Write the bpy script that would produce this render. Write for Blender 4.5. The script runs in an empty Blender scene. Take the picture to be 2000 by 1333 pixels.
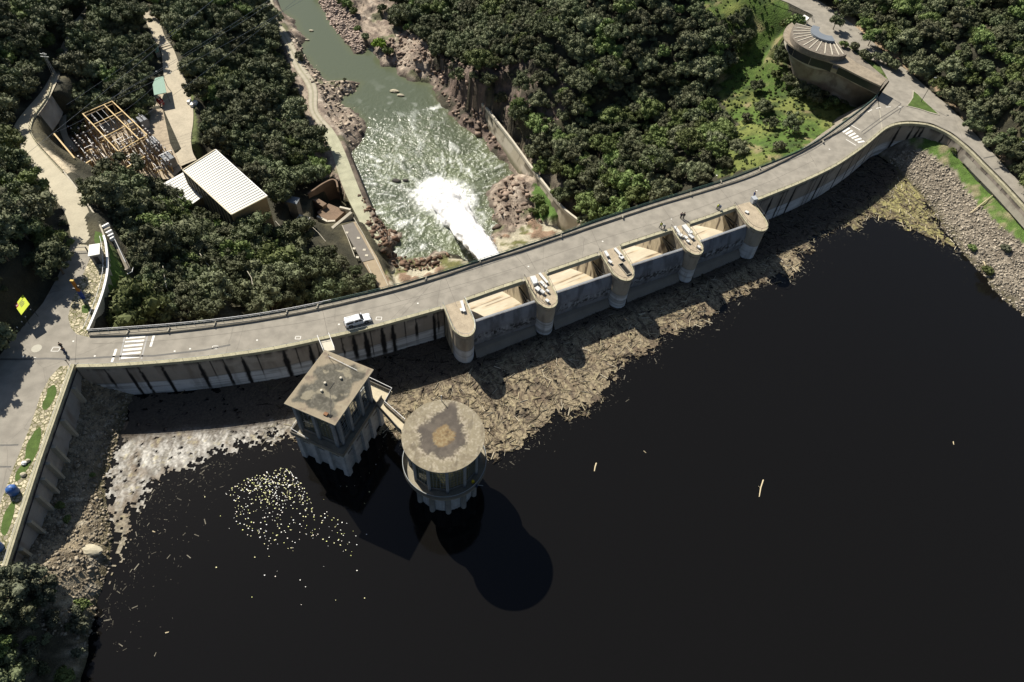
import bpy, bmesh, math, random
import numpy as np
from mathutils import Vector, Matrix
from mathutils.geometry import tessellate_polygon
random.seed(7); rng = np.random.default_rng(7)
SC = bpy.context.scene
COL = SC.collection
# ---------------------------------------------------------------- camera
FPX = 1370.0; CX, CY, CH = 1000.0, 666.5, 113.0
_dn = np.array([-90.0, -1050.0, -FPX]); _dn /= np.linalg.norm(_dn)
_up = -_dn; _f = np.array([0, 0, -1.0]); _y = _f - _up * _f.dot(_up); _y /= np.linalg.norm(_y)
RM = np.array([np.cross(_y, _up), _y, _up])
cam = bpy.data.cameras.new('camera'); camo = bpy.data.objects.new('camera', cam); COL.objects.link(camo)
cam.sensor_width = 36; cam.lens = 36 * FPX / 2000; cam.clip_start = 1; cam.clip_end = 6000
M4 = Matrix([list(RM[i]) + [0] for i in range(3)] + [[0, 0, 0, 1]]); M4.translation = (0, 0, CH)
camo.matrix_world = M4; SC.camera = camo
# ---------------------------------------------------------------- light
AZ, EL = math.radians(132), math.radians(41.5)
SUN = Vector((math.cos(AZ) * math.cos(EL), math.sin(AZ) * math.cos(EL), math.sin(EL)))
w = bpy.data.worlds.new('World'); SC.world = w; w.use_nodes = True
sky = w.node_tree.nodes.new('ShaderNodeTexSky'); sky.sky_type = 'NISHITA'; sky.sun_disc = False
sky.sun_elevation = EL; sky.sun_rotation = math.pi / 2 - AZ
bg = w.node_tree.nodes['Background']; bg.inputs[1].default_value = 0.05
w.node_tree.links.new(sky.outputs[0], bg.inputs[0])
sl = bpy.data.lights.new('sun', 'SUN'); sl.energy = 5.0; sl.angle = math.radians(0.5); sl.color = (1, 0.94, 0.84)
so = bpy.data.objects.new('sun', sl); COL.objects.link(so)
so.rotation_euler = SUN.to_track_quat('Z', 'Y').to_euler()
SC.view_settings.view_transform = 'Standard'; SC.view_settings.look = 'None'
SC.view_settings.exposure = 0.72; SC.view_settings.gamma = 1
# ---------------------------------------------------------------- helpers
def P(px, py, z=0.0):
    d = RM @ np.array([(px - CX) / FPX, -(py - CY) / FPX, -1.0]); t = (z - CH) / d[2]
    return Vector((d[0] * t, d[1] * t, z))
def Qa(x, y, z):
    v = np.stack([np.asarray(x, float), np.asarray(y, float), np.asarray(z, float) - CH], -1) @ RM
    return CX + FPX * v[..., 0] / -v[..., 2], CY - FPX * v[..., 1] / -v[..., 2]
def PL(pts, z=0.0): return [P(p[0], p[1], p[2] if len(p) > 2 else z) for p in pts]
def pip(x, y, poly):
    x = np.asarray(x, float); y = np.asarray(y, float); ins = np.zeros(x.shape, bool); n = len(poly)
    for i in range(n):
        x1, y1 = poly[i][0], poly[i][1]; x2, y2 = poly[(i + 1) % n][0], poly[(i + 1) % n][1]
        if y1 == y2: continue
        c = ((y1 > y) != (y2 > y)) & (x < (x2 - x1) * (y - y1) / (y2 - y1) + x1); ins ^= c
    return ins
def segd(x, y, pl, closed=False):
    """distance to polyline and the interpolated 3rd value"""
    best = np.full(x.shape, 1e9); val = np.zeros(x.shape); n = len(pl)
    for i in range(n if closed else n - 1):
        a = pl[i]; b = pl[(i + 1) % n]; dx, dy = b[0] - a[0], b[1] - a[1]; L = dx * dx + dy * dy + 1e-9
        t = np.clip(((x - a[0]) * dx + (y - a[1]) * dy) / L, 0, 1)
        d = np.hypot(x - a[0] - t * dx, y - a[1] - t * dy); m = d < best
        best = np.where(m, d, best); val = np.where(m, a[2] + (b[2] - a[2]) * t, val)
    return best, val
def crs(pts, k=6):
    """Catmull-Rom through 3D points"""
    p = [Vector(q) for q in pts]; p = [p[0] * 2 - p[1]] + p + [p[-1] * 2 - p[-2]]; o = []
    for i in range(1, len(p) - 2):
        for j in range(k):
            t = j / k; a, b, c, d = p[i - 1:i + 3]
            o.append(0.5 * ((2 * b) + (c - a) * t + (2 * a - 5 * b + 4 * c - d) * t * t + (3 * b - a - 3 * c + d) * t ** 3))
    o.append(p[-2]); return o
def resamp(pts, step):
    p = np.array([list(q) for q in pts]); s = np.r_[0, np.cumsum(np.linalg.norm(np.diff(p, axis=0), axis=1))]
    n = max(2, int(round(s[-1] / step)) + 1); t = np.linspace(0, s[-1], n)
    return [Vector((np.interp(q, s, p[:, 0]), np.interp(q, s, p[:, 1]), np.interp(q, s, p[:, 2]))) for q in t]
def offs(pts, d):
    """offset polyline in xy, positive = to the right of travel"""
    o = []
    for i, p in enumerate(pts):
        a = pts[max(i - 1, 0)]; b = pts[min(i + 1, len(pts) - 1)]; t = (b - a); t.z = 0; t.normalize()
        o.append(p + Vector((t.y, -t.x, 0)) * d)
    return o
def seth(pts, z): return [Vector((p.x, p.y, z)) for p in pts]
def _h(ix, iy, s):
    n = (ix.astype(np.int64) * 374761393 + iy.astype(np.int64) * 668265263 + s * 1274126177) & 0xffffffff
    n = ((n ^ (n >> 13)) * 1274126177) & 0xffffffff
    return ((n ^ (n >> 16)) & 0xffff) / 65535.0
def vn(x, y, s=0):
    x = np.asarray(x, float); y = np.asarray(y, float)
    ix = np.floor(x).astype(np.int64); iy = np.floor(y).astype(np.int64); fx = x - ix; fy = y - iy
    fx = fx * fx * (3 - 2 * fx); fy = fy * fy * (3 - 2 * fy)
    a = _h(ix, iy, s); b = _h(ix + 1, iy, s); c = _h(ix, iy + 1, s); d = _h(ix + 1, iy + 1, s)
    return (a * (1 - fx) + b * fx) * (1 - fy) + (c * (1 - fx) + d * fx) * fy
def fbm(x, y, s=0, o=4):
    r = 0; a = 1; t = 0
    for k in range(o): r = r + a * vn(x * 2 ** k, y * 2 ** k, s + k * 17); t += a; a *= .55
    return r / t
def sstep(a, b, x): t = np.clip((x - a) / (b - a), 0, 1); return t * t * (3 - 2 * t)
def mixc(c, d, f):
    f = np.asarray(f)[..., None]; return c * (1 - f) + np.asarray(d) * f

MATS = {}
def mat(name, col=(.5, .5, .5), var=.25, ns=.6, fine=6.0, rough=.85, bump=0.0, bscale=None, attr=False, rand=0.0, metal=0.0, spec=.3, sub=None):
    if name in MATS: return MATS[name]
    m = bpy.data.materials.new(name); m.use_nodes = True; nt = m.node_tree; N = nt.nodes; L = nt.links
    b = N['Principled BSDF']; b.inputs['Roughness'].default_value = rough; b.inputs['Metallic'].default_value = metal
    b.inputs['Specular IOR Level'].default_value = spec
    tc = N.new('ShaderNodeTexCoord')
    def noise(sc, det=4):
        n = N.new('ShaderNodeTexNoise'); n.inputs['Scale'].default_value = sc; n.inputs['Detail'].default_value = det
        L.new(tc.outputs['Object'], n.inputs['Vector']); return n
    n1 = noise(ns); n2 = noise(fine, 3)
    ad = N.new('ShaderNodeMath'); ad.operation = 'ADD'; L.new(n1.outputs[0], ad.inputs[0]); L.new(n2.outputs[0], ad.inputs[1])
    mr = N.new('ShaderNodeMapRange'); mr.inputs[1].default_value = .6; mr.inputs[2].default_value = 1.4
    mr.inputs[3].default_value = 1 - var; mr.inputs[4].default_value = 1 + var; L.new(ad.outputs[0], mr.inputs[0])
    last = mr.outputs[0]
    if rand:
        oi = N.new('ShaderNodeObjectInfo'); r = N.new('ShaderNodeMapRange'); r.inputs[3].default_value = 1 - rand; r.inputs[4].default_value = 1 + rand
        L.new(oi.outputs['Random'], r.inputs[0]); q = N.new('ShaderNodeMath'); q.operation = 'MULTIPLY'
        L.new(last, q.inputs[0]); L.new(r.outputs[0], q.inputs[1]); last = q.outputs[0]
    vm = N.new('ShaderNodeVectorMath'); vm.operation = 'SCALE'
    if attr:
        a = N.new('ShaderNodeAttribute'); a.attribute_name = 'Col'; L.new(a.outputs['Color'], vm.inputs[0])
    else: vm.inputs[0].default_value = col
    L.new(last, vm.inputs['Scale']); cout = vm.outputs[0]
    if rand:
        hs = N.new('ShaderNodeHueSaturation'); ml = N.new('ShaderNodeMath'); ml.operation = 'MULTIPLY_ADD'
        ml.inputs[1].default_value = .035; ml.inputs[2].default_value = .487; L.new(oi.outputs['Random'], ml.inputs[0])
        L.new(ml.outputs[0], hs.inputs['Hue']); L.new(cout, hs.inputs['Color']); cout = hs.outputs[0]
    L.new(cout, b.inputs['Base Color'])
    if bump:
        nb = noise(bscale or fine, 5); bp = N.new('ShaderNodeBump'); bp.inputs['Strength'].default_value = 1; bp.inputs['Distance'].default_value = bump
        L.new(nb.outputs[0], bp.inputs['Height']); L.new(bp.outputs[0], b.inputs['Normal'])
    MATS[name] = m; return m

def tag(o, label=None, cat=None, group=None, kind=None):
    for k, v in (('label', label), ('category', cat), ('group', group), ('kind', kind)):
        if v: o[k] = v
    return o
def thing(name, label, cat, loc=(0, 0, 0), group=None, rz=0.0, kind=None):
    o = bpy.data.objects.new(name, None); COL.objects.link(o); o.location = loc; o.rotation_euler = (0, 0, rz)
    o.empty_display_size = .5; tag(o, label, cat, group, kind); return o
class MB:
    def __init__(s): s.v = []; s.f = []; s.c = []; s.mi = []; s.col = None
    def add(s, vs, fs, mi=0):
        n = len(s.v); s.v += [tuple(q) for q in vs]; s.f += [tuple(n + i for i in f) for f in fs]; s.mi += [mi] * len(fs)
        if s.col is not None: s.c += [s.col] * len(vs)
        return s
    def box(s, x0, x1, y0, y1, z0, z1, mi=0):
        return s.add([(x, y, z) for z in (z0, z1) for y in (y0, y1) for x in (x0, x1)],
                     [(0, 2, 3, 1), (4, 5, 7, 6), (0, 1, 5, 4), (2, 6, 7, 3), (0, 4, 6, 2), (1, 3, 7, 5)], mi)
    def obox(s, a, b, w, z0, z1, mi=0):
        a = Vector((a[0], a[1], 0)); b = Vector((b[0], b[1], 0)); t = (b - a).normalized(); n = Vector((-t.y, t.x, 0)) * w / 2
        q = [a - n, b - n, b + n, a + n]; return s.prism(q, z0, z1, mi)
    def beam(s, a, b, w, h=None, mi=0):
        a = Vector(a); b = Vector(b); h = h or w; t = (b - a).normalized(); u = t.cross(Vector((0, 0, 1)))
        if u.length < 1e-3: u = Vector((1, 0, 0))
        u.normalize(); v = t.cross(u).normalized(); u = u * w / 2; v = v * h / 2
        vs = [p + i * u + j * v for p in (a, b) for i, j in ((-1, -1), (1, -1), (1, 1), (-1, 1))]
        return s.add(vs, [(3, 2, 1, 0), (4, 5, 6, 7), (0, 1, 5, 4), (1, 2, 6, 5), (2, 3, 7, 6), (3, 0, 4, 7)], mi)
    def prism(s, poly, z0, z1, mi=0, top=True):
        n = len(poly); z0 = [z0] * n if np.isscalar(z0) else z0; z1 = [z1] * n if np.isscalar(z1) else z1
        vs = [(p[0], p[1], z0[i]) for i, p in enumerate(poly)] + [(p[0], p[1], z1[i]) for i, p in enumerate(poly)]
        area = sum(poly[i][0] * poly[(i + 1) % n][1] - poly[(i + 1) % n][0] * poly[i][1] for i in range(n))
        tr = tessellate_polygon([[Vector((p[0], p[1], 0)) for p in poly]]); fs = []
        for t in tr:
            a, b, c = (Vector(vs[i]) for i in t)
            if ((b - a).cross(c - a)).z < 0: t = (t[0], t[2], t[1])
            fs.append((t[0] + n, t[1] + n, t[2] + n)); fs.append((t[2], t[1], t[0]))
        for i in range(n):
            j = (i + 1) % n; fs.append((i, j, j + n, i + n) if area > 0 else (j, i, i + n, j + n))
        return s.add(vs, fs, mi)
    def sheet(s, poly, mi=0):
        vs = [tuple(p) for p in poly]; tr = tessellate_polygon([[Vector((p[0], p[1], 0)) for p in poly]]); fs = []
        for t in tr:
            a, b, c = (Vector((vs[i][0], vs[i][1], 0)) for i in t)
            fs.append(tuple(t) if ((b - a).cross(c - a)).z > 0 else (t[0], t[2], t[1]))
        return s.add(vs, fs, mi)
    def tube(s, pts, r, n=6, mi=0, cap=True):
        pts = [Vector(p) for p in pts]; rs = [r] * len(pts) if np.isscalar(r) else r; vs = []; fs = []
        for i, p in enumerate(pts):
            t = (pts[min(i + 1, len(pts) - 1)] - pts[max(i - 1, 0)])
            t = t.normalized() if t.length > 1e-9 else Vector((0, 0, 1))
            u = t.cross(Vector((0, 0, 1)) if abs(t.z) < .95 else Vector((1, 0, 0))).normalized(); v = t.cross(u)
            for k in range(n):
                a = 2 * math.pi * k / n; vs.append(p + (u * math.cos(a) + v * math.sin(a)) * rs[i])
        for i in range(len(pts) - 1):
            for k in range(n):
                fs.append((i * n + k, i * n + (k + 1) % n, (i + 1) * n + (k + 1) % n, (i + 1) * n + k))
        if cap: fs += [tuple(range(n))[::-1], tuple((len(pts) - 1) * n + k for k in range(n))]
        return s.add(vs, fs, mi)
    def lathe(s, cx, cy, prof, n=32, a0=0.0, a1=2 * math.pi, mi=0):
        full = abs(a1 - a0 - 2 * math.pi) < 1e-6; m = n if full else n + 1; vs = []; fs = []
        for r, z in prof:
            for k in range(m):
                a = a0 + (a1 - a0) * k / n; vs.append((cx + r * math.cos(a), cy + r * math.sin(a), z))
        for i in range(len(prof) - 1):
            for k in range(n):
                k2 = (k + 1) % m; fs.append((i * m + k, i * m + k2, (i + 1) * m + k2, (i + 1) * m + k))
        return s.add(vs, fs, mi)
    def grid(s, pts, cols=None, closed=False):
        """pts (n,m,3) array"""
        n, m = pts.shape[:2]; b = len(s.v); s.v += [tuple(q) for q in pts.reshape(-1, 3)]
        if cols is not None: s.c += [tuple(q) for q in cols.reshape(-1, 3)]
        for i in range(n - 1):
            for j in range(m - 1):
                s.f.append((b + i * m + j, b + i * m + j + 1, b + (i + 1) * m + j + 1, b + (i + 1) * m + j)); s.mi.append(0)
        return s
    def build(s, name, m, parent=None, smooth=False):
        me = bpy.data.meshes.new(name); off = Vector((0, 0, 0)); rt = parent
        while rt is not None and rt.type != 'EMPTY' and rt.parent is not None: rt = rt.parent
        if rt is not None and not s.__dict__.get('local'): off = rt.location.copy()
        me.from_pydata([(q[0] - off.x, q[1] - off.y, q[2] - off.z) for q in s.v], [], s.f)
        for q in (m if isinstance(m, (list, tuple)) else [m]): me.materials.append(q)
        if any(s.mi): me.polygons.foreach_set('material_index', s.mi)
        if s.c and len(s.c) == len(s.v):
            a = me.color_attributes.new('Col', 'FLOAT_COLOR', 'POINT')
            c = np.ones((len(s.v), 4), np.float32); c[:, :3] = np.array(s.c); a.data.foreach_set('color', c.ravel())
        if smooth: me.polygons.foreach_set('use_smooth', [True] * len(me.polygons))
        me.update(); o = bpy.data.objects.new(name, me); COL.objects.link(o)
        if parent is not None: o.parent = parent
        return o
def npmesh(name, V, Fq, cols, m, smooth=True):
    me = bpy.data.meshes.new(name); me.vertices.add(len(V)); me.vertices.foreach_set('co', V.astype(np.float32).ravel())
    k = Fq.shape[1]; me.loops.add(Fq.size); me.loops.foreach_set('vertex_index', Fq.astype(np.int32).ravel())
    me.polygons.add(len(Fq)); me.polygons.foreach_set('loop_start', np.arange(0, Fq.size, k, dtype=np.int32))
    me.polygons.foreach_set('loop_total', np.full(len(Fq), k, np.int32))
    if smooth: me.polygons.foreach_set('use_smooth', np.ones(len(Fq), bool))
    me.update(calc_edges=True); me.validate()
    if cols is not None:
        a = me.color_attributes.new('Col', 'FLOAT_COLOR', 'POINT'); c = np.ones((len(V), 4), np.float32); c[:, :3] = cols
        a.data.foreach_set('color', c.ravel())
    me.materials.append(m); o = bpy.data.objects.new(name, me); COL.objects.link(o); return o
WL = -9.7; RL = -50.0
# ================================================================ traced lines (photo pixels -> world at their own heights)
DR = [(171,644),(250,639),(330,633),(420,624),(510,612),(618,592),(757,560),(831,539),(939,506),(1018,480),(1099,453),(1160,431),(1278,392),(1416,350),(1490,322),(1580,283),(1655,232),(1703,195),(1718,180)]
DK = [(174,657),(250,655),(330,649.5),(420,639),(510,626),(621,605),(750,574.5),(840,549),(933,517),(1020,490),(1099,463),(1160,443),(1278,404),(1349,382.6),(1454,350),(1520,321),(1604,276),(1661,243),(1715,192)]
IS = [(146,711),(200,710),(248,707.6),(320,702.5),(400,695),(500,682),(560,671.5),(621,658.5),(720,636),(820,609),(865,596),(908,582),(965,562),(1024,542),(1064,529),(1120,510),(1171,492),(1209,478),(1260,461),(1311,444.5),(1343,434),(1390,418),(1435,401.5),(1469,390),(1520,370),(1560,354),(1600,336),(1640,315),(1688,282),(1724,252),(1738,243.5),(1754,238.5),(1772,236.5),(1790,237),(1820,241.5),(1859,259.5),(1895,288),(1925,318),(1961,354),(2000,396),(2060,462)]
Nc = crs(PL(DR, 1.1)); Kc = crs(PL(DK, .25)); Sc = crs(PL(IS, .9))       # rail, kerb, upstream rail line
So = offs(Sc, .3)                                                      # outer edge of the upstream parapet
A0 = [(181,490),(166,530),(151,560),(138,595),(133,620),(138,640),(150,653),(174,659),(172,690),(148,713),(118,716),(97,738),(80,770),(60,830),(40,880),(20,930),(0,985),(-60,1120),(-260,1120),(-170,820),(-60,742),(0,694),(42,642),(84,592),(112,542),(135,490)]
A1 = [(1715,192),(1737,160),(1720,130),(1680,100),(1650,85),(1600,82),(1565,54),(1588,30),(1540,6),(1480,-18),(1500,-40),(1600,2),(1640,28),(1680,60),(1715,92),(1745,120),(1775,140),(1805,167),(1860,214),(1900,257),(1950,311),(2000,366),(2070,440),(2060,462),(2000,396),(1961,354),(1925,318),(1895,288),(1859,259.5),(1820,241.5),(1790,237),(1772,236.5),(1754,238.5),(1738,243.5),(1724,252)]
# left road: left edge, right edge, height
LR = [(135,490,181,490,0),(138,460,184,460,-.5),(128,420,174,415,-1.5),(105,385,152,370,-3.2),(78,350,122,335,-5.5),(52,315,88,300,-8.5),(33,285,65,272,-11.5),(25,258,57,255,-13.5),(34,235,66,235,-15),(56,208,88,206,-16.5),(80,180,106,172,-18),(98,150,118,143,-19.5),(110,122,126,116,-20.5),(118,95,136,92,-21.5),(140,50,160,50,-24),(170,10,190,10,-27),(190,-40,215,-40,-30)]
LB = [(119,132,131,128,-21.2),(122,160,134,158,-22.2),(122,190,133,190,-23.4),(119,215,131,218,-24.8),(115,240,129,243,-26.2),(116,262,132,262,-27.5),(122,280,140,275,-28.6),(135,300,160,292,-29.6)]
TR = [(508,-30,524,-30,-47),(520,15,536,12,-47),(532,45,545,42,-46.5),(545,68,560,62,-46.3),(556,88,572,84,-46),(566,112,583,108,-46),(578,138,596,133,-46),(594,160,612,155,-46),(602,180,620,178,-46),(603,210,620,212,-46),(612,232,630,230,-46),(628,254,648,250,-45.8),(640,280,664,276,-45.5),(652,310,678,308,-45.2),(662,345,692,345,-45),(678,385,708,385,-45),(698,425,724,422,-45),(716,460,738,455,-45),(730,482,748,474,-45)]
YD = [(262,20,284,12,-31),(284,42,310,40,-31),(300,75,322,72,-31),(314,100,338,95,-31),(318,130,350,125,-31),(318,160,362,155,-31),(300,187,370,182,-31),(296,215,377,212,-31),(292,245,377,240,-31),(300,272,373,270,-31),(322,300,376,296,-31),(346,328,384,312,-31)]
LWALL = [(144,714),(111,808),(78,902),(44,1006),(12,1108)]
Sl = [i for i in range(len(Sc))]
UPOLY = [(p.x, p.y) for p in Sc]
_pw = [P(-20,1200), P(-200,1210)]
UP = UPOLY + [(300, 60), (300, -400), (-400, -400), (_pw[1].x, _pw[1].y), (_pw[0].x, _pw[0].y)] + [(p.x, p.y) for p in reversed(PL(LWALL))]
RIV = [(500,-60),(520,0),(545,20),(575,40),(582,60),(598,75),(590,90),(582,100),(600,115),(612,135),(640,162),(668,158),(702,163),(690,180),(668,190),(662,205),(690,215),(715,240),(712,265),(694,290),(684,302),(679,322),(690,355),(705,392),(718,418),(742,430),(758,452),(786,455),(778,478),(760,490),(775,508),(800,506),(830,502),(850,490),(872,492),(905,505),(950,520),(958,480),(958,460),(972,442),(962,430),(966,410),(955,400),(950,380),(960,365),(980,350),(1002,342),(990,320),(962,300),(945,272),(912,252),(888,235),(872,215),(858,203),(850,180),(842,165),(800,158),(777,145),(770,130),(747,130),(737,112),(722,92),(708,104),(692,104),(672,80),(650,50),(628,12),(598,-60)]
DC = [(0,690,.5),(-60,735,2),(0,600,6),(0,500,8),(60,520,5),(100,450,2),(0,400,3),(60,400,-2),(0,300,-6),(20,250,-12),(0,200,-11),(0,100,-13),(0,0,-14),(-80,0,-12),(-80,300,0),(-80,600,9),(60,100,-14),(100,60,-18),(150,0,-24),(200,60,-27),(160,180,-26),(180,120,-26),(230,140,-28),(280,100,-30),(300,20,-32),(290,170,-30.5),
(160,270,-29),(200,300,-30),(250,300,-30),(320,320,-31),(230,220,-30),(120,330,-20),(90,290,-16),(330,60,-32),(345,180,-31.5),(400,100,-35),(450,50,-38),(430,200,-36),(500,150,-41),(500,260,-41),(560,250,-44.5),(600,330,-45),(570,380,-42),(470,300,-38),(420,240,-35),(560,180,-45),(530,100,-44),
(230,420,-8),(222,520,-3.5),(215,600,-3.5),(262,600,-9),(190,640,-2.5),(300,600,-11),(400,585,-17),(500,570,-24),(600,560,-31),(680,545,-38),(750,550,-44),(300,500,-15),(250,400,-14),(150,345,-15),(200,350,-25),(270,365,-29),(330,400,-33),(330,460,-28),(400,500,-26),(400,410,-34),(450,450,-33),(500,500,-33),(600,500,-38),(650,500,-40),(540,445,-36),(250,640,-7),(400,625,-13),(600,600,-27),(750,565,-42),(210,470,-2.5),(245,545,-4.5),
(770,560,-49),(800,540,-49),(900,510,-49.4),(1000,480,-49),(1100,445,-48.5),(700,100,-49.2),(660,20,-49.2),(690,40,-49),(590,20,-48.5),(560,60,-47.5),(590,130,-47.5),(640,200,-47.5),(690,230,-48.5),(680,280,-47.5),(740,440,-48.5),(980,400,-48.5),(1040,400,-48.5),(1060,420,-48.5),(1000,350,-49),(760,60,-47),(790,110,-46.5),(820,90,-43),(840,130,-44),(740,30,-48),(860,150,-42),
(975,225,-40.5),(1010,270,-41),(1055,330,-41),(1100,385,-41),(1140,425,-40),(1000,200,-32),(950,150,-31),(900,100,-37),(870,60,-42),(850,20,-42),(880,150,-38),(930,200,-38),(1100,300,-35),(1200,370,-31),(1300,345,-23),(1400,315,-15),(1470,295,-10),(1550,270,-7.5),(1600,235,-9.5),(1640,205,-12),(1560,178,-13),(1500,210,-14.5),(1450,200,-18),(1400,250,-20),(1300,230,-26),(1200,250,-31),(1100,200,-27),(1100,100,-18),(1000,50,-24),(1200,50,-12),(1200,150,-20),(1300,50,-9),(1300,130,-17),(1400,50,-7),(1450,100,-13),(1500,50,-6),(1530,0,-2),(1545,110,-12),(900,0,-36),(1100,0,-14),(1300,-60,-2),
(1260,385,-28),(1200,410,-33),(1500,312,-8),(1600,262,-8.5),(1680,215,-12),(1750,160,0),(1650,60,.2),(1580,20,.2),(1620,80,0),(1900,270,0),(2000,380,0),(1810,145,1.5),(1850,150,4),(1900,200,4),(1950,250,4),(2000,300,4),(2000,200,11),(1900,100,12),(1800,60,7),(1720,40,3),(1700,0,4),(1800,0,9),(2000,0,18),(1990,335,1),(1900,235,1),(2080,300,8),(2080,0,22),
(1530,130,-12),(1580,190,-12),(-100,900,.3),(-200,1200,.5)]
UC = [(150,725,-2),(175,745,-4.5),(215,748,-7.5),(272,768,-9.9),(165,790,-6),(140,800,-6),(120,860,-6),(90,930,-6),(60,1010,-5.5),(32,1085,-3.5),(22,1120,-1.5),(0,1180,.6),(0,1280,1.5),(-80,1200,2),(-80,1330,3),(60,1200,-1.5),(110,1130,-4.5),(120,1250,-6),(60,1320,-2.5),(150,1150,-7.4),(100,1050,-6.6),(150,1000,-7.6),(180,900,-8.2),(175,830,-7.4),(200,1050,-8.8),(120,1400,-7),
(265,775,-9.9),(240,840,-9.9),(212,930,-9.9),(216,1000,-9.9),(226,1050,-9.9),(216,1110,-9.9),(192,1180,-9.9),(172,1250,-9.9),(156,1333,-9.9),(150,1420,-10),(300,900,-13),(300,1050,-14),(270,1200,-14),(400,1000,-22),(800,1200,-40),(1200,900,-40),(900,750,-40),(1500,700,-35),(600,760,-30),(400,790,-16),
(1706,309,-10.2),(1735,290,-8),(1757,272,-5.5),(1790,262,-3.8),(1820,261,-3),(1850,272,-2.2),(1880,290,-2.2),(1910,316,-2.6),(1950,360,-2.6),(2000,416,-2.6),(2080,510,-2.6),(1850,330,-5),(1790,320,-7.2),(1745,335,-9.9),(1764,350,-9.9),(1800,388,-9.9),(1838,450,-9.9),(1880,500,-9.9),(1905,530,-9.9),(1930,560,-9.9),(1965,600,-9.9),(2010,660,-9.9),(2080,760,-10),(1860,390,-7.2),(1900,400,-6),(1950,470,-6),(2000,530,-6.3),(2000,470,-4),(1900,350,-4.2),
(1740,400,-13),(1800,470,-14),(1880,560,-14),(1940,640,-15),(1650,400,-25)]
def rbf(ctrl):
    c = np.array([list(P(*q)) for q in ctrl]); A = np.linalg.norm(c[:, None, :2] - c[None, :, :2], axis=2)
    n = len(c); M = np.zeros((n + 3, n + 3)); M[:n, :n] = A + np.eye(n) * -.5; M[:n, n] = 1; M[:n, n + 1:] = c[:, :2] / 100
    M[n:, :n] = M[:n, n:].T; s = np.linalg.solve(M, np.r_[c[:, 2], 0, 0, 0])
    def f(x, y):
        r = s[n] + s[n + 1] * x / 100 + s[n + 2] * y / 100
        for i in range(n): r = r + s[i] * np.hypot(x - c[i, 0], y - c[i, 1])
        return r
    return f
def axis(a, b, st, far):
    o = []; q = b; k = st
    while q < far: k *= 1.35; q += k; o.append(q)
    l = []; q = a; k = st
    while q > -far: k *= 1.35; q -= k; l.append(q)
    return np.array(l[::-1] + list(np.arange(a, b + .01, st)) + o)
def mid(S): return [Vector(((P(a, b, z) + P(c, d, z)) / 2)) for a, b, c, d, z in S], [(P(a, b, z) - P(c, d, z)).length / 2 for a, b, c, d, z in S]
HPOLY = [(1545,20),(1600,40),(1740,110),(1860,214),(2000,366)]
# ---------------------------------------------------------------- downstream ground
xs = axis(-235, 245, .75, 2500); ys = axis(55, 372, .75, 2500)
X, Y = np.meshgrid(xs, ys)
fD = rbf(DC)
Xc = np.clip(X, -260, 270); Yc = np.clip(Y, 0, 400)
Z = fD(Xc, Yc)
Z = np.clip(Z, -49.3, 75)
# rough natural relief
PX, PY = Qa(X, Y, Z)
ROCK = [[(490,-60),(520,20),(548,75),(560,110),(572,150),(592,200),(600,245),(622,290),(650,345),(690,400),(750,480),(770,540),(880,520),(760,60),(600,-60)],
        [(600,-60),(800,-60),(770,20),(800,60),(860,100),(880,140),(905,150),(985,235),(1060,330),(1140,440),(960,520),(770,200)]]
CLIFF = [(845,110),(900,130),(960,120),(1060,110),(1120,180),(1090,235),(1010,240),(985,300),(940,250),(870,225)]
APRON = [(755,600),(758,540),(778,512),(870,500),(950,520),(955,470),(1000,455),(1040,428),(1085,440),(1140,430),(1140,470),(900,560)]
GRASS = [(1335,-60),(1530,-60),(1545,30),(1535,100),(1556,170),(1625,195),(1700,190),(1640,255),(1500,325),(1400,352),(1395,300),(1440,240),(1395,190),(1400,140),(1450,80),(1380,30)]
rk = np.zeros(X.shape, bool)
for q in ROCK: rk |= pip(PX, PY, q)
cl = pip(PX, PY, CLIFF)
n1 = fbm(X / 11, Y / 11, 3); n2 = fbm(X / 3.1, Y / 3.1, 5); n3 = fbm((X * .8 + Y * .6) / 1.3, (Y * .8 - X * .6) / 6.0, 9); n4 = 1 - np.abs(fbm((X * .6 + Y * .8) / 2.2, (Y * .6 - X * .8) / 8.0, 19) * 2 - 1)
inner = (X > -235) & (X < 245) & (Y > 55) & (Y < 372)
Z = Z + np.where(inner, (n1 - .5) * 3.0, 0)
Z = Z + np.where(rk, (n2 - .5) * 1.5 + (n3 - .45) * 2.2 + (n4 - .75) * 3.2, 0) + np.where(cl, (n3 - .5) * 7 + (n2 - .5) * 4, 0)
Z = np.where(rk, np.maximum(Z, -49.8), Z)
far = ~inner
Z = np.where(far, np.maximum(Z, -46) + sstep(0, 900, np.maximum(np.abs(X) - 245, Y - 372)) * 120 * (0.6 + fbm(X / 300, Y / 300, 77)), Z)
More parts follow.
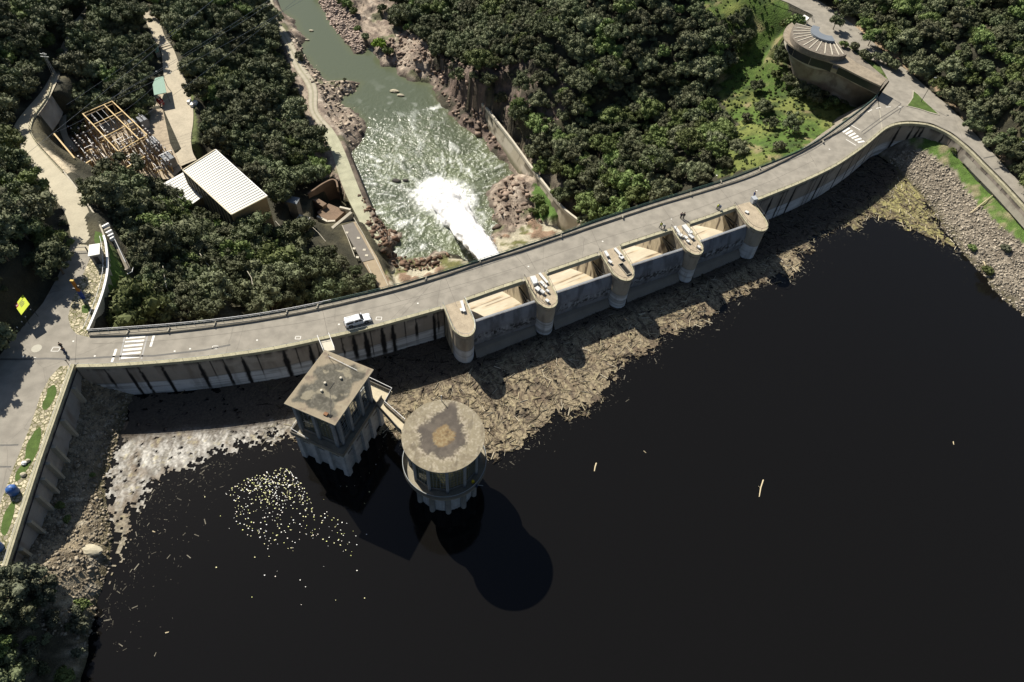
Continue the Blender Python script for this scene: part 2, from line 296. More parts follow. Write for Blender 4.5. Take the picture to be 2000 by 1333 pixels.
# river bed
rv = [tuple(P(*q, RL)) for q in RIV]; inr = pip(X, Y, rv); dR, _ = segd(X, Y, rv, True)
wob = (fbm(X / 2.2, Y / 2.2, 21) - .5) * 2.6
sd = np.where(inr, -dR, dR) + wob
Z = np.where(sd < 0, np.maximum(RL + sd * .5, RL - 2.5), Z)
lo = np.where(rk, .55, 1.0)
Z = np.where((sd >= 0) & (sd < 6), np.minimum(Z, RL + .15 + sd * lo + np.where(rk, (n3 - .3) * 1.2 * sstep(0, 2, sd), 0)), Z)
Z = np.where((sd >= 0), np.maximum(Z, RL + .06), Z)
isl = np.zeros(X.shape, bool)
APR = pip(*Qa(X, Y, np.full(X.shape, -49.2)), APRON)
apr_rk = fbm(X / 5, Y / 5, 31) > .56
Z = np.where(APR & (sd > .4), np.where(apr_rk, np.maximum(Z * 0 - 49.2 + (n3) * 1.6 * sstep(.56, .66, fbm(X / 5, Y / 5, 31)) , -49.2), -49.2), Z)
# roads and pads cut into the slope
def cut(Z, D, zv, off, a, b):
    t = sstep(a, b, D); return Z * t + (zv - off) * (1 - t)
def padpoly(Z, pts3, off=.16, a=1.3, b=6.0, zc=None):
    q = [tuple(p) for p in pts3]; ins = pip(X, Y, q); d, v = segd(X, Y, q, True); d = np.where(ins, 0, d); v = np.where(ins, zc, v) if zc is not None else v
    return cut(Z, d, v, off, a, b)
for S in (TR, YD, LB, LR):
    m_, w_ = mid(S); m3 = [tuple(p) for p in m_]
    # distance normalised by the local half width
    d, v = segd(X, Y, m3); mw = [(p[0], p[1], ww) for p, ww in zip(m3, w_)]; _, wv = segd(X, Y, mw)
    Z = cut(Z, np.maximum(d - wv, 0), v, .18, 1.3, 4.5 if S is not TR else 3.0)
Z = padpoly(Z, PL([(140,262),(215,240),(300,215),(350,330),(335,350),(240,352),(150,325)], -30.5), zc=-30.5, b=4)
Z = padpoly(Z, PL([(314,361),(421,300),(545,395),(545,450),(450,470)], -35.5), zc=-35.5, off=.1, b=4)
TER = [(668,440),(690,434),(735,506),(758,556),(738,562),(712,512)]
Z = padpoly(Z, PL(TER, -42), zc=-42, off=1.0, b=4)
PIT = [(612,400),(640,372),(662,350),(672,372),(690,412),(672,432),(634,450),(612,440)]
pit = [tuple(P(*q, -45)) for q in PIT]; inp = pip(X, Y, pit); Z = np.where(inp, -49.4, Z)
Z = padpoly(Z, PL(A0, 0), zc=0, b=5); Z = padpoly(Z, PL(A1, 0), zc=0, b=9)
strip = [(p.x, p.y) for p in Nc] + [(p.x, p.y) for p in reversed(Sc[:len(Sc) - 60])]
ind = pip(X, Y, strip); dd, _ = segd(X, Y, [(a, b, 0) for a, b in strip], True)
# keep the ground below the dam crest and behind the downstream face
A1in = pip(X, Y, [tuple(p) for p in PL(A1)]); ndist, _ = segd(X, Y, [(p.x, p.y, 0) for p in Nc]); nearN = (Y > 60) & (ndist < 3) & (X > -83) & (X < 88)
Z = np.where(ind & (dd > 2), np.minimum(Z, -3), Z)
Z = np.where((X > -15) & (X < 60) & (ind | (ndist < 9)) & (Y > 80), -50.9, Z)
Z = np.where(nearN, np.minimum(Z, np.where(X < -70, -1.2, -2.5)), Z)
Z = np.where((X > 40) & (X < 108) & (ndist < 40) & ~A1in & (Y < 215), np.minimum(Z, -.12), Z)
# retaining-wall side of the left road and of the round building: drop straight away from the road edge
PAVE = [(174,659),(150,653),(138,640),(133,620),(138,595),(151,560),(166,530),(181,490),(184,460),(174,415),(190,425),(203,462),(207,480),(210,520),(206,550),(196,585),(182,620),(171,645)]
Z = padpoly(Z, PL(PAVE, 0), zc=0, off=.12, a=.5, b=1.2)
FOOT = [tuple(p) for p in PL([(1547,46),(1535,78),(1546,102),(1588,127),(1634,138),(1673,158),(1716,180),(1736,158),(1700,128),(1650,85),(1600,82),(1565,54)], 0)]
inF = pip(X, Y, FOOT); dF, _ = segd(X, Y, [tuple(p) for p in PL([(1535,78),(1546,102),(1588,127),(1634,138),(1673,158),(1712,180)], 0)])
Z = np.where(inF & ~A1in, np.minimum(Z, -6), Z); Z = np.where((dF < 10) & ~A1in, np.minimum(Z, -11.4), Z)
ZD = Z
inU = pip(X, Y, UP)
def faces_where(ok_face, nx, ny):
    i, j = np.meshgrid(np.arange(ny - 1), np.arange(nx - 1), indexing='ij'); a = i * nx + j
    Fq = np.stack([a, a + 1, a + nx + 1, a + nx], -1); return Fq[ok_face]
def compact(V, Fq, C):
    u, inv = np.unique(Fq, return_inverse=True); return V[u], inv.reshape(Fq.shape), C[u]
any_in = inU[:-1, :-1] | inU[1:, :-1] | inU[:-1, 1:] | inU[1:, 1:]
Fq = faces_where(~any_in, len(xs), len(ys))
# colours
PX, PY = Qa(X, Y, Z)
C = np.zeros(X.shape + (3,)); C[:] = (.036, .034, .021)
nb = fbm(X / 6, Y / 6, 41); C = mixc(C, (.085, .075, .042), sstep(.5, .75, nb) * .8)

rock = np.array((.30, .245, .19)); rkc = mixc(np.broadcast_to(rock, C.shape), (.15, .115, .09), sstep(.45, .65, n3)); rkc = mixc(rkc, (.42, .36, .29), sstep(.62, .8, n2))
rkc = mixc(rkc, (.07, .09, .03), sstep(.6, .72, fbm(X / 9, Y / 9, 55)) * .7)
rk2 = rk & (sd < 40); C = np.where(rk2[..., None], rkc, C)
C = np.where((sd < .9)[..., None], C * .45, C)
C = np.where(cl[..., None], mixc(np.broadcast_to(np.array((.14, .105, .085)), C.shape), (.05, .045, .03), sstep(.45, .6, n2)), C)
C = np.where((APR & (sd > .3))[..., None], mixc(mixc(np.broadcast_to(np.array((.40, .365, .27)), C.shape), (.13, .13, .05), sstep(.55, .62, fbm(X / 4, Y / 4, 61))), (.22, .15, .10), sstep(.56, .6, fbm(X / 5, Y / 5, 31))), C)
gr = pip(PX + (n2 - .5) * 30, PY + (n1 - .5) * 30, GRASS)
gcol = mixc(np.broadcast_to(np.array((.062, .105, .018)), C.shape), (.125, .145, .036), sstep(.42, .62, n1)); gcol = mixc(gcol, (.20, .17, .085), sstep(.62, .76, fbm(X / 5, Y / 5, 71))); gcol = mixc(gcol, (.028, .048, .012), sstep(.52, .7, n2) * .85)
C = np.where(gr[..., None], gcol, C)
for q, c in (([(205,480),(216,478),(250,545),(262,575),(215,580),(206,560)], (.10, .16, .03)), ([(365,180),(380,180),(392,310),(378,310)], (.10, .12, .04)),
             ([(65,275),(150,330),(130,340),(85,300)], (.40, .34, .24)), ([(940,215),(975,215),(1080,330),(1145,440),(1128,440)], (.13, .11, .08)),
             ([(1600,20),(1680,60),(1720,95),(1760,130),(1790,150),(1815,165),(1900,250),(2010,370),(2010,355),(1900,238),(1812,152),(1770,120),(1700,62),(1650,20)], (.30, .22, .14)),
             ([(1640,80),(1670,95),(1740,150),(1728,158),(1650,112)], (.09, .13, .035)), ([(540,300),(600,240),(650,345),(620,350)], (.24, .19, .14)), ([(1040,360),(1060,355),(1110,430),(1045,430)], (.08, .14, .03))):
    m = pip(PX + (n2 - .5) * 8, PY, q); C = np.where(m[..., None], np.array(c) * (.8 + .4 * n2[..., None]), C)
ramp = (xs.size, ys.size)
V = np.stack([X, Y, Z], -1).reshape(-1, 3); V, Fq, C2 = compact(V, Fq, C.reshape(-1, 3))
M_ground = mat('hillside_soil', attr=True, var=.45, ns=.5, fine=3.5, rough=.95, bump=.25, bscale=2.2)
g = npmesh('hillside', V, Fq, C2, M_ground); tag(g, 'rocky wooded valley sides falling from the dam to the river below', kind='structure')
def sampler(xs, ys, Z, a0, b0, st, nx0, ny0):
    def f(x, y):
        fx = np.interp(x, xs, np.arange(len(xs))); fy = np.interp(y, ys, np.arange(len(ys)))
        ix = np.clip(np.floor(fx).astype(int), 0, len(xs) - 2); iy = np.clip(np.floor(fy).astype(int), 0, len(ys) - 2); tx = fx - ix; ty = fy - iy
        return (Z[iy, ix] * (1 - tx) + Z[iy, ix + 1] * tx) * (1 - ty) + (Z[iy + 1, ix] * (1 - tx) + Z[iy + 1, ix + 1] * tx) * ty
    return f
zD = sampler(xs, ys, ZD, 0, 0, 1, 0, 0)
GD = dict(X=X, Y=Y, Z=ZD, PX=PX, PY=PY)
# ---------------------------------------------------------------- reservoir banks
xu = axis(-130, 175, .8, 2500); yu = np.concatenate([np.arange(-60, 185, .8), [200, 240]]); yu = np.concatenate([[-2000, -800, -300, -120, -80], yu])
X2, Y2 = np.meshgrid(xu, yu); Z2 = rbf(UC)(np.clip(X2, -150, 190), np.clip(Y2, -60, 190)); Z2 = np.clip(Z2, -30, 30)
m1 = fbm(X2 / 2.4, Y2 / 2.4, 13); m2 = fbm(X2 / .9, Y2 / .9, 14); m3 = fbm(X2 / 8, Y2 / 8, 15)
Z2 = Z2 + (m1 - .5) * .9 * sstep(-12, -8, Z2) + (m2 - .5) * .45 * sstep(-11, -9, Z2)
Z2 = np.where((X2 < -140) | (Y2 < -60), np.maximum(Z2, -4), Z2) if False else Z2
U2 = pip(X2, Y2, UP); dU, _ = segd(X2, Y2, [(a, b, 0) for a, b in UP], True); okv = U2 | (dU < .9)
okf = okv[:-1, :-1] & okv[1:, :-1] & okv[:-1, 1:] & okv[1:, 1:]
F2 = faces_where(okf, len(xu), len(yu)); QX, QY = Qa(X2, Y2, Z2)
C = np.zeros(X2.shape + (3,)); C[:] = (.27, .22, .145); C = mixc(C, (.11, .088, .058), sstep(.45, .7, m1)); C = mixc(C, (.38, .34, .26), sstep(.6, .75, m2))
right = X2 > 60
C = np.where(right[..., None], mixc(np.broadcast_to(np.array((.25, .215, .165)), C.shape), (.12, .10, .075), sstep(.42, .62, m2)), C)
UG = [(1770,262),(1800,270),(1850,272),(1900,312),(1960,378),(2060,480),(2060,540),(2000,480),(1960,448),(1900,385),(1850,325),(1810,296),(1785,285)]
C = np.where(pip(QX + (m1 - .5) * 26, QY, UG)[..., None], mixc(np.broadcast_to(np.array((.075, .13, .025)), C.shape), (.2, .18, .1), sstep(.55, .7, m1)), C)
C = np.where((pip(QX, QY, [(-200,1120),(30,1110),(70,1150),(110,1180),(140,1260),(150,1400),(-200,1400)]))[..., None], mixc(np.broadcast_to(np.array((.05, .045, .028)), C.shape), (.16, .14, .1), sstep(.55, .7, m2)), C)
C = mixc(C, (.06, .055, .022), (1 - sstep(-9.7, -8.3, Z2 + (m1 - .5) * 1.2)) * .85)
V = np.stack([X2, Y2, Z2], -1).reshape(-1, 3); V, F2, C2 = compact(V, F2, C.reshape(-1, 3))
g = npmesh('lake_bank', V, F2, C2, mat('bank_soil', attr=True, var=.5, ns=.8, fine=4.5, rough=.95, bump=.3, bscale=3.5)); tag(g, 'stony reservoir banks sloping into the dark lake', kind='structure')
zU = sampler(xu, yu, Z2, 0, 0, 1, 0, 0)
# ---------------------------------------------------------------- water
def watermat(name, col, rough, bump, bsc, attr=False, spec=.5):
    m = bpy.data.materials.new(name); m.use_nodes = True; nt = m.node_tree; N = nt.nodes; L = nt.links; b = N['Principled BSDF']
    b.inputs['Roughness'].default_value = rough; b.inputs['IOR'].default_value = 1.33; b.inputs['Base Color'].default_value = (*col, 1); b.inputs['Specular IOR Level'].default_value = spec
    tc = N.new('ShaderNodeTexCoord'); n = N.new('ShaderNodeTexNoise'); n.inputs['Scale'].default_value = bsc; n.inputs['Detail'].default_value = 3
    L.new(tc.outputs['Object'], n.inputs['Vector']); bp = N.new('ShaderNodeBump'); bp.inputs['Distance'].default_value = bump
    L.new(n.outputs[0], bp.inputs['Height']); L.new(bp.outputs[0], b.inputs['Normal']); return m, N, L, b, bp, n, tc
mw, N, L, b, bp, n, tc = watermat('lake_water', (.0056, .0052, .0047), .07, .02, 1.2, spec=.42)
# wind-ruffled patch: steeper ripples, same water
gp = N.new('ShaderNodeNewGeometry'); vmn = N.new('ShaderNodeVectorMath'); vmn.operation = 'DISTANCE'; pc = P(545, 985, WL); vmn.inputs[1].default_value = pc
sc_ = N.new('ShaderNodeMapping'); sc_.inputs['Scale'].default_value = (1, 1, 1); L.new(gp.outputs['Position'], vmn.inputs[0])
nw = N.new('ShaderNodeTexNoise'); nw.inputs['Scale'].default_value = .16; nw.inputs['Detail'].default_value = 3; L.new(tc.outputs['Object'], nw.inputs['Vector'])
mm = N.new('ShaderNodeMath'); mm.operation = 'MULTIPLY_ADD'; mm.inputs[1].default_value = 14; L.new(nw.outputs[0], mm.inputs[0]); L.new(vmn.outputs['Value'], mm.inputs[2])
mp = N.new('ShaderNodeMapRange'); mp.inputs[1].default_value = 11; mp.inputs[2].default_value = 23; mp.inputs[3].default_value = .012; mp.inputs[4].default_value = .004; L.new(mm.outputs[0], mp.inputs[0])
L.new(mp.outputs[0], bp.inputs['Distance']); n.inputs['Scale'].default_value = 2.6; n.inputs['Detail'].default_value = 1
lk = MB().sheet([(-1500, 250, WL), (-1500, -2500, WL), (2000, -2500, WL), (2000, 250, WL)]) if False else None
# water sheet clipped to the upstream side of the dam
lakep = [(p.x, p.y, WL) for p in offs(Sc, -.1)] + [(400, 60, WL), (1500, -2000, WL), (-1500, -2000, WL), (_pw[1].x - 30, _pw[1].y - 10, WL), (P(-20,1200).x, P(-20,1200).y, WL)] + [(p.x, p.y, WL) for p in reversed(PL(LWALL))]
o = MB().sheet(lakep).build('lake_water', mw); tag(o, 'still black reservoir water behind the dam', kind='structure')
# river
xr = np.arange(-135, 45, .6); yr = np.arange(135, 372, .6); XR, YR = np.meshgrid(xr, yr); RX, RY = Qa(XR, YR, np.full(XR.shape, RL))
def jetdist():
    a = P(912, 450, RL); c = P(868, 385, RL); return a, c
ja, jc = jetdist()
jd, _ = segd(XR, YR, [(ja.x, ja.y, 0), (jc.x, jc.y, 0)])
t_ = np.clip(((XR - ja.x) * (jc.x - ja.x) + (YR - ja.y) * (jc.y - ja.y)) / ((jc - ja).length ** 2), 0, 1.0)
str1 = fbm((XR + YR * .3) / 1.6, YR / 4.2, 81); str2 = fbm(XR / .9, YR / 1.3, 83); big = fbm(XR / 8, YR / 8, 84)
core = 1 - sstep(2.5 + 3.0 * t_, 5.5 + 6.5 * t_, jd + (str1 - .5) * 6 + (big - .5) * 5)
turb = 1 - sstep(14, 58, jd); turb2 = 1 - sstep(35, 85, jd)
ang = np.arctan2(YR - jc.y, XR - jc.x); rad_ = np.hypot(XR - jc.x, YR - jc.y); pol = fbm(ang * 9 + big * 1.5, rad_ / 9, 87); pol2 = fbm(ang * 22 + big * 2, rad_ / 5, 88)
foam = np.clip(core + turb * sstep(.60, .72, str1 * .5 + str2 * .3 + big * .25) * .5 + turb * sstep(.56, .70, pol * .5 + pol2 * .5) * .42 + turb2 * sstep(.62, .74, pol2) * .18, 0, 1)
wf, _ = segd(XR, YR, [tuple(P(885, 205, RL)), tuple(P(825, 215, RL))]); foam = np.maximum(foam, (1 - sstep(.2, 1.6, wf + (str1 - .5) * 5)) * .7)
wc = np.zeros(XR.shape + (3,)); wc[:] = (.082, .097, .062); wc = mixc(wc, (.15, .175, .10), turb * .7 * sstep(.3, .6, big)); wc = mixc(wc, (.80, .82, .78), foam)
dsh, _ = segd(XR, YR, rv, True); wc = mixc(wc, (.10, .11, .055), (1 - sstep(0, 3.5, dsh)) * .5)
ZR = RL + (pol - .5) * .6 * turb + (pol2 - .5) * .4 * turb2 + core * (.5 + (str1 - .3) * .9)
V = np.stack([XR, YR, ZR], -1).reshape(-1, 3); Fr = faces_where(np.ones((len(yr) - 1, len(xr) - 1), bool), len(xr), len(yr))
mr_, N, L, b, bp, n, tc = watermat('river_water', (1, 1, 1), .16, .05, 1.5, spec=.5)
a = N.new('ShaderNodeAttribute'); a.attribute_name = 'Col'; L.new(a.outputs['Color'], b.inputs['Base Color'])
a2 = N.new('ShaderNodeAttribute'); a2.attribute_name = 'rough'; L.new(a2.outputs['Fac'], bp.inputs['Distance']); n.inputs['Scale'].default_value = .75; n.inputs['Detail'].default_value = 3.5
ro = npmesh('river', V, Fr, wc.reshape(-1, 3), mr_)
at = ro.data.attributes.new('rough', 'FLOAT', 'POINT'); ch = (.03 + .85 * (1 - sstep(18, 72, jd)) * (.55 + .9 * big) + .10 * (1 - sstep(60, 120, jd))).ravel().astype(np.float32)
if len(ro.data.vertices) == len(ch): at.data.foreach_set('value', ch)
tag(ro, 'milky green river churned white where the jet lands', kind='structure')
# ================================================================ materials
def col2mat(name, **k): return mat(name, attr=True, **k)
M_asph = mat('worn_asphalt', (.268, .245, .203), var=.15, ns=.14, fine=9, rough=.9, bump=.01, bscale=30)
def cracks(m, sc, th, dark):
    nt = m.node_tree; N = nt.nodes; L = nt.links; b = N['Principled BSDF']; tc = [n for n in N if n.type == 'TEX_COORD'][0]; old = b.inputs['Base Color'].links[0].from_socket
    wn = N.new('ShaderNodeTexNoise'); wn.inputs['Scale'].default_value = .6; L.new(tc.outputs['Object'], wn.inputs['Vector']); mxv = N.new('ShaderNodeMix'); mxv.data_type = 'VECTOR'; mxv.inputs[0].default_value = .25; L.new(tc.outputs['Object'], mxv.inputs[4]); L.new(wn.outputs['Color'], mxv.inputs[5])
    v = N.new('ShaderNodeTexVoronoi'); v.feature = 'DISTANCE_TO_EDGE'; v.inputs['Scale'].default_value = sc; L.new(mxv.outputs[1], v.inputs['Vector'])
    mr = N.new('ShaderNodeMapRange'); mr.inputs[1].default_value = th * .4; mr.inputs[2].default_value = th; mr.inputs[3].default_value = dark; mr.inputs[4].default_value = 1; L.new(v.outputs['Distance'], mr.inputs[0])
    st = N.new('ShaderNodeTexNoise'); st.inputs['Scale'].default_value = .45; st.inputs['Detail'].default_value = 6; L.new(tc.outputs['Object'], st.inputs['Vector']); m2 = N.new('ShaderNodeMapRange'); m2.inputs[1].default_value = .35; m2.inputs[2].default_value = .62; m2.inputs[3].default_value = .82; m2.inputs[4].default_value = 1.05; L.new(st.outputs[0], m2.inputs[0])
    mu = N.new('ShaderNodeMath'); mu.operation = 'MULTIPLY'; L.new(mr.outputs[0], mu.inputs[0]); L.new(m2.outputs[0], mu.inputs[1]); vs = N.new('ShaderNodeVectorMath'); vs.operation = 'SCALE'; L.new(old, vs.inputs[0]); L.new(mu.outputs[0], vs.inputs['Scale']); L.new(vs.outputs[0], b.inputs['Base Color'])
cracks(M_asph, .09, .004, .82)
M_asph2 = mat('pale_track_concrete', (.36, .325, .24), var=.16, ns=.35, fine=3, rough=.95, bump=.02, bscale=10)
M_dirt = mat('dirt_track', (.33, .285, .205), var=.25, ns=.6, fine=5, rough=.97, bump=.05, bscale=6)
M_conc = mat('weathered_concrete', (.36, .33, .26), var=.22, ns=.5, fine=5, rough=.92, bump=.015, bscale=12)
M_concd = mat('stained_concrete', (.20, .175, .14), var=.35, ns=.5, fine=4, rough=.95, bump=.02, bscale=9)
M_concp = mat('pale_concrete', (.50, .46, .37), var=.18, ns=.6, fine=6, rough=.9, bump=.01, bscale=12)
M_mark = mat('road_paint', (.72, .70, .64), var=.12, ns=2, fine=16, rough=.8)
M_tar = mat('tar_line', (.10, .095, .085), var=.25, ns=2, fine=12, rough=.7)
M_joint = mat('road_joint', (.16, .145, .12), var=.3, ns=2, fine=12, rough=.9)
M_rail = mat('galvanised_rail', (.30, .32, .32), var=.15, rough=.5, metal=.3)
M_railg = mat('green_rail', (.07, .13, .11), var=.2, rough=.5)
M_raild = mat('dark_iron', (.035, .035, .035), var=.2, rough=.55)
M_white = mat('white_paint', (.74, .73, .70), var=.07, ns=1.5, fine=8, rough=.6)
M_moss = mat('mossy_parapet', (.34, .315, .215), var=.32, ns=.9, fine=5, rough=.95, bump=.02, bscale=9)
M_wall = col2mat('dam_wall_concrete', var=.14, ns=.5, fine=6, rough=.93, bump=.02, bscale=7)
M_grass = mat('short_grass', (.065, .105, .022), var=.5, ns=.8, fine=7, rough=.95, bump=.05, bscale=14)
def sheet(name, pts3, m, label, dz=0.0, kind='structure'):
    o = MB().sheet([(p[0], p[1], p[2] + dz) for p in pts3]).build(name, m)
    if kind: tag(o, label, kind=kind)
    return o
def strip_mesh(S, m, name, label, dz=0.0, k=4, rut=False):
    L_ = crs([P(a, b, z) for a, b, c, d, z in S], k); R_ = crs([P(c, d, z) for a, b, c, d, z in S], k); n = len(L_)
    mw_ = 7; pts = np.zeros((n, mw_, 3)); cols = np.zeros((n, mw_, 3))
    for j in range(mw_):
        t = j / (mw_ - 1)
        for i in range(n):
            q = L_[i].lerp(R_[i], t); pts[i, j] = (q.x, q.y, q.z + dz); cols[i, j] = (.37, .335, .26) if j in (1, 2, 4, 5) else (.25, .235, .16)
    mb = MB(); mb.grid(pts, cols if rut else None); o = mb.build(name, m); tag(o, label, kind='structure')
    # make sure the faces look up
    if o.data.polygons[0].normal.z < 0:
        o.data.flip_normals()
    return L_, R_
sheet('road', PL(A0), M_asph, 'worn grey asphalt where the left bank road meets the dam')
sheet('road', PL(A1), M_asph, 'worn grey asphalt junction at the right end of the dam')
LRl, LRr = strip_mesh(LR, M_asph2, 'road', 'pale concrete road curving downhill on the left bank', -.004)
strip_mesh(LB, M_asph2, 'road', 'narrow lower road doubling back to the switchyard', -.05)
strip_mesh(YD, mat('yard_concrete', (.40, .35, .26), var=.2, ns=.3, fine=2.5, rough=.95, bump=.02, bscale=8), 'service_yard', 'dusty concrete yard beside the switchyard')
M_rut = col2mat('rutted_track', var=.2, ns=.6, fine=4, rough=.97, bump=.04, bscale=7)
strip_mesh(TR[:12], M_rut, 'path', 'rutted dirt track beside the river', 0, 4, True)
strip_mesh(TR[11:], mat('mossy_track', (.34, .335, .235), var=.3, ns=.35, fine=3, rough=.95), 'path', 'mossy concrete track beside the tailrace', 0.003)
# dam road surface between kerb and upstream parapet
def cutx(c, x0, x1): return [p for p in c if x0 <= p.x <= x1]
Ki = seth(Kc, 0.0); Si = seth(offs(Sc, -.45), 0.0)
xR = P(1715, 192).x
damroad = [p for p in Ki if p.x < xR] + [p for p in reversed(Si) if p.x < P(1724, 252).x]
sheet('road', damroad, M_asph, 'straight pale asphalt road along the dam crest', .004)
# paved strips
M_pave = mat('rubble_paving', (.30, .265, .17), var=.45, ns=1.3, fine=3.2, rough=.95, bump=.06, bscale=4)
nt = M_pave.node_tree  # stones set in grass: voronoi cells over the base noise
def stone(m, sc, mortar, dist=.07, stonec=(.42, .37, .26)):
    nt = m.node_tree; N = nt.nodes; L = nt.links; b = N['Principled BSDF']; tc = [n for n in N if n.type == 'TEX_COORD'][0]
    v = N.new('ShaderNodeTexVoronoi'); v.feature = 'DISTANCE_TO_EDGE'; v.inputs['Scale'].default_value = sc; L.new(tc.outputs['Object'], v.inputs['Vector'])
    v2 = N.new('ShaderNodeTexVoronoi'); v2.inputs['Scale'].default_value = sc; L.new(tc.outputs['Object'], v2.inputs['Vector'])
    mr = N.new('ShaderNodeMapRange'); mr.inputs[1].default_value = dist * .5; mr.inputs[2].default_value = dist * 1.6; L.new(v.outputs['Distance'], mr.inputs[0])
    hs = N.new('ShaderNodeHueSaturation'); sp = N.new('ShaderNodeSeparateColor'); L.new(v2.outputs['Color'], sp.inputs[0])
    m2 = N.new('ShaderNodeMapRange'); m2.inputs[3].default_value = .45; m2.inputs[4].default_value = 1.35; L.new(sp.outputs[0], m2.inputs[0]); L.new(m2.outputs[0], hs.inputs['Value'])
    hs.inputs['Color'].default_value = (*stonec, 1)
    mx = N.new('ShaderNodeMix'); mx.data_type = 'RGBA'; L.new(mr.outputs[0], mx.inputs[0]); mx.inputs[6].default_value = (*mortar, 1); L.new(hs.outputs[0], mx.inputs[7])
    L.new(mx.outputs[2], b.inputs['Base Color'])
stone(M_pave, 1.55, (.10, .10, .035))
stone(M_pave, 1.55, (.10, .10, .035)) if False else None
paveA = PL([(174,659),(150,653),(138,640),(133,620),(138,595),(151,560),(158,545),(172,515),(184,490),(200,470),(205,480),(208,500),(210,520),(206,550),(196,585),(182,620),(171,645)])
sheet('pavement', paveA, M_pave, 'rubble stone verge beside the left bank road', .01)
paveB = PL([(148,713),(118,716),(97,738),(80,770),(60,830),(40,880),(20,930),(0,985),(-60,1120),(8,1112),(44,1004),(78,900),(111,806),(144,712)])
sheet('pavement', paveB, M_pave, 'rubble stone strip between road and reservoir wall', .01)
def grasspatch(pts, z=.022, lab='oval grass patch in the stone strip', m=None):
    c = crs(PL(pts + [pts[0]], 0), 3)[:-1]; o = MB().sheet([(p.x, p.y, z) for p in c]).build('grass', m or M_grass); tag(o, lab, kind='stuff')
grasspatch([(93,760),(105,752),(111,765),(104,783),(94,798),(84,800),(83,788),(90,775)])
grasspatch([(68,842),(79,835),(80,855),(72,885),(58,910),(40,935),(30,940),(32,922),(48,900),(52,870)])
grasspatch([(10,1000),(24,980),(30,985),(24,1015),(12,1045),(2,1040),(4,1020)])
grasspatch([(160,598),(168,595),(176,602),(170,612),(160,610)])
grasspatch([(186,452),(198,456),(203,468),(190,478),(184,470)])
# islands and verges at the right junction
isl3 = PL([(1783,177),(1792,184),(1805,198),(1820,212),(1835,226),(1815,221),(1795,214),(1770,208),(1777,199),(1782,190)])
ki = MB().prism([(p.x, p.y) for p in isl3], -.1, .13).build('traffic_island', M_conc); tag(ki, 'triangular grassed traffic island with pale kerb', 'traffic island')
cen = sum(isl3, Vector()) / len(isl3)
MB().sheet([(cen.x + (p.x - cen.x) * .93, cen.y + (p.y - cen.y) * .90, .14) for p in isl3]).build('grass', M_grass, ki)
# ---- road markings
def quad(m, a, b, w, z=.012):
    a = Vector((a[0], a[1], z)); b = Vector((b[0], b[1], z)); t = (b - a).normalized(); n = Vector((-t.y, t.x, 0)) * w / 2
    m.add([a - n, b - n, b + n, a + n], [(0, 1, 2, 3)])
def line(m, pts, w, z=.012):
    for a, b in zip(pts[:-1], pts[1:]): quad(m, a, b, w, z)
mk = MB()
# left crossing: six bars
for k in range(6):
    t = k / 5; l = P(246 - 9.5 * t, 661 + 39 * t); r = P(284 - 11.5 * t, 657.5 + 39 * t); quad(mk, l, r, .5)
quad(mk, P(300.5, 656), P(294, 677.5), .45); quad(mk, P(227, 682), P(218.5, 707.5), .45)
tag(mk.build('road_marking', M_mark), 'white zebra crossing and stop lines at the left end of the dam', kind='structure')
mk = MB(); line(mk, [P(243.5, 659), P(233.5, 704)], .28); line(mk, [P(288, 656), P(276, 702)], .28)
tag(mk.build('road_marking', mat('crossing_edge', (.34, .33, .31), var=.3, fine=9)), 'grey edge strips of the left zebra crossing', kind='structure')
mk = MB()
for k in range(6):
    t = k / 5; quad(mk, P(1659 + 29 * t, 251 + 26 * t - 1), P(1646 + 29.5 * t, 258.5 + 20 * t), .62)
quad(mk, P(1660, 243.5), P(1680, 254.5), .22); quad(mk, P(1652, 272.5), P(1672, 284.5), .22)
for a, b in (((1695,219),(1703,214.5)), ((1711,212.5),(1720,210)), ((1730,209.5),(1740,209)), ((1754,209),(1764,210)), ((1680,226.5),(1687,222.5))): quad(mk, P(*a), P(*b), .2)
tag(mk.build('road_marking', M_mark), 'white zebra crossing and give way dashes at the right end of the dam', kind='structure')
mk = MB()
line(mk, [P(*q) for q in ((1643,260),(1664,274),(1676,281))], .1); line(mk, [P(1660,246), P(1692,269)], .1)
line(mk, [P(*q) for q in ((1682,259),(1720,231),(1750,212),(1760,203),(1737,190))], .22); line(mk, [P(*q) for q in ((1686,263),(1720,238),(1745,221),(1765,208))], .28); line(mk, [P(1755,222), P(1760,213)], .2)
line(mk, [P(1921,309.5), P(1945,304.5)], .35); line(mk, [P(1942,331), P(1967,325)], .35)
line(mk, [P(*q) for q in ((0,702),(40,702.5),(90,700.5),(140,702),(240,696),(300,695.5),(400,684),(450,674))], .42)
line(mk, [P(*q) for q in ((0,870),(18,870),(36,869))], .3); line(mk, [P(0,912), P(22,912)], .3)
tag(mk.build('tar_seam', M_tar), 'dark tar repair seams across the asphalt', kind='structure')
mk = MB()
cl_ = [P(*q) for q in ((180,672),(300,667),(420,655),(520,641),(600,629),(700,608),(800,584),(900,556),(1000,526),(1100,492),(1200,460),(1300,430),(1400,394),(1500,356),(1590,314))]
line(mk, resamp(crs(cl_), 1.5), .09)
line(mk, resamp(crs([P(*q) for q in ((640,633),(720,614),(800,592),(900,563),(1000,530))]), 1.5), .05)
for a, b in (((630,606),(640,652)), ((868,538),(893,600)), ((762,568),(783,588)), ((1005,498),(1038,536)), ((1028,494),(1046,527)), ((1155,450),(1171,486)), ((1293,403),(1318,440)), ((1404,366),(1430,398)), ((1580,300),(1596,327)), ((150,655),(147,708))):
    line(mk, [P(*a), P(*b)], .08)
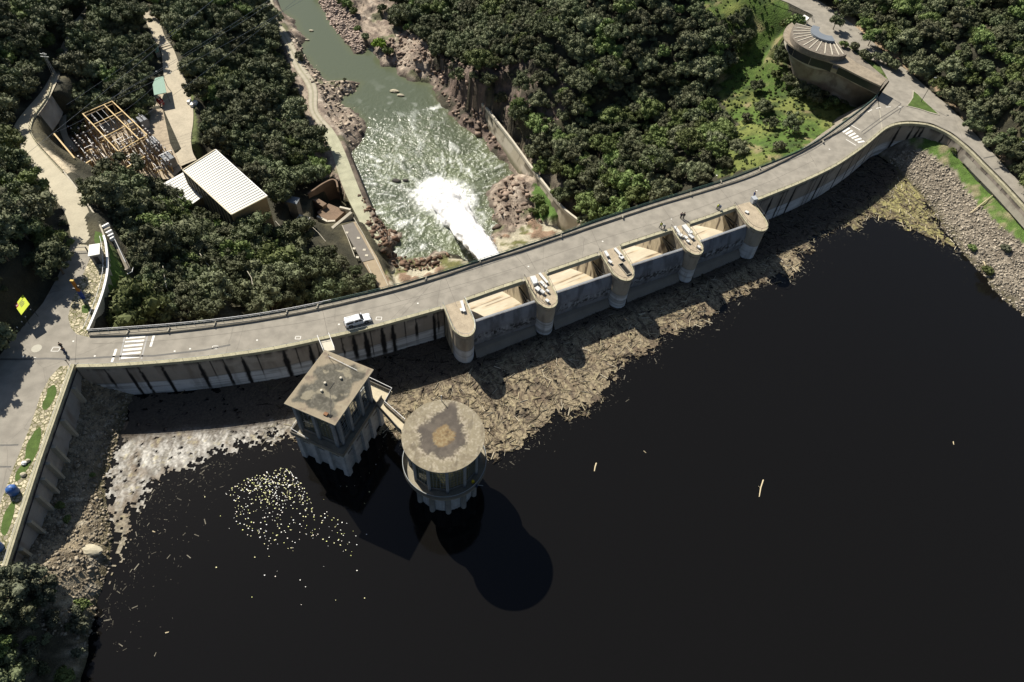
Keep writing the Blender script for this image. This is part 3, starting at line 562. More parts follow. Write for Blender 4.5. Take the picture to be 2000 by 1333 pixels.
tag(mk.build('road_joint', M_joint), 'thin expansion joints and seams across the crest road', kind='structure')
mk = MB()
for x, y in ((143,667),(67,682),(68,700),(116,679),(45,697),(185,696),(341,686.5),(371,682),(502,665),(662,634),(816,593),(1032,521),(1177,472),(1311,428.5),(1478,373),(1400,343),(1620,292)):
    c = P(x, y); quad(mk, c + Vector((-.16, 0, 0)), c + Vector((.16, .05, 0)), .3)
for cx, cy, s in ((740,622.5,.55),(109,682.5,.7),(420,679,.5),(582,660,.5)):
    c = P(cx, cy); q = [c + Vector(v) * s for v in ((-1, -.8, 0), (1, -.6, 0), (1, .8, 0), (-1, .6, 0), (-1, -.8, 0))]; line(mk, q, .12)
tag(mk.build('road_marking', M_mark), 'small white painted survey marks on the asphalt', kind='structure')
mh = MB().lathe(P(71.5,681).x, P(71.5,681).y, [(0, .016), (.95, .016), (.95, .004)], 28).build('manhole_cover', mat('cover_concrete', (.40, .38, .31), var=.15)); tag(mh, 'round pale manhole cover on the left junction', 'manhole cover')

# ================================================================ the dam
dam = thing('dam', 'long curved concrete dam with five rounded piers and a road along its crest', 'dam', P(880, 560, 0))
NZ = seth(Nc, 0); NZo = offs(NZ, -.12); SZ = seth(So, 0)
xe = P(1735, 252).x
deckpoly = [p for p in NZo if p.x < xe] + [p for p in reversed(offs(SZ, -.05)) if p.x < xe]
MB().prism([(p.x, p.y) for p in deckpoly], -1.0, -.01).build('deck', M_conc, dam)
# raised downstream walkway
wk = MB().prism([(p.x, p.y) for p in NZo] + [(p.x, p.y) for p in reversed(seth(Kc, 0))], -.3, .30); wk.build('walkway', mat('walkway_concrete', (.30, .27, .21), var=.25, ns=.5, fine=5, rough=.95), dam)
# thin dark kerb rail at the road side of the walkway
Kr = resamp(offs(seth(Kc, .30), -.12), 1.5)
mb = MB()
mb.tube([p + Vector((0, 0, .10)) for p in Kr], .05, 5); mb.build('kerb_pipe', M_raild, dam)
# downstream railing
Nr = resamp(Nc, 1.8)
for nm, m_, sel in (('railing', M_white, lambda p: p.x < -38), ('railing', M_railg, lambda p: p.x >= -40)):
    q = [p for p in Nr if sel(p)]; mb = MB(); mb.tube([p + Vector((0, 0, .05)) for p in q], .065 if m_ is M_white else .05, 6); mb.tube([p - Vector((0, 0, .35)) for p in q], .03, 5)
    for p in q: mb.tube([p - Vector((0, 0, .85)), p + Vector((0, 0, .05))], .035, 5)
    mb.build(nm, m_, dam)
# solid lower panel of the downstream railing (reads dark from above)
q = resamp(Nc, 1.5); mb = MB(); a = [(p.x, p.y) for p in offs(q, -.10)]; b = [(p.x, p.y) for p in offs(q, -.16)][::-1]
mb.prism(a + b, .30, .62); mb.build('kick_plate', mat('dark_green_plate', (.05, .07, .06), var=.3), dam)
# pale brackets along the downstream face of the spillway bridge
bp_ = [p for p in resamp(NZo, 2.6) if -28 < p.x < 14]
for p in bp_:
    MB().box(p.x - .55, p.x + .35, p.y + .0, p.y + .75, -.9, -.25).build('bracket', M_concp if rng.random() < .5 else M_conc, dam)
# walkway cross posts throwing the small ticks
for x, y in ((620,600),(560,612),(832,545),(938,511),(1096,462),(1216,424),(1349,380),(1408,356),(1484,330),(1607,277),(330,645),(420,634),(250,650)):
    c = P(x, y, .3); MB().box(c.x - .1, c.x + .1, c.y - .55, c.y + .55, .3, .62).build('stub_wall', M_conc, dam)
# ---- pier geometry
PI_ = [((865,596),(908,582),(915,657)), ((1024,542),(1064,529),(1078,601)), ((1171,492),(1209,478),(1229,547.5)), ((1311,444.5),(1343,434),(1366,497)), ((1435,401.5),(1469,390),(1492,451))]
def pier_outline(l, r, tip, z=.3, grow=0.0, back=0.0, n=14, zb=None):
    a, b, c = P(*l, z), P(*r, z), P(*tip, z); m_ = (a + b) / 2; d = (c - m_); L_ = d.length + grow; d.normalize(); s = (b - a); s -= d * s.dot(d); W = s.length / 2 + grow; s.normalize()
    o = [m_ - s * W - d * back, m_ - s * W + d * (L_ - W * 1.5)]; cc = m_ + d * (L_ - W * 1.5)
    for k in range(1, n): t = math.pi * k / n; o.append(cc - s * W * math.cos(t) + d * W * 1.5 * math.sin(t))
    o += [m_ + s * W + d * (L_ - W * 1.5), m_ + s * W - d * back]
    return [Vector((p.x, p.y, 0)) for p in o], m_, d, s, W, L_
SPD = []
def wallcol(u, z, stains, base=(.29, .25, .205), low=(.53, .53, .53), zl=-5.6):
    st = fbm(u / 1.1, z / 7.0, 91); bl = fbm(u / 5, z / 2.5, 92)
    c = np.zeros(u.shape + (3,)); c[:] = base; c = mixc(c, (.20, .165, .13), sstep(.5, .75, st) * .8); c = mixc(c, (.40, .36, .30), sstep(.6, .8, bl) * .6)
    zz = zl + (fbm(u / 9, z * 0, 95) - .5) * .5
    lo = np.zeros(u.shape + (3,)); lo[:] = low; lo = mixc(lo, (.30, .30, .29), sstep(.45, .7, fbm(u / 12, z / .35, 96)))
    lo = mixc(lo, (.22, .21, .20), sstep(.55, .75, st) * .6); c = mixc(c, lo, sstep(zz + .15, zz - .15, z) if False else (1 - sstep(zz - .12, zz + .12, z)))
    c = mixc(c, (.10, .09, .08), (1 - sstep(.08, .22, np.abs(z - zz))) * .5)
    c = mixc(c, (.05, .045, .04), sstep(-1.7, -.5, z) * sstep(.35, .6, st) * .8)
    for us, wd, zlow in stains:
        t = np.clip(-z / 10, 0, 1); wv = wd * (.25 + 1.3 * np.minimum(t * 2.2, 1) * (1 - .45 * t)) * (.8 + .4 * vn(z * 1.3, us * 3.1, 7))
        d = np.abs(u - us - .12 * (vn(z * 1.5, us, 8) - .5)); c = mixc(c, (.012, .011, .011), (1 - sstep(wv * .6, wv * 1.15, d)) * (1 - sstep(zlow - .5, zlow + 2.0, -z) * .8))
    return c
def wall_grid(curve, ztop, zbot, stains_px, name, parent, side_px=None, step=.22, basez=None, zl=-5.6):
    c = resamp(curve, step); s = np.r_[0, np.cumsum([(c[i + 1] - c[i]).length for i in range(len(c) - 1)])]
    zs = np.arange(zbot, ztop + 1e-6, .25); U, ZZ = np.meshgrid(s, zs); st = []
    pxs = np.array([Qa(p.x, p.y, 0.0)[0] for p in c])
    for x, wd, zlow in stains_px:
        i = int(np.argmin(np.abs(pxs - x) + (np.arange(len(pxs)) * 0))); st.append((s[i], wd, zlow))
    cols = wallcol(U, ZZ, st, zl=zl); pts = np.zeros(U.shape + (3,)); pts[..., 0] = [p.x for p in c]; pts[..., 1] = [p.y for p in c]; pts[..., 2] = ZZ
    # shallow weathering relief and vertical shuttering joints
    mb = MB(); mb.grid(pts, cols); return mb.build(name, M_wall, parent)
SoL = [p for p in seth(So, 0)]
xL = P(866, 603).x; xR5 = P(1471, 396).x
stL = [(x, w_, zl_) for x, w_, zl_ in ((200,.25,6),(244,.30,11),(266,.30,11),(311,.40,11),(385,.38,9),(408,.15,5),(432,.3,9),(470,.42,11),(500,.12,6),(552,.5,11),(575,.15,6),(603,.42,9),(618,.2,7),(664,.2,6),(688,.45,8),(712,.55,9),(722,.15,8),(745,.5,9),(765,.45,10),(790,.15,5),(812,.30,6),(846,.40,10),(855,.2,6))]
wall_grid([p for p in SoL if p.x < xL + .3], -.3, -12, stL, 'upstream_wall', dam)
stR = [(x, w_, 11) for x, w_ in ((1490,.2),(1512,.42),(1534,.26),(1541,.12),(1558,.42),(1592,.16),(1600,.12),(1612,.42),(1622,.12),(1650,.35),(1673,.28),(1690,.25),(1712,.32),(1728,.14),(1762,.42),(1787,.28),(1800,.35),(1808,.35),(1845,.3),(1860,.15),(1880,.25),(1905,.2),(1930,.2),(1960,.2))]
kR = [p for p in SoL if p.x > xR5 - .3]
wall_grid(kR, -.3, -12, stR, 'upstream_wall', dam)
# downstream face (gravity section)
dn_ = []
q = resamp(NZo, 4); nrm = offs(q, -1)
g1 = np.zeros((2, len(q), 3)); 
for i, p in enumerate(q):
    d = (nrm[i] - p); g1[0, i] = (p.x, p.y, -1.0); g1[1, i] = (p.x + d.x * 36, p.y + d.y * 36, -50.5)
keep = [i for i, p in enumerate(q) if p.x < -12 or p.x > 58]
for seg in (range(0, len([i for i in keep if q[i].x < -12])), range(len(q) - len([i for i in keep if q[i].x > 58]), len(q))):
    seg = list(seg); mb = MB(); mb.grid(g1[:, seg]); mb.build('downstream_face', M_concd, dam)
# ---- upstream parapet segments and rails, interrupted at the piers
cuts = [(P(l[0], l[1], 0).x, P(r[0], r[1], 0).x) for l, r, t in PI_]
def segs():
    o = []; cur = []
    for p in resamp(Sc, .8):
        if any(a - .1 < p.x < b + .1 for a, b in cuts) and p.y < 170:
            if len(cur) > 2: o.append(cur)
            cur = []
        else: cur.append(p)
    if len(cur) > 2: o.append(cur)
    return o
for k, sg in enumerate(segs()):
    a = offs(sg, -.42); b = offs(sg, .34); mb = MB(); mb.prism([(p.x, p.y) for p in a] + [(p.x, p.y) for p in reversed(b)], -.45, .28); mb.build('parapet', M_moss, dam)
    mb = MB(); mb.tube(resamp(sg, 1.5), .035, 5)
    for p in resamp(sg, 2.4): mb.tube([p - Vector((0, 0, .65)), p], .03, 4)
    mb.build('handrail', M_raild if -16 < sg[0].x else M_rail, dam)
    if 0 < k < 5:  # bridge beam under the deck edge between piers
        c = offs(seth(sg, 0), .2); d = offs(seth(sg, 0), -.5); MB().prism([(p.x, p.y) for p in c] + [(p.x, p.y) for p in reversed(d)], -1.05, -.46).build('edge_beam', M_concd, dam)
def chute_z(d):
    xk = [-11.5, -9.2, -7.6, -6.2, -3, .5, 4, 7, 10, 14, 20, 30, 42]; zk = [-12.5, -9.8, -8.1, -7.7, -7.9, -9.3, -11.6, -13.8, -16.1, -19.2, -24.5, -37, -49.6]
    return np.interp(d, xk, zk)
for k, (l, r, t) in enumerate(PI_):
    out, m_, d, s, W, L_ = pier_outline(l, r, t)
    SPD.append((m_, d, s, W, L_))
    lip, *_ = pier_outline(l, r, t, grow=0, back=0)
    body, *_ = pier_outline(l, r, t, grow=-.28, back=.0)
    # body: coloured grid round the outline
    cc = resamp([Vector((p.x, p.y, 0)) for p in body], .25); ss = np.arange(len(cc)) * .25; zs = np.arange(-13, -.5, .25); U, ZZ = np.meshgrid(ss, zs)
    cols = wallcol(U + k * 50, ZZ, [], base=(.33, .285, .22), zl=-5.3); cols = mixc(cols, (.42, .37, .28), sstep(.55, .75, fbm(U / 2 + k * 9, ZZ / 4, 33)) * .5)
    if k == 0: cols = mixc(cols, (.50, .43, .29), (1 - sstep(.3, .9, np.abs(U - 4.6 - (-ZZ - 3) * .1))) * sstep(-8, -7.3, ZZ))
    pts = np.zeros(U.shape + (3,)); pts[..., 0] = [p.x for p in cc]; pts[..., 1] = [p.y for p in cc]; pts[..., 2] = ZZ
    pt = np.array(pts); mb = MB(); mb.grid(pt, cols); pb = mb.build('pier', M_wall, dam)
    mb = MB(); mb.prism([(p.x, p.y) for p in lip], -.62, -.003); mb.build('platform', mat('pier_platform', (.36, .30, .215), var=.3, ns=.7, fine=4, rough=.95), pb)
    # raised rim round the nose
    ri = resamp(out, .5); ins = offs(ri, -.25) if False else None
    mid_ = sum(ri, Vector()) / len(ri); a_ = [p for p in ri]; tt = [Vector((p.x, p.y, 0)) for p in pier_outline(l, r, t, grow=-.3)[0]]; tt = resamp(tt, .5)
    mb = MB(); mb.prism([(p.x, p.y) for p in resamp(out, .5)] + [(p.x, p.y) for p in reversed(tt)], -.4, .16); mb.build('rim', M_moss, pb)
    mb = MB(); rr = [Vector((p.x, p.y, .95)) for p in resamp(pier_outline(l, r, t, grow=-.12)[0], 1.1)]; mb.tube(rr, .04, 5)
    for p in rr[::2]: mb.tube([p - Vector((0, 0, .85)), p], .03, 4)
    mb.build('railing', M_raild if k not in (0,) else M_rail, pb)
    # downstream divider wall on the chute
    ds = np.arange(-1, 31, 1.0); ztop = np.minimum(-1.0, chute_z(ds) + 7.2); ztop[ds < 9.6] = -1.0
    for sg in (-1, 1):
        u = np.linspace(-6.2, 30, 110); vv = np.linspace(0, 1, 24); zt_ = np.where(u < 9.6, -1.0, np.minimum(-1.0, chute_z(u) + 7.2)); zb_ = np.maximum(chute_z(u) - 2.5, -51); zb_ = np.where(u < 2, -13, zb_)
        Ug, Vg = np.meshgrid(u, vv); Zg = zb_[None] + (zt_ - zb_)[None] * Vg
        stn = fbm(Ug / .55 + k * 31, Zg / 9, 44); cc_ = np.zeros(Ug.shape + (3,)); cc_[:] = (.40, .34, .24); cc_ = mixc(cc_, (.09, .07, .05), sstep(.52, .66, stn)); cc_ = mixc(cc_, (.58, .50, .36), sstep(.62, .7, fbm(Ug / 1.5, Zg / 3, 48)) * .6)
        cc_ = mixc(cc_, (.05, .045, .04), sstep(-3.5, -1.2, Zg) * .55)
        X_ = m_.x + s.x * W * sg * .94 - d.x * Ug; Y_ = m_.y + s.y * W * sg * .94 - d.y * Ug
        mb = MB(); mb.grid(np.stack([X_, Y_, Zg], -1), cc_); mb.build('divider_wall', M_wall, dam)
        # dark gate slot and support strut
    a = m_ - d * 9.6; MB().prism([(v.x, v.y) for v in (m_ - s * W * .9 + d * .1, m_ + s * W * .9 + d * .1, m_ + s * W * .9 - d * 30, m_ - s * W * .9 - d * 30)], -52, -32).build('divider_core', M_concd, dam)
# gates, sills and chutes between piers
for k in range(4):
    m0, d0, s0, W0, L0 = SPD[k]; m1_, d1, s1, W1, L1 = SPD[k + 1]
    a = m0 + s0 * (W0 - .3); b = m1_ - s1 * (W1 - .3); d = (d0 + d1).normalized(); nn = 90
    base = 3.2 if k < 3 else 3.0
    gp_ = []
    us = np.linspace(0, 1, nn); zs = np.linspace(-7.9, -1.0, 34); Ug, Zg = np.meshgrid(us, zs)
    cur = 6.75 + Ug * .9 - ((Zg + 5.2) ** 2) * .055       # convex upstream
    X_ = a.x + (b.x - a.x) * Ug + d.x * cur; Y_ = a.y + (b.y - a.y) * Ug + d.y * cur
    W_ = (b - a).length; uu = Ug * W_
    c = np.zeros(Ug.shape + (3,)); c[:] = (.20, .205, .22); c = mixc(c, (.12, .122, .13), sstep(.45, .65, fbm(uu / 1.4 + k * 20, Zg / 5, 51))); c = mixc(c, (.20, .21, .22), sstep(.6, .72, fbm(uu / 4 + k * 7, Zg / 1.2, 52)) * .6)
    band = (1 - sstep(.5, 1.6, np.abs(Zg + 5.2 + (fbm(uu / 2, uu * 0, 53 + k) - .5))));
    c = mixc(c, (.30, .31, .32), band * sstep(.5, .6, fbm(uu / .35, Zg / 1.6, 54 + k)) * .8); c = mixc(c, (.02, .018, .018), band * sstep(.52, .6, fbm(uu / .6, Zg / .5, 57 + k)) * .9)
    c = mixc(c, (.26, .27, .27), (1 - sstep(.03, .12, np.abs(Zg + 5.9))) * .5)
    mb = MB(); mb.grid(np.stack([X_, Y_, Zg], -1), c); gt = mb.build('spillway_gate', mat('gate_steel', attr=True, var=.2, ns=.8, fine=8, rough=.7), dam)
    sl_ = gt.modifiers.new('thick', 'SOLIDIFY'); sl_.thickness = .35; sl_.offset = 0
    mb = MB(); za = -1.0; ca = 6.75 - ((za + 5.2) ** 2) * .055
    mb.beam(a + d * (ca - .1) + Vector((0, 0, -.95)), b + d * (ca + .8) + Vector((0, 0, -.95)), .45, .12); mb.build('gate_lip', mat('gate_lip_steel', (.22, .23, .24), var=.2), gt)
    # arms of the radial gate
    for sg, e in ((1, a), (-1, b)):
        t_ = (b - a).normalized() * sg; mb = MB(); piv = e + t_ * .7 - d * 1.2 + Vector((0, 0, -4.6))
        for zz in (-2.2, -4.6, -6.8):
            ca = (6.75 if sg > 0 else 7.65) - ((zz + 5.2) ** 2) * .055; mb.beam(e + t_ * .9 + d * (ca - .3) + Vector((0, 0, zz)), piv, .32)
        mb.build('gate_arm', M_raild, gt)
    # chute surface
    ds = np.r_[np.linspace(-11.5, -2, 16), np.linspace(-1.5, 42, 90)]; us = np.linspace(0, 1, 60); Dg, Ug = np.meshgrid(ds, us, indexing='ij'); Zg = chute_z(Dg)
    X_ = a.x + (b.x - a.x) * Ug - d.x * Dg; Y_ = a.y + (b.y - a.y) * Ug - d.y * Dg; uu = Ug * W_
    c = np.zeros(Dg.shape + (3,)); c[:] = (.34, .30, .225); stx = fbm(Dg / .7 + k * 5, uu / 11, 62); c = mixc(c, (.33, .26, .17), sstep(.55, .7, stx)); c = mixc(c, (.10, .07, .045), sstep(.69, .74, stx) * .9); c = mixc(c, (.43, .385, .30), sstep(.5, .7, fbm(Dg / 3, uu / 5, 63)) * .5)
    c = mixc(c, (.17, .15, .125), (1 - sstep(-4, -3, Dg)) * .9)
    mb = MB(); mb.grid(np.stack([X_, Y_, Zg], -1), c); mb.build('spillway_chute', M_wall, dam)
# white equipment on the piers
def cab(px, py, w_, l_, h_, ang, lab, nm='equipment_cabinet', group='white gate machinery covers on the piers', m_=None, legs=False, z0=0):
    c = P(px, py, z0); w_ *= .86; l_ *= .86; t = thing(nm, lab, 'cabinet', c, group, math.radians(ang)); m_ = m_ or mat('cover_sheet', (.56, .56, .54), var=.12, rough=.6)
    mb = MB(); mb.local = True; mb.box(-l_ / 2, l_ / 2, -w_ / 2, w_ / 2, .12, h_); mb.build('housing', m_ or M_white, t)
    mb = MB(); mb.local = True; mb.box(-l_ / 2 - .06, l_ / 2 + .06, -w_ / 2 - .06, w_ / 2 + .06, h_, h_ + .06); mb.build('lid', m_ or M_white, t)
    mb = MB(); mb.local = True
    mb.box(-l_ / 2 + .05, l_ / 2 - .05, -w_ / 2 + .05, w_ / 2 - .05, 0, .12)
    mb.build('skid', M_raild, t); return t
pa = -66
G_ = lambda s: 'white steel cover ' + s
for px, py, w_, l_, h_, da, lab in (
    (904,601,.55,3.4,.5,-6,'long white hydraulic cover near the gate side of the leftmost pier'),(901.5,607.5,.6,.75,.4,0,'small white box beside the long cover on the leftmost pier'),
    (1043,552,1.3,2.4,.9,0,'large white machinery housing at the back of the second pier'),(1061,546,.5,3.6,.5,12,'long narrow white cover on the right side of the second pier'),(1058,555,.7,1.0,.5,24,'white box in the middle of the second pier beside the long cover'),
    (1050,568,1.0,1.2,.7,24,'white box left of centre on the second pier, below the large housing'),(1064,562,.6,1.1,.6,24,'white box right of centre on the second pier'),(1059,573,.7,1.1,.6,24,'white box near the middle railing of the second pier'),(1069,571,.5,.8,.5,24,'small white box by the right rim of the second pier'),(1068.5,590,.6,.9,.5,24,'white box nearest the nose of the second pier'),
    (1184,499,.6,1.8,.6,0,'upright white cover at the back left of the middle pier'),(1207,496,.6,3.2,.5,10,'long white cover at the back right of the middle pier'),(1191,514,.6,1.0,.5,24,'small white box at the left rim of the middle pier'),(1213,505,.9,1.2,.5,20,'white box ending the long cover on the middle pier'),
    (1321,452,.6,2.4,.6,0,'narrow white cover at the back left of the fourth pier'),(1341,452,1.2,3.4,.7,6,'largest white housing on the fourth pier'),(1327,462,.9,1.3,.6,20,'white box left of the largest housing on the fourth pier'),(1338,467,.7,1.1,.6,24,'white box in the middle of the fourth pier'),(1349,465,.8,1.5,.6,15,'white box at the right end of the fourth pier machinery'),(1343,474,.6,.8,.5,24,'small white box below the machinery row on the fourth pier'),(1364,485,.6,.8,.5,24,'white box nearest the nose of the fourth pier'),
    (1458,416,.7,.9,.3,30,'low white hatch cover on the rightmost pier')):
    cab(px, py, w_, l_, h_, pa + da, lab)
cab(1470, 396, 1.3, 1.4, 1.5, pa, 'grey sheet metal kiosk at the back of the rightmost pier', 'kiosk', None, mat('grey_sheet', (.36, .38, .40), var=.1, rough=.5))
for k, pts_ in ((1, ((1031,560),(1036,566),(1041,572),(1047,578),(1053,581),(1060,587),(1049,558),(1063,567),(1054,570))), (3, ((1318,455),(1326,466),(1334,473),(1345,460),(1352,478),(1359,487),(1332,458)))):
    t = thing('frame_posts', 'thin dark steel posts standing among the covers on the %s pier' % ('second' if k == 1 else 'fourth'), 'posts', P(*pts_[0], 0))
    for q_ in pts_:
        c = P(*q_, 0); MB().tube([c, c + Vector((0, 0, 1.9))], .05, 5).build('post', M_raild, t)
# open hatch on the middle pier
c = P(1220, 527, 0); t = thing('open_hatch', 'open dark hatch with raised rim near the nose of the middle pier', 'hatch', c, None, math.radians(pa + 8))
mb = MB(); mb.local = True; mb.box(-1.7, 1.7, -.55, .55, .02, .05); mb.build('shaft_opening', mat('black_void', (.006, .006, .006), var=.1), t)
mb = MB(); mb.local = True
for q in ((-1.8, 1.8, -.65, -.55), (-1.8, 1.8, .55, .65), (-1.8, -1.7, -.55, .55), (1.7, 1.8, -.55, .55)): mb.box(*q, 0, .35)
mb.build('frame', M_conc, t)
# ================================================================ retaining walls
LWp = resamp(PL(LWALL), .25)
rw = thing('retaining_wall', 'long mossy topped retaining wall running from the dam down the left bank', 'retaining wall', P(78, 902, 0))
mb = MB(); a = offs(LWp, 0.0); wv = offs(LWp, -.62)   # travel is towards the camera: right side is land
# find the side facing the water
side = 1 if (offs(LWp[:2], 1)[0].x > LWp[0].x) else -1
outw = offs(LWp, .32 * side); inw = offs(LWp, -.38 * side)
mb.prism([(p.x, p.y) for p in outw] + [(p.x, p.y) for p in reversed(inw)], -.4, .42); mb.build('coping', M_moss, rw)
zs = np.arange(-8.5, -.3, .25); ss = np.arange(len(LWp)) * .25; U, ZZ = np.meshgrid(ss, zs); face = offs(LWp, .2 * side)
cols = wallcol(U + 300, ZZ, [(4, .5, 8), (9.5, .6, 8), (13, .8, 8), (17, .3, 8), (21, .9, 8), (24, .4, 8), (28, .8, 8), (30, .6, 8), (33, .5, 8)], base=(.30, .285, .26), zl=-30)
pts = np.zeros(U.shape + (3,)); pts[..., 0] = [p.x for p in face]; pts[..., 1] = [p.y for p in face]; pts[..., 2] = ZZ; 
mb = MB(); mb.grid(pts, cols); mb.build('face', M_wall, rw)
pp = offs(seth(LWp, -.75), .42 * side); mb = MB(); mb.tube(resamp(pp, 1.2), .11, 6); mb.build('pipe', mat('black_pipe', (.02, .022, .03), rough=.4), rw)
mb = MB(); hr = [p + Vector((0, 0, .75)) for p in resamp(offs(LWp, -.25 * side), 2.2)]; mb.tube(hr, .03, 5); mb.build('handrail', M_white, rw)
# buttresses
for t in (.12, .30, .44, .52, .60, .68, .80, .92):
    i = int(t * (len(LWp) - 1)); p = face[i]; q = offs(LWp, (.2 + .9) * side)[i]; MB().obox(p, q, .5, -7, -1.1).build('buttress', M_conc, rw)
# retaining wall of the upper left road
def ruled(top, bot, name, m, parent, n=None, cols=None, nz=8):
    n = n or 60; L_ = sum((top[i + 1] - top[i]).length for i in range(len(top) - 1)); T = resamp(top, L_ / (n - 1)); L_ = sum((bot[i + 1] - bot[i]).length for i in range(len(bot) - 1)); B = resamp(bot, L_ / (n - 1)); n = min(len(T), len(B))
    pts = np.array([[list(T[i].lerp(B[i], j / nz)) for i in range(n)] for j in range(nz + 1)]); mb = MB(); mb.grid(pts, cols(pts) if cols else None); return mb.build(name, m, parent)
def stonecols(base, dark, s=0, a=.5):
    def f(p):
        u = p[..., 0] + p[..., 1]; c = np.zeros(u.shape + (3,)); c[:] = base
        c = mixc(c, dark, sstep(.42, .7, fbm(u / 1.6 + s, p[..., 2] / 4, 31)) * a); return mixc(c, np.array(base) * 1.3, sstep(.55, .75, fbm(u / 4 + s, p[..., 2] / 2, 32)) * .6)
    return f
LT = crs([P(*q) for q in ((118,113,-20.8),(108,134,-19.6),(103,155,-18.8),(92,190,-17),(68,225,-15.2),(60,255,-13.6),(68,275,-11.2),(92,303,-8.2),(124,337,-5.2))], 6)
w1 = thing('retaining_wall', 'curving grey retaining wall below the descending left bank road', 'retaining wall', P(80, 230, -18))
bz = [q.z - 7.0 for q in LT]; LBt = [Vector((q.x + 1.1, q.y + .2, z)) for q, z in zip(LT, bz)]
ruled(LT, LBt, 'face', M_wall, w1, 90, stonecols((.31, .29, .25), (.14, .12, .10), 5)); a = offs(LT, .22); b = offs(LT, -.22)
mb = MB(); mb.prism([(p.x, p.y) for p in a] + [(p.x, p.y) for p in reversed(b)], [p.z - .3 for p in a] + [p.z - .3 for p in reversed(b)], [p.z + .25 for p in a] + [p.z + .25 for p in reversed(b)]); mb.build('coping', M_moss, w1)
for p in resamp(LT, 2.0): MB().tube([p, p + Vector((0, 0, 1.25))], .07, 5).build('fence_post', mat('rusty_post', (.22, .17, .09), var=.3), w1)
mb = MB(); mb.tube([p + Vector((0, 0, 1.1)) for p in resamp(LT, 2)], .03, 5); mb.build('rail', M_raild, w1)
# pale parapet with white rail along the left road
PW = crs([P(*q) for q in ((171,645,.6),(182,620,.6),(196,585,.6),(206,550,.6),(210,520,.6),(207,480,.6),(203,462,.4),(197,445,0),(185,420,-.6),(165,390,-2),(140,355,-4),(122,333,-5))], 6)
pw = thing('parapet_wall', 'low pale parapet wall with white rail curving along the left road above the trees', 'parapet wall', P(205, 550, 0))
a = offs(PW, .16); b = offs(PW, -.16); k = len(PW)
mb = MB(); mb.prism([(p.x, p.y) for p in a] + [(p.x, p.y) for p in reversed(b)], [p.z - 4.4 for p in a] + [p.z - 4.4 for p in reversed(b)], [p.z for p in a] + [p.z for p in reversed(b)]); mb.build('wall', M_conc, pw)
top = [p + Vector((0, 0, .06)) for p in PW if p.z > .35]; mb = MB(); a = offs(top, .24); b = offs(top, -.2)
mb.prism([(p.x, p.y) for p in a] + [(p.x, p.y) for p in reversed(b)], .5, .72); mb.build('coping', M_white, pw)
mb = MB(); q = offs(resamp(top, 2), -.75); q = [p + Vector((0, 0, .35)) for p in q]; mb.tube(q, .05, 5)
for p in q: mb.tube([p, p - Vector((0, 0, 2.2))], .04, 4)
mb.build('rail', M_white, pw)
# steps below the parapet
st = thing('stairway', 'concrete steps with white handrails dropping from the left road into the trees', 'stairs', P(225, 480, -1.2))
for k, (x0, y0, x1, y1, z) in enumerate(((200,445,213,438,-.2), (203,452,216,446,-.6), (206,458,219,451,-.8), (210,464,222,458,-1.1), (213,470,223,464.5,-1.4))):
    a = P(x0, y0, z); b = P(x1, y1, z); MB().obox(a, b, .38, z - .5, z + .35).build('step_wall', M_white if k != 1 else M_conc, st)
r1 = PL([(222,462,-1.6),(245,507,-3.6),(250,526,-4.3)]); r2 = PL([(218,466,-1.8),(244,528,-4.4)])
mb = MB(); a = PL([(219,468,-1.9),(225,466,-1.9),(254,522,-4.5),(246,528,-4.5)]); mb.prism([(p.x, p.y) for p in a], [p.z - 1 for p in a], [p.z for p in a]); mb.build('ramp', mat('path_concrete', (.30, .26, .20), var=.2), st)
mb = MB(); mb.tube([p + Vector((0, 0, .55)) for p in PL([(222,463,-1.6),(247,516,-4)])], .09, 6); mb.build('handrail', M_white, st)
for k in range(5):
    a = P(243.5 + k * 1.8, 527 + k * 2.1, -4.6 - k * .35); b = P(250.5 + k * 1.8, 522 + k * 2.1, -4.6 - k * .35); MB().obox(a, b, .3, a.z - .8, a.z).build('step', M_concp, st)
mb = MB(); mb.tube(PL([(247,536.5,-5.2),(258,531,-5.2),(263,512,-5.2)]), .12, 6); mb.build('handrail', M_white, st)
for pts_, lab in (([(390,495),(401,512),(408,519)], 'short white path rail between trees in the middle of the left grove'), ([(415,530),(423,547),(428,556),(433,567),(447,563),(451,556)], 'bent white path rail among the left grove trees, below its centre'), ([(483,530),(491,543),(493,556)], 'curved pale path rail right of centre in the left grove'), ([(655,512),(665,520),(678,538)], 'white rail of the path beside the tailrace deck'), ([(318,520),(321,540),(325,562)], 'thin leaning white pole in the dark gap of the left grove'), ([(606,440),(622,455),(636,472)], 'white handrail of the stair above the tailrace pit'), ([(538,432),(548,443),(562,455)], 'white kerb running out from the corner of the machine hall')):
    zz = {390: -14, 415: -14, 483: -17, 655: -34, 318: -7, 606: -36, 538: -33}[pts_[0][0]]
    t = thing('path_rail', lab, 'handrail', P(*pts_[0], zz)); q = PL(pts_, zz); mb = MB(); mb.tube(q, .07, 6); mb.build('rail', M_concp, t)
    for p in q: MB().tube([p, p - Vector((0, 0, 1.4))], .06, 5).build('post', M_conc, t)
# ---- right bank wall: inner verge slab + fence
rb = thing('retaining_wall', 'pale retaining wall with buttress joints beside the right bank road', 'retaining wall', P(1950, 370, 0))
q = [p for p in seth(offs(Sc, .55), 0) if p.x > P(1880, 280).x]; q2 = offs(q, .35)
ruled(seth(q, -1.2), [Vector((p.x, p.y, -2.9)) for p in q2], 'face', M_wall, rb, 80, stonecols((.27, .25, .20), (.10, .085, .07), 9, .8))
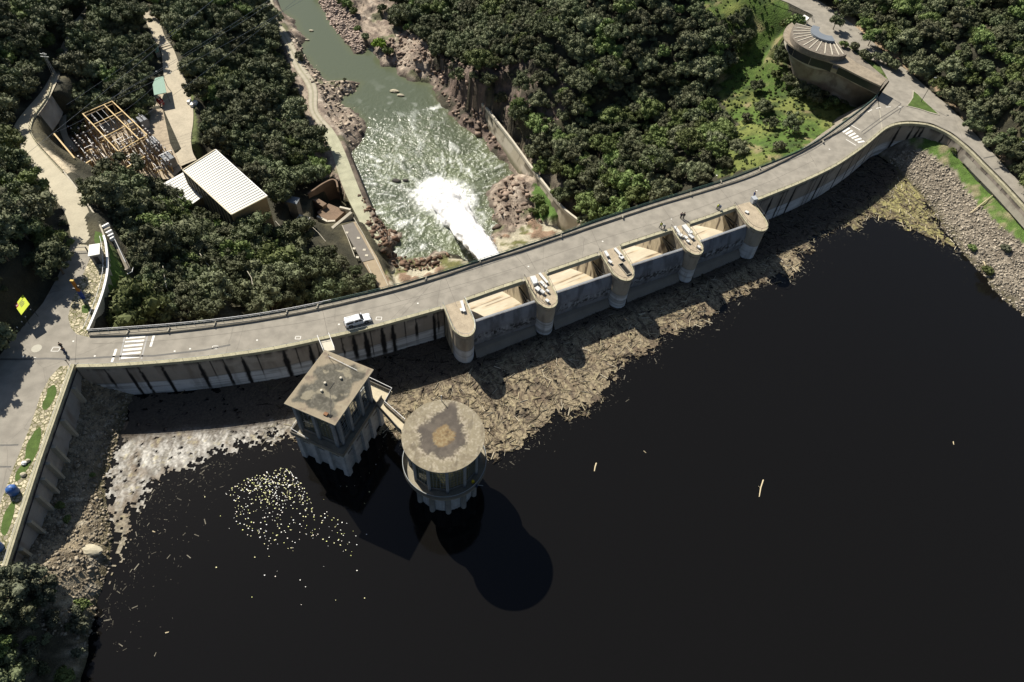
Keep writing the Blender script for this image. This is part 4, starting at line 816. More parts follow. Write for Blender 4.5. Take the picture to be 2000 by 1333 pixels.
# ---- wall along the right side of the river
RW_T = crs([P(*q) for q in ((938,196,-40.5),(951,212,-41),(971,237,-41),(1000,274,-41),(1041,330,-41),(1072,370,-41),(1100,406,-41),(1139,437,-41))], 5)
RW_B = crs([P(*q) for q in ((936,205,-44),(948,232,-49),(963,258,-49),(989,300,-49),(1014,337,-49),(1040,366,-49),(1068,403,-49),(1098,449,-49))], 5)
RW_B = [Vector((t.x - .8, t.y - .6, -49.5)) for t in RW_T]
rvw = thing('river_wall', 'tall straight streaked concrete wall along the right side of the river', 'river wall', P(1040, 350, -45))
def rvc(p):
    u = p[..., 0] * .6 + p[..., 1] * .8; c = np.zeros(u.shape + (3,)); c[:] = (.44, .39, .29); c = mixc(c, (.10, .085, .06), sstep(.47, .62, fbm(u / .9, p[..., 2] / 9, 71)) * .85); c = mixc(c, (.55, .50, .40), sstep(.6, .7, fbm(u / 2.5, p[..., 2] / 3, 72)) * .7)
    return mixc(c, (.09, .09, .04), (1 - sstep(-48.5, -46.5, p[..., 2])) * .7)
ruled(RW_T, RW_B, 'face', M_wall, rvw, 240, rvc, 24)
mb = MB(); a = offs(RW_T, .35); b = offs(RW_T, -.35); mb.prism([(p.x, p.y) for p in a] + [(p.x, p.y) for p in reversed(b)], -42, -40.85); mb.build('coping', M_concp, rvw)
for px, py in ((1032,372), (987,250)): 
    c = P(px, py, -48.5); t = thing('concrete_block', 'pale broken concrete slab lying at the foot of the river wall' if px > 1000 else 'small pale slab near the upper end of the river wall', 'slab', c); MB().obox(c, c + Vector((2.6, -1.2, 0)), 2.0, -49.3, -48.1).build('slab', M_concp, t)

# ================================================================ intake towers
def glassmat():
    m = bpy.data.materials.new('tower_glass'); m.use_nodes = True; N = m.node_tree.nodes; L = m.node_tree.links; N.clear()
    o = N.new('ShaderNodeOutputMaterial'); t = N.new('ShaderNodeBsdfTransparent'); t.inputs[0].default_value = (.66, .68, .60, 1); g = N.new('ShaderNodeBsdfGlossy'); g.inputs['Roughness'].default_value = .05; g.inputs[0].default_value = (.6, .65, .68, 1)
    f = N.new('ShaderNodeFresnel'); f.inputs[0].default_value = 1.45; x = N.new('ShaderNodeMixShader'); L.new(f.outputs[0], x.inputs[0]); L.new(t.outputs[0], x.inputs[1]); L.new(g.outputs[0], x.inputs[2]); L.new(x.outputs[0], o.inputs[0]); return m
M_glass = glassmat()
M_mull = mat('grey_mullion', (.19, .20, .20), var=.1, rough=.6); M_pil = mat('pilaster_concrete', (.23, .23, .225), var=.25, ns=.8, fine=6); M_base = mat('tower_base_concrete', (.34, .34, .335), var=.32, ns=.7, fine=5)
M_inner = mat('tower_interior', (.55, .50, .34), var=.1)
def roofcol(kind, u, v, L1=1, L2=1):
    n = fbm(u / 1.3, v / 1.3, 101); nf = fbm(u / .28, v / .28, 102); c = np.zeros(u.shape + (3,))
    if kind == 'round':
        r = np.hypot(u, v); th = np.arctan2(v, u); c[:] = (.44, .38, .26); c = mixc(c, (.60, .53, .40), sstep(.5, .75, nf)); c = mixc(c, (.27, .22, .15), sstep(.48, .72, n) * .6); c = mixc(c, (.20, .165, .12), sstep(.62, .72, fbm(u / .7 + 4, v / 2.5, 133)) * .5)
        edge = 4.1 + (fbm(np.cos(th) * 1.6 + 3, np.sin(th) * 1.6 + 3, 103) - .5) * 2.2 + 3.0 * np.exp(-((th - 1.42) / .26) ** 2) + .7 * np.exp(-((th - 3.0) / .3) ** 2) - .5 * np.exp(-((th - .2) / .5) ** 2)
        dk = (1 - sstep(-.45, .45, r - edge + (nf - .5) * 1.2)) * .92; dcol = mixc(np.broadcast_to(np.array((.125, .105, .09)), c.shape), (.19, .16, .13), sstep(.4, .7, n)); c = mixc(c, 0, 0) * (1 - dk[..., None]) + dcol * dk[..., None]
        ring = np.exp(-((r - edge - .35) / .35) ** 2); c = mixc(c, (.60, .52, .40), ring * sstep(.45, .6, nf) * .8)
        e2 = 1.9 + (fbm(np.cos(th) * 1.5 + 9, np.sin(th) * 1.5, 105) - .5) * 1.6; rr = np.hypot(u - .1, v + .1); co = 1 - sstep(-.2, .3, rr - e2 + (nf - .5) * .6)
        oc = mixc(np.broadcast_to(np.array((.34, .235, .12)), c.shape), (.46, .36, .20), sstep(.4, .7, nf)); oc = mixc(oc, (.20, .14, .08), sstep(.6, .8, n)); return c * (1 - co[..., None]) + oc * co[..., None]
    c[:] = (.34, .285, .20); c = mixc(c, (.25, .20, .15), sstep(.5, .7, n)); d = np.minimum(np.minimum(u, L1 - u), np.minimum(v, L2 - v))
    dk = sstep(1.1, 2.0, d + (fbm(u / 2.2, v / 2.2, 107) - .5) * 3.6); c = mixc(c, (.115, .108, .085), dk * .97); c = mixc(c, (.19, .175, .14), dk * sstep(.48, .62, nf) * .7); c = mixc(c, (.07, .065, .05), dk * sstep(.52, .7, n) * .7); c = mixc(c, (.42, .37, .26), sstep(.62, .72, fbm(u / 2.8 + 5, v / 2.0, 109)) * .55)
    return mixc(c, (.40, .34, .24), (1 - sstep(.05, .3, d)) * .5)
M_roof = mat('roof_screed', attr=True, var=.18, ns=.8, fine=7, rough=.95, bump=.01, bscale=12)
# --- square tower
RZ = 8.7
cs = [P(632.7, 684, RZ), P(730, 721, RZ), P(654, 832.5, RZ), P(556.5, 788, RZ)]
ex = ((cs[1] - cs[0]) + (cs[2] - cs[3])) / 2; LX = ex.length; ex.normalize(); ey = Vector((ex.y, -ex.x, 0)); LY = ((cs[3] - cs[0]).length + (cs[2] - cs[1]).length) / 2
o0 = (cs[0] + cs[1] + cs[2] + cs[3]) / 4 - ex * LX / 2 - ey * LY / 2; o0.z = 0
if (cs[3] - cs[0]).dot(ey) < 0: ey = -ey; o0 = (cs[0] + cs[1] + cs[2] + cs[3]) / 4 - ex * LX / 2 - ey * LY / 2; o0.z = 0
def T(u, v, z=0): return o0 + ex * u + ey * v + Vector((0, 0, z))
def rect(u0, u1, v0, v1): return [(T(*q).x, T(*q).y) for q in ((u0, v0), (u1, v0), (u1, v1), (u0, v1))]
stw = thing('square_tower', 'square intake tower with flat stained roof and tall gridded windows', 'intake tower', T(LX / 2, LY / 2))
rf = MB().prism(rect(0, LX, 0, LY), RZ - .28, RZ - .01).build('roof', M_conc, stw)
uu = np.linspace(0, LX, 100); vv = np.linspace(0, LY, 130); U, V_ = np.meshgrid(uu, vv, indexing='ij'); cc = roofcol('sq', U, V_, LX, LY) * .74
pts = np.zeros(U.shape + (3,)); pts[..., 0] = o0.x + ex.x * U + ey.x * V_; pts[..., 1] = o0.y + ex.y * U + ey.y * V_; pts[..., 2] = RZ + .002
gm = MB(); gm.grid(pts, cc); so_ = gm.build('roof_surface', M_roof, rf)
if so_.data.polygons[0].normal.z < 0: so_.data.flip_normals()
for u, v in ((4.1, 6.3), (6.0, 4.2)): c = T(u, v, RZ); MB().lathe(c.x, c.y, [(0, RZ + .42), (.22, RZ + .38), (.26, RZ + .12), (.15, RZ)], 12).build('vent_cap', M_concp, rf)
c = T(4.4, 7.9, RZ); MB().lathe(c.x, c.y, [(0, RZ + .4), (.22, RZ + .36), (.26, RZ + .12), (.15, RZ)], 12).build('vent_cap', M_concp, rf)
c = T(7.7, 11.4, RZ); MB().prism(rect(7.3, 8.0, 11.3, 11.9), RZ, RZ + .25).build('hatch', mat('rust_hatch', (.20, .10, .05), var=.3), rf); MB().prism(rect(8.2, 8.8, 11.3, 11.9), RZ, RZ + .06).build('hatch', mat('black_void', (.006, .006, .006)), rf)
a = [T(8.4, 11.4, RZ + .05), T(7, 9.0, RZ + .05), T(5.4, 7.0, RZ + .05), T(5.4, 5.4, RZ + .05)]; MB().tube(a, .035, 5).build('cable', M_raild, rf)
a = [T(1.5, 1.1, RZ + .3), T(7.8, 1.6, RZ + .3)]; MB().tube(a, .05, 5).build('aerial', M_white, rf); MB().tube([T(1.9, 1.4, RZ), T(1.9, 1.4, RZ + 1.6)], .04, 5).build('aerial_mast', M_raild, rf)
bu0, bu1, bv0, bv1 = .9, LX - .9, .9, LY - .9
MB().prism(rect(bu0 + .05, bu1 - .05, bv0 + .05, bv1 - .05), -.72, -.6).build('floor', M_inner, stw)
def facade(a, b, z0, z1, nu, nz, parent, name='window', dep=.06):
    """one glazed wall panel with its mullion grid"""
    a = Vector((a[0], a[1], 0)); b = Vector((b[0], b[1], 0)); g_ = MB(); g_.add([(a.x, a.y, z0), (b.x, b.y, z0), (b.x, b.y, z1), (a.x, a.y, z1)], [(0, 1, 2, 3)]); w_ = g_.build(name, M_glass, parent)
    f = MB()
    for i in range(nu + 1): p = a.lerp(b, i / nu); f.beam(p + Vector((0, 0, z0)), p + Vector((0, 0, z1)), dep)
    for j in range(nz + 1): z = z0 + (z1 - z0) * j / nz; f.beam(a + Vector((0, 0, z)), b + Vector((0, 0, z)), dep, dep)
    f.build('mullions', M_mull, w_); return w_
def pil(c, w_, z0, z1, parent, name='pilaster', m=None):
    mb = MB(); n = 4
    q = [(c.x + ex.x * i * w_ / 2 + ey.x * j * w_ / 2, c.y + ex.y * i * w_ / 2 + ey.y * j * w_ / 2) for i, j in ((-1, -1), (1, -1), (1, 1), (-1, 1))]; mb.prism(q, z0, z1); return mb.build(name, m or M_pil, parent)
for (a, b, n) in ((T(bu0, bv1), T(bu1, bv1), 2), (T(bu1, bv0), T(bu1, bv1), 3), (T(bu0, bv0), T(bu1, bv0), 2), (T(bu0, bv0), T(bu0, bv1), 3)):
    for k in range(n): facade(a.lerp(b, k / n), a.lerp(b, (k + 1) / n), .3, RZ - .5, 5, 9, stw)
    for k in range(n + 1): pil(a.lerp(b, min(max(k / n, .05), .95)) + ((a + b) / 2 - T(LX / 2, LY / 2)).normalized() * .18, .62, -.7, RZ - .29, stw)
MB().prism(rect(bu0 - .12, bu1 + .12, bv0 - .12, bv1 + .12), -.69, .29).build('plinth', M_concd, stw) if False else None
for a, b in ((T(bu0, bv1), T(bu1, bv1)), (T(bu1, bv0), T(bu1, bv1)), (T(bu0, bv0), T(bu1, bv0)), (T(bu0, bv0), T(bu0, bv1))): MB().obox(a, b, .3, -.7, .3).build('sill_wall', M_concd, stw)
G2 = 1.45
pl_ = MB().prism(rect(-.3, LX + .55, -.3, LY + .75), -1.1, -.74).build('platform', mat('balcony_concrete', (.24, .215, .16), var=.35), stw)
for q in ((LX + .42, LX + .55, -.3, LY + .75), (-.3, LX + .42, LY + .62, LY + .75), (-.3, -.18, -.3, LY + .62)): MB().prism(rect(*q), -.74, .12).build('balustrade', mat('balustrade_concrete', (.13, .12, .10), var=.3), pl_)
# small side balcony on the left
sb = PL([(570,842,-.7),(585,820,-.7),(612,838,-.7),(604,862,-.7)]); MB().prism([(p.x, p.y) for p in sb], -1.05, -.80).build('side_balcony', M_concp, stw)
mb = MB(); mb.tube([sb[3] + Vector((0, 0, .9)), sb[0] + Vector((0, 0, .9)), sb[1] + Vector((0, 0, .9))], .05, 5); mb.build('side_rail', M_white, stw)
b0, b1, b2, b3 = .5, LX - .35, .5, LY - .35
MB().prism(rect(b0, b1, b2, b3), -15, -1.1).build('base', M_base, stw)
for (a, b, n) in ((T(b0, b3), T(b1, b3), 3), (T(b1, b2), T(b1, b3), 4), (T(b0, b2), T(b0, b3), 4)):
    for k in range(n + 1):
        c = a.lerp(b, k / n) + ((a + b) / 2 - T((b0 + b1) / 2, (b2 + b3) / 2)).normalized() * .2; pil(c, .95, -15, -1.11, stw, 'buttress', M_base)
    m_ = ((a + b) / 2 - T((b0 + b1) / 2, (b2 + b3) / 2)).normalized() * .04; MB().obox(a + m_, b + m_, .18, -4.15, -4.0).build('cornice', M_concd, stw)
# --- round tower
RC = P(866, 850, RZ); cx, cy = RC.x, RC.y; RR = (P(947.3, 853, RZ) - RC).length
rt = thing('round_tower', 'round intake tower with a stained disc roof and curved glazing above the lake', 'intake tower', (cx, cy, 0))
rfo = MB().lathe(cx, cy, [(0, RZ - .3), (RR - .05, RZ - .3), (RR, RZ - .25), (RR, RZ - .03), (0, RZ - .03)], 96).build('roof', M_conc, rt)
rr_ = np.linspace(0.001, RR - .01, 70); th = np.linspace(0, 2 * math.pi, 361); Rg, Tg = np.meshgrid(rr_, th, indexing='ij'); U = Rg * np.cos(Tg); V_ = Rg * np.sin(Tg)
gm = MB(); gm.grid(np.stack([U + cx, V_ + cy, np.full(U.shape, RZ + .002)], -1), roofcol('round', U, V_) * .53); so_ = gm.build('roof_surface', M_roof, rfo)
if so_.data.polygons[200].normal.z < 0: so_.data.flip_normals()
MB().tube([Vector((cx - 1.2, cy + RR - .3, RZ)), Vector((cx - 1.2, cy + RR - .3, RZ + 1.7))], .07, 6).build('roof_post', M_white, rfo)
MB().lathe(cx, cy, [(0, -.6), (5.9, -.6)], 48).build('floor', M_inner, rt)
NF = 12; ro_ = 5.95; off_ = math.radians(-90 + 12)
for k in range(NF):
    a0 = off_ + 2 * math.pi * k / NF; a1 = off_ + 2 * math.pi * (k + 1) / NF; a = Vector((cx + ro_ * math.cos(a0), cy + ro_ * math.sin(a0), 0)); b = Vector((cx + ro_ * math.cos(a1), cy + ro_ * math.sin(a1), 0))
    facade(a, b, .1, RZ - .55, 5, 8, rt); MB().obox(a, b, .25, -.6, .1).build('sill_wall', M_concd, rt)
    c = Vector((cx + (ro_ + .18) * math.cos(a0), cy + (ro_ + .18) * math.sin(a0), 0)); MB().lathe(c.x, c.y, [(.30, -.7), (.30, RZ - .31)], 12).build('pilaster', M_pil, rt)
plt = MB().lathe(cx, cy, [(5.0, -1.1), (7.45, -1.1), (7.5, -1.0), (7.5, -.72), (5.0, -.72)], 96).build('platform', mat('balcony_concrete'), rt)
MB().lathe(cx, cy, [(7.36, -.72), (7.36, .25), (7.5, .25), (7.5, -.72)], 96).build('balustrade', mat('balustrade_concrete'), plt)
mb = MB(); mb.tube([(cx + 7.43 * math.cos(t), cy + 7.43 * math.sin(t), .42) for t in np.linspace(0, 2 * math.pi, 97)], .06, 6, cap=False); mb.build('rail', M_rail, plt)
fl = []; nfl = 144
MB().lathe(cx, cy, [(5.45, -15), (5.45, -1.1)], 96).build('base', M_base, rt)
for k in range(NF):
    a0 = off_ + 2 * math.pi * (k) / NF; c = (cx + 5.75 * math.cos(a0), cy + 5.75 * math.sin(a0))
    b_ = MB().lathe(c[0], c[1], [(.52, -15), (.52, -3.4), (.60, -3.4), (.60, -3.1), (.55, -3.1), (.55, -1.12)], 16).build('column', M_base, rt, True)
for k in range(NF * 5):
    if k % 5 == 0: continue
    a0 = off_ + 2 * math.pi * k / (NF * 5); c = (cx + 5.45 * math.cos(a0), cy + 5.45 * math.sin(a0)); MB().lathe(c[0], c[1], [(.07, -14), (.07, -1.15)], 6).build('flute', M_base, rt)
# yellow float and coil on the round balcony
c = P(924, 943, -.6); t = thing('life_buoy', 'small yellow float on the balcony of the round tower', 'float', c); MB().lathe(c.x, c.y, [(0, c.z + .75), (.22, c.z + .7), (.3, c.z + .45), (.3, c.z + .2), (.15, c.z)], 12).build('body', mat('yellow_plastic', (.75, .50, .02), var=.1), t)
c = P(929, 950, -.7); t = thing('pump_unit', 'dark blue pump beside the yellow float on the round tower balcony', 'pump', c); MB().box(c.x - .35, c.x + .35, c.y - .25, c.y + .25, c.z, c.z + .5).build('motor', mat('dark_blue_paint', (.02, .03, .06)), t); MB().tube([c + Vector((.3, 0, .5)), c + Vector((1.3, -.2, .9))], .06, 6).build('pipe', M_rail, t)
# --- footbridges
fb = thing('footbridge', 'short pale footbridge with white rails from the dam to the square tower', 'footbridge', P(635, 668, -.3))
a = PL([(621,661,.0),(643,656,.0)]); b = PL([(632,687,.0),(654,684,.0)]); q = [a[0], a[1], b[1], b[0]]; MB().prism([(p.x, p.y) for p in q], -.6, .02).build('deck', M_concp, fb)
for s_ in (0, 1): mb = MB(); mb.tube([a[s_] + Vector((0, 0, .95)), b[s_] + Vector((0, 0, .95))], .06, 6); mb.tube([a[s_] + Vector((0, 0, .5)), b[s_] + Vector((0, 0, .5))], .04, 5); mb.build('railing', M_white, fb)
fb = thing('footbridge', 'beige dog-leg footbridge joining the square tower to the round tower', 'footbridge', P(752, 790, -.8))
q = PL([(718,744),(766,765),(752,790),(792,826),(784,846),(739,796),(722,776)], -.7); MB().prism([(p.x, p.y) for p in q], -1.25, -.71).build('deck', mat('bridge_screed', (.46, .40, .28), var=.2), fb)
mb = MB(); mb.tube([p + Vector((0, 0, .85)) for p in PL([(718,740),(766,763),(752,789),(792,824)], -.7)], .07, 6); mb.build('railing', M_white, fb)
mb = MB(); bb = PL([(718,746),(764,767),(750,791),(790,827)], -.7); 
for a, b in zip(bb[:-1], bb[1:]): MB().obox(a, b, .14, -.72, .05).build('balustrade', mat('balustrade_concrete'), fb)
bb = PL([(724,778),(740,797),(784,845)], -.7)
for a, b in zip(bb[:-1], bb[1:]): MB().obox(a, b, .14, -.72, .05).build('balustrade', mat('balustrade_concrete'), fb)

# ================================================================ machine hall and lesser buildings
ZP = -24.0; ZG = -35.6
mh = thing('machine_hall', 'large machine hall with pale ribbed metal roof and tan walls', 'machine hall', P(440, 350, ZG))
c4 = [P(421, 293, ZP), P(522, 384, ZP), P(452, 420, ZP), P(357, 333, ZP)]
def insetq(c4, d): 
    c = sum(c4, Vector()) / 4; return [p + (c - p).normalized() * d for p in c4]
M_roofm = mat('white_roof_sheet', (.52, .515, .47), var=.05, ns=.3, fine=3, rough=.55, spec=.4)
rf = MB().prism([(p.x, p.y) for p in c4], ZP - .25, ZP).build('roof', M_roofm, mh)
for k in range(1, 27):
    t = k / 27; a = c4[0].lerp(c4[1], t); b = c4[3].lerp(c4[2], t); MB().beam(a + Vector((0, 0, .07)), b + Vector((0, 0, .03)), .10, .08).build('roof_rib', mat('rib_grey', (.40, .41, .38), var=.1), rf)  # ribs a little darker than the roof sheet
for a, b in ((0, 1), (1, 2), (2, 3), (3, 0)): MB().beam(c4[a] + Vector((0, 0, .05)), c4[b] + Vector((0, 0, .05)), .28, .3).build('gutter', mat('gutter_cream', (.58, .52, .38), var=.1) if a != 0 else M_white, rf)
wq = insetq(c4, .35)
MB().prism([(p.x, p.y) for p in wq], ZG - 1, ZP - .26).build('walls', mat('tan_render', (.30, .215, .12), var=.1, ns=.3), mh)
a, b = wq[3], wq[2]; n_ = Vector(((b - a).y, -(b - a).x, 0)).normalized(); n_ = n_ if n_.y < 0 else -n_
for k in range(12):
    p = a.lerp(b, (k + .5) / 12) + n_ * .05; t = (b - a).normalized(); MB().obox(p - t * .75, p + t * .75, .1, ZG + 3, ZP - 1.2).build('window_strip', mat('dark_window', (.03, .032, .035), rough=.3), mh)
    p = a.lerp(b, k / 12) + n_ * .15; MB().obox(p - t * .2, p + t * .2, .4, ZG, ZP - .3).build('fin', mat('fin_grey', (.26, .24, .2)), mh)
a, b = wq[2], wq[1]; p = a.lerp(b, .78) + n_ * .04; t = (b - a).normalized(); MB().obox(p - t * .5, p + t * .5, .1, ZG, ZG + 2.6).build('door', mat('brown_door', (.06, .03, .02)), mh)
an = thing('annex', 'lower white roofed annex against the left side of the machine hall', 'annex', P(345, 365, ZG))
c5 = [P(358, 337, -29), P(398, 383, -29), P(372, 401, -29), P(314, 361, -29)]
rf = MB().prism([(p.x, p.y) for p in c5], -29.25, -29).build('roof', M_roofm, an); MB().prism([(p.x, p.y) for p in insetq(c5, .3)], -36, -29.25).build('walls', mat('tan_render', (.3, .215, .12)), an)
for k in range(1, 12): t = k / 12; a_ = c5[0].lerp(c5[1], t); b_ = c5[3].lerp(c5[2], t); MB().beam(a_ + Vector((0, 0, .05)), b_ + Vector((0, 0, .05)), .1, .1).build('roof_rib', mat('rib_grey'), rf)
def hut(name, lab, cat, corners, z, h, mroof, mwall, th=.2, ins=.3, parts=()):
    c = PL(corners, z); t = thing(name, lab, cat, (sum(c, Vector()) / len(c)) - Vector((0, 0, h)))
    MB().prism([(p.x, p.y) for p in c], z - th, z).build('roof', mroof, t); MB().prism([(p.x, p.y) for p in insetq(c, ins)], z - h, z - th).build('walls', mwall, t); return t, insetq(c, ins)
M_grey = mat('grey_render', (.24, .23, .21), var=.15)
t, q = hut('guard_hut', 'small grey hut with white flat roof beside the left road', 'hut', [(174,478.5),(195,475.5),(194.4,496.5),(171.6,501)], 2.9, 3.0, mat('white_roof_sheet'), M_grey)
p = q[2].lerp(q[3], .5); d = (q[3] - q[2]).normalized(); MB().obox(p - d * .45, p + d * .45, .12, .02, 2.1).build('door', M_raild, t)
t, q = hut('gate_house', 'small dark roofed gate house on a concrete plinth above the tailrace pit', 'gate house', [(564,382),(586,387),(579,399.5),(558.5,394)], -33, 7.5, mat('dark_roof_felt', (.16, .18, .2), var=.3), M_concd)
t, q = hut('gate_house', 'low shed with pale square roof in front of the tailrace pit', 'shed', [(585,419),(606,425),(598.5,438),(577,430)], -37, 4, mat('pale_roof_sheet', (.42, .41, .36), var=.08), M_grey)
t = thing('canopy', 'green metal roofed open shelter beside the service yard', 'shelter', P(312, 168, -31))
c = PL([(303,153),(319,149),(325,181),(301,186),(298,166)], -27.2); MB().prism([(p.x, p.y) for p in c], -27.4, -27.2).build('roof', mat('green_sheet', (.10, .21, .15), var=.12, rough=.6), t)
for p in (c[0], c[1], c[2], c[3]): MB().tube([p + (sum(c, Vector()) / 5 - p) * .05 - Vector((0, 0, .2)), Vector((p.x, p.y, -31))], .09, 6).build('post', M_raild, t)
t, q = hut('gate_cabin', 'tiny green cabin at the gate across the service yard road', 'cabin', [(299,89),(308,87),(311,101),(303,103)], -29, 2.4, mat('green_sheet'), M_grey)
t = thing('road_gate', 'pale beam gate across the upper end of the service yard', 'gate', P(325, 90, -31))
for k, (a, b) in enumerate((((311,91),(334,82)), ((312,95),(335,88)))): MB().beam(P(*a, -29.8 - k * .6), P(*b, -29.8 - k * .6), .22).build('bar', M_concp if k == 0 else M_raild, t)
for a in ((311,92), (334.5,84)): p = P(*a, -30); MB().tube([Vector((p.x, p.y, -31.2)), Vector((p.x, p.y, -29.4))], .15, 6).build('post', M_raild, t)
t = thing('cable_drum', 'red wooden cable drum in front of the green shelter', 'cable drum', P(313, 199, -31)); p = P(313, 199, -29.6)
for s_ in (-.5, .5):
    mb = MB(); ax = Vector((.6, .8, 0)); up_ = Vector((0, 0, 1)); sd_ = ax.cross(up_); cc = p + ax * s_; ring = [cc + (up_ * math.sin(t2) + sd_ * math.cos(t2)) * 1.3 for t2 in np.linspace(0, 2 * math.pi, 25)[:-1]]; mb.add(ring + [r_ + ax * .1 for r_ in ring], [tuple(range(24)), tuple(range(24, 48))[::-1]] + [(i, (i + 1) % 24, 24 + (i + 1) % 24, 24 + i) for i in range(24)]); mb.build('flange', mat('red_paint', (.35, .05, .05), var=.2), t)
MB().tube([p - Vector((.6, .8, 0)) * .5, p + Vector((.6, .8, 0)) * .5], .7, 16).build('spool', mat('spool_pink', (.45, .2, .18)), t)
t = thing('stacked_crates', 'white crates on the wall right of the service yard', 'crates', P(371, 200, -31))
for a in ((369,198), (375,204), (381,200)): p = P(*a, -30.5); MB().box(p.x - .5, p.x + .5, p.y - .8, p.y + .8, -31.2, -30.2).build('crate', M_white, t)
# ---- tailrace pit
tp = thing('tailrace', 'deep tailrace pit with brown curved concrete walls beside the river track', 'tailrace', P(640, 420, -45))
M_brn = mat('brown_concrete', (.17, .115, .075), var=.3, ns=.4, fine=3)
a = crs(PL([(600,378,-41),(612,370,-41),(630,358,-41),(648,350,-41),(658,354,-41),(661,366,-41)])); b = [Vector((p.x, p.y, -49.5)) for p in a]
ruled(a, b, 'back_wall', M_brn, tp); a_ = offs(a, .5); mb = MB(); mb.prism([(p.x, p.y) for p in a] + [(p.x, p.y) for p in reversed(a_)], -43, -40.9); mb.build('wall_top', M_brn, tp)
a = PL([(634,458,-43),(660,436,-43),(686,415,-43)]); 
mb = MB(); mb.obox(a[0], a[-1], 1.0, -50, -42.9); mb.build('cross_wall', M_conc, tp)
for q, z0, z1 in (([(619,415),(642,398),(664,407),(678,409),(655,430),(640,438)], -50, -44.5), ([(610,390),(622,388),(638,398),(630,404)], -50, -43)):
    p = PL(q, z1); MB().prism([(v.x, v.y) for v in p], z0, z1).build('pier_block', M_brn, tp)
for q in ([(664,407),(685,412)], [(620,425),(640,435),(655,434)]):
    p = PL(q, -44.2); mb = MB()
    for a, b in zip(p[:-1], p[1:]): mb.obox(a, b, .7, -50, -43.6)
    mb.build('guide_wall', M_concp, tp)
tt_ = thing('tailrace_deck', 'long grey concrete deck with pale hatches and white edge rails beside the river', 'deck', P(710, 490, -42))
q = PL([(668,441),(690,434),(731,506),(708,512)], -42); MB().prism([(v.x, v.y) for v in q], -48, -42).build('slab', mat('dark_deck', (.16, .145, .125), var=.2), tt_)
q = PL([(690,434),(695,433),(738,505),(762,560),(742,566),(709,513),(731,506.5)], -42.1); MB().prism([(v.x, v.y) for v in q], -48, -42.12).build('apron', mat('tan_deck', (.30, .24, .16), var=.2), tt_)
for x, y in ((677.5,455),(700,465.5),(691.5,486),(711.5,488.5),(716,499.5),(698,503)): p = P(x, y, -41.98); MB().box(p.x - .45, p.x + .45, p.y - .4, p.y + .4, -42, -41.9).build('hatch_cover', M_concp, tt_)
for q in ([(668,440),(680,467),(693,502)], [(691,426),(712,462),(733,505),(758,558)], [(717,517),(732,548)]):
    mb = MB(); mb.tube([v for v in PL(q, -41)], .10, 5); mb.build('rail', M_concp, tt_)
# ================================================================ building on the right bank
ZR1, ZR2 = 5.6, 4.0
sb_ = thing('lookout_building', 'fan roofed lookout building on a tall curved retaining wall at the right bank', 'building', P(1600, 90, 0))
fc = P(1616, 62, ZR1)
fan = crs(PL([(1555,45),(1547,56),(1546,68),(1552,80),(1566,91),(1587,101),(1616,109),(1640,110.5),(1654,107)], ZR1), 5)
inn = [fc.lerp(p, .30) for p in fan]
rf = MB(); pl = [(p.x, p.y) for p in fan] + [(p.x, p.y) for p in reversed(inn)]; rf = rf.prism(pl, ZR2 - .1, ZR1).build('fan_roof', mat('lichen_roof', (.17, .145, .115), var=.5, ns=1.2, fine=5), sb_)
for k in range(13):
    i = int((k + .5) / 13 * (len(fan) - 1)); MB().beam(inn[i].lerp(fan[i], .02) + Vector((0, 0, .06)), inn[i].lerp(fan[i], .93) + Vector((0, 0, .06)), .26, .14).build('roof_rib', M_concp, rf)
i2 = [fc.lerp(p, .26) for p in fan[:-4]]; o2 = [fc.lerp(p, .48) for p in fan[:-4]]
MB().prism([(p.x, p.y) for p in o2] + [(p.x, p.y) for p in reversed(i2)], ZR1 + .1, ZR1 + .7).build('metal_crown', mat('blue_grey_metal', (.17, .19, .21), var=.1, rough=.45), rf)
outr = crs(PL([(1547,44),(1537,52),(1531,63),(1532,74),(1539,84),(1551,93),(1567,102),(1590,111.5),(1616,119),(1636,127),(1662,140),(1690,154),(1720,168)], ZR2), 4)
back = PL([(1732,154),(1700,137),(1672,122),(1657,111)], ZR2) + list(reversed([Vector((p.x, p.y, ZR2)) for p in [fc.lerp(q, .9) for q in fan]]))
rg = MB().prism([(p.x, p.y) for p in outr] + [(p.x, p.y) for p in back], ZR2 - .45, ZR2).build('ring_roof', mat('tan_roof', (.25, .21, .155), var=.4, ns=.9, fine=4), sb_)
cI = sum(outr[:40], Vector()) / 40
gl = [p.lerp(fc, .17) for p in outr[:37]]; gl = [Vector((p.x, p.y, 0)) for p in gl]
mb = MB(); mb.grid(np.array([[list(Vector((p.x, p.y, z))) for p in gl] for z in (0.0, 3.6)])); mb.build('window_band', mat('dark_window_and_eave_shade', (.02, .022, .03), rough=.25, spec=.5), sb_)
for p in gl[::9]: MB().tube([p, p + Vector((0, 0, 3.6))], .10, 6).build('mullion', M_concd, sb_)
ww = [Vector((p.x, p.y, 0)) for p in outr[36:]]; bw = offs(ww, 0)
dirb = (back[0] - outr[-1]).normalized(); ww = [p + Vector((dirb.x, dirb.y, 0)) * 3.2 for p in ww]; ww2 = [p + Vector((dirb.x, dirb.y, 0)) * .4 for p in ww]
MB().prism([(p.x, p.y) for p in ww] + [(p.x, p.y) for p in reversed(ww2)], -.2, ZR2 - .46).build('front_wall', mat('dark_window_and_eave_shade'), sb_)  # wall coloured near black to paint in the shade under the eave
rt_ = crs(PL([(1533,76),(1537,89),(1546,102.5),(1563,115),(1588,127.5),(1616.6,133),(1634,138.5),(1655,148.5),(1673,158.7),(1697,170),(1716.5,180)], 0), 6)
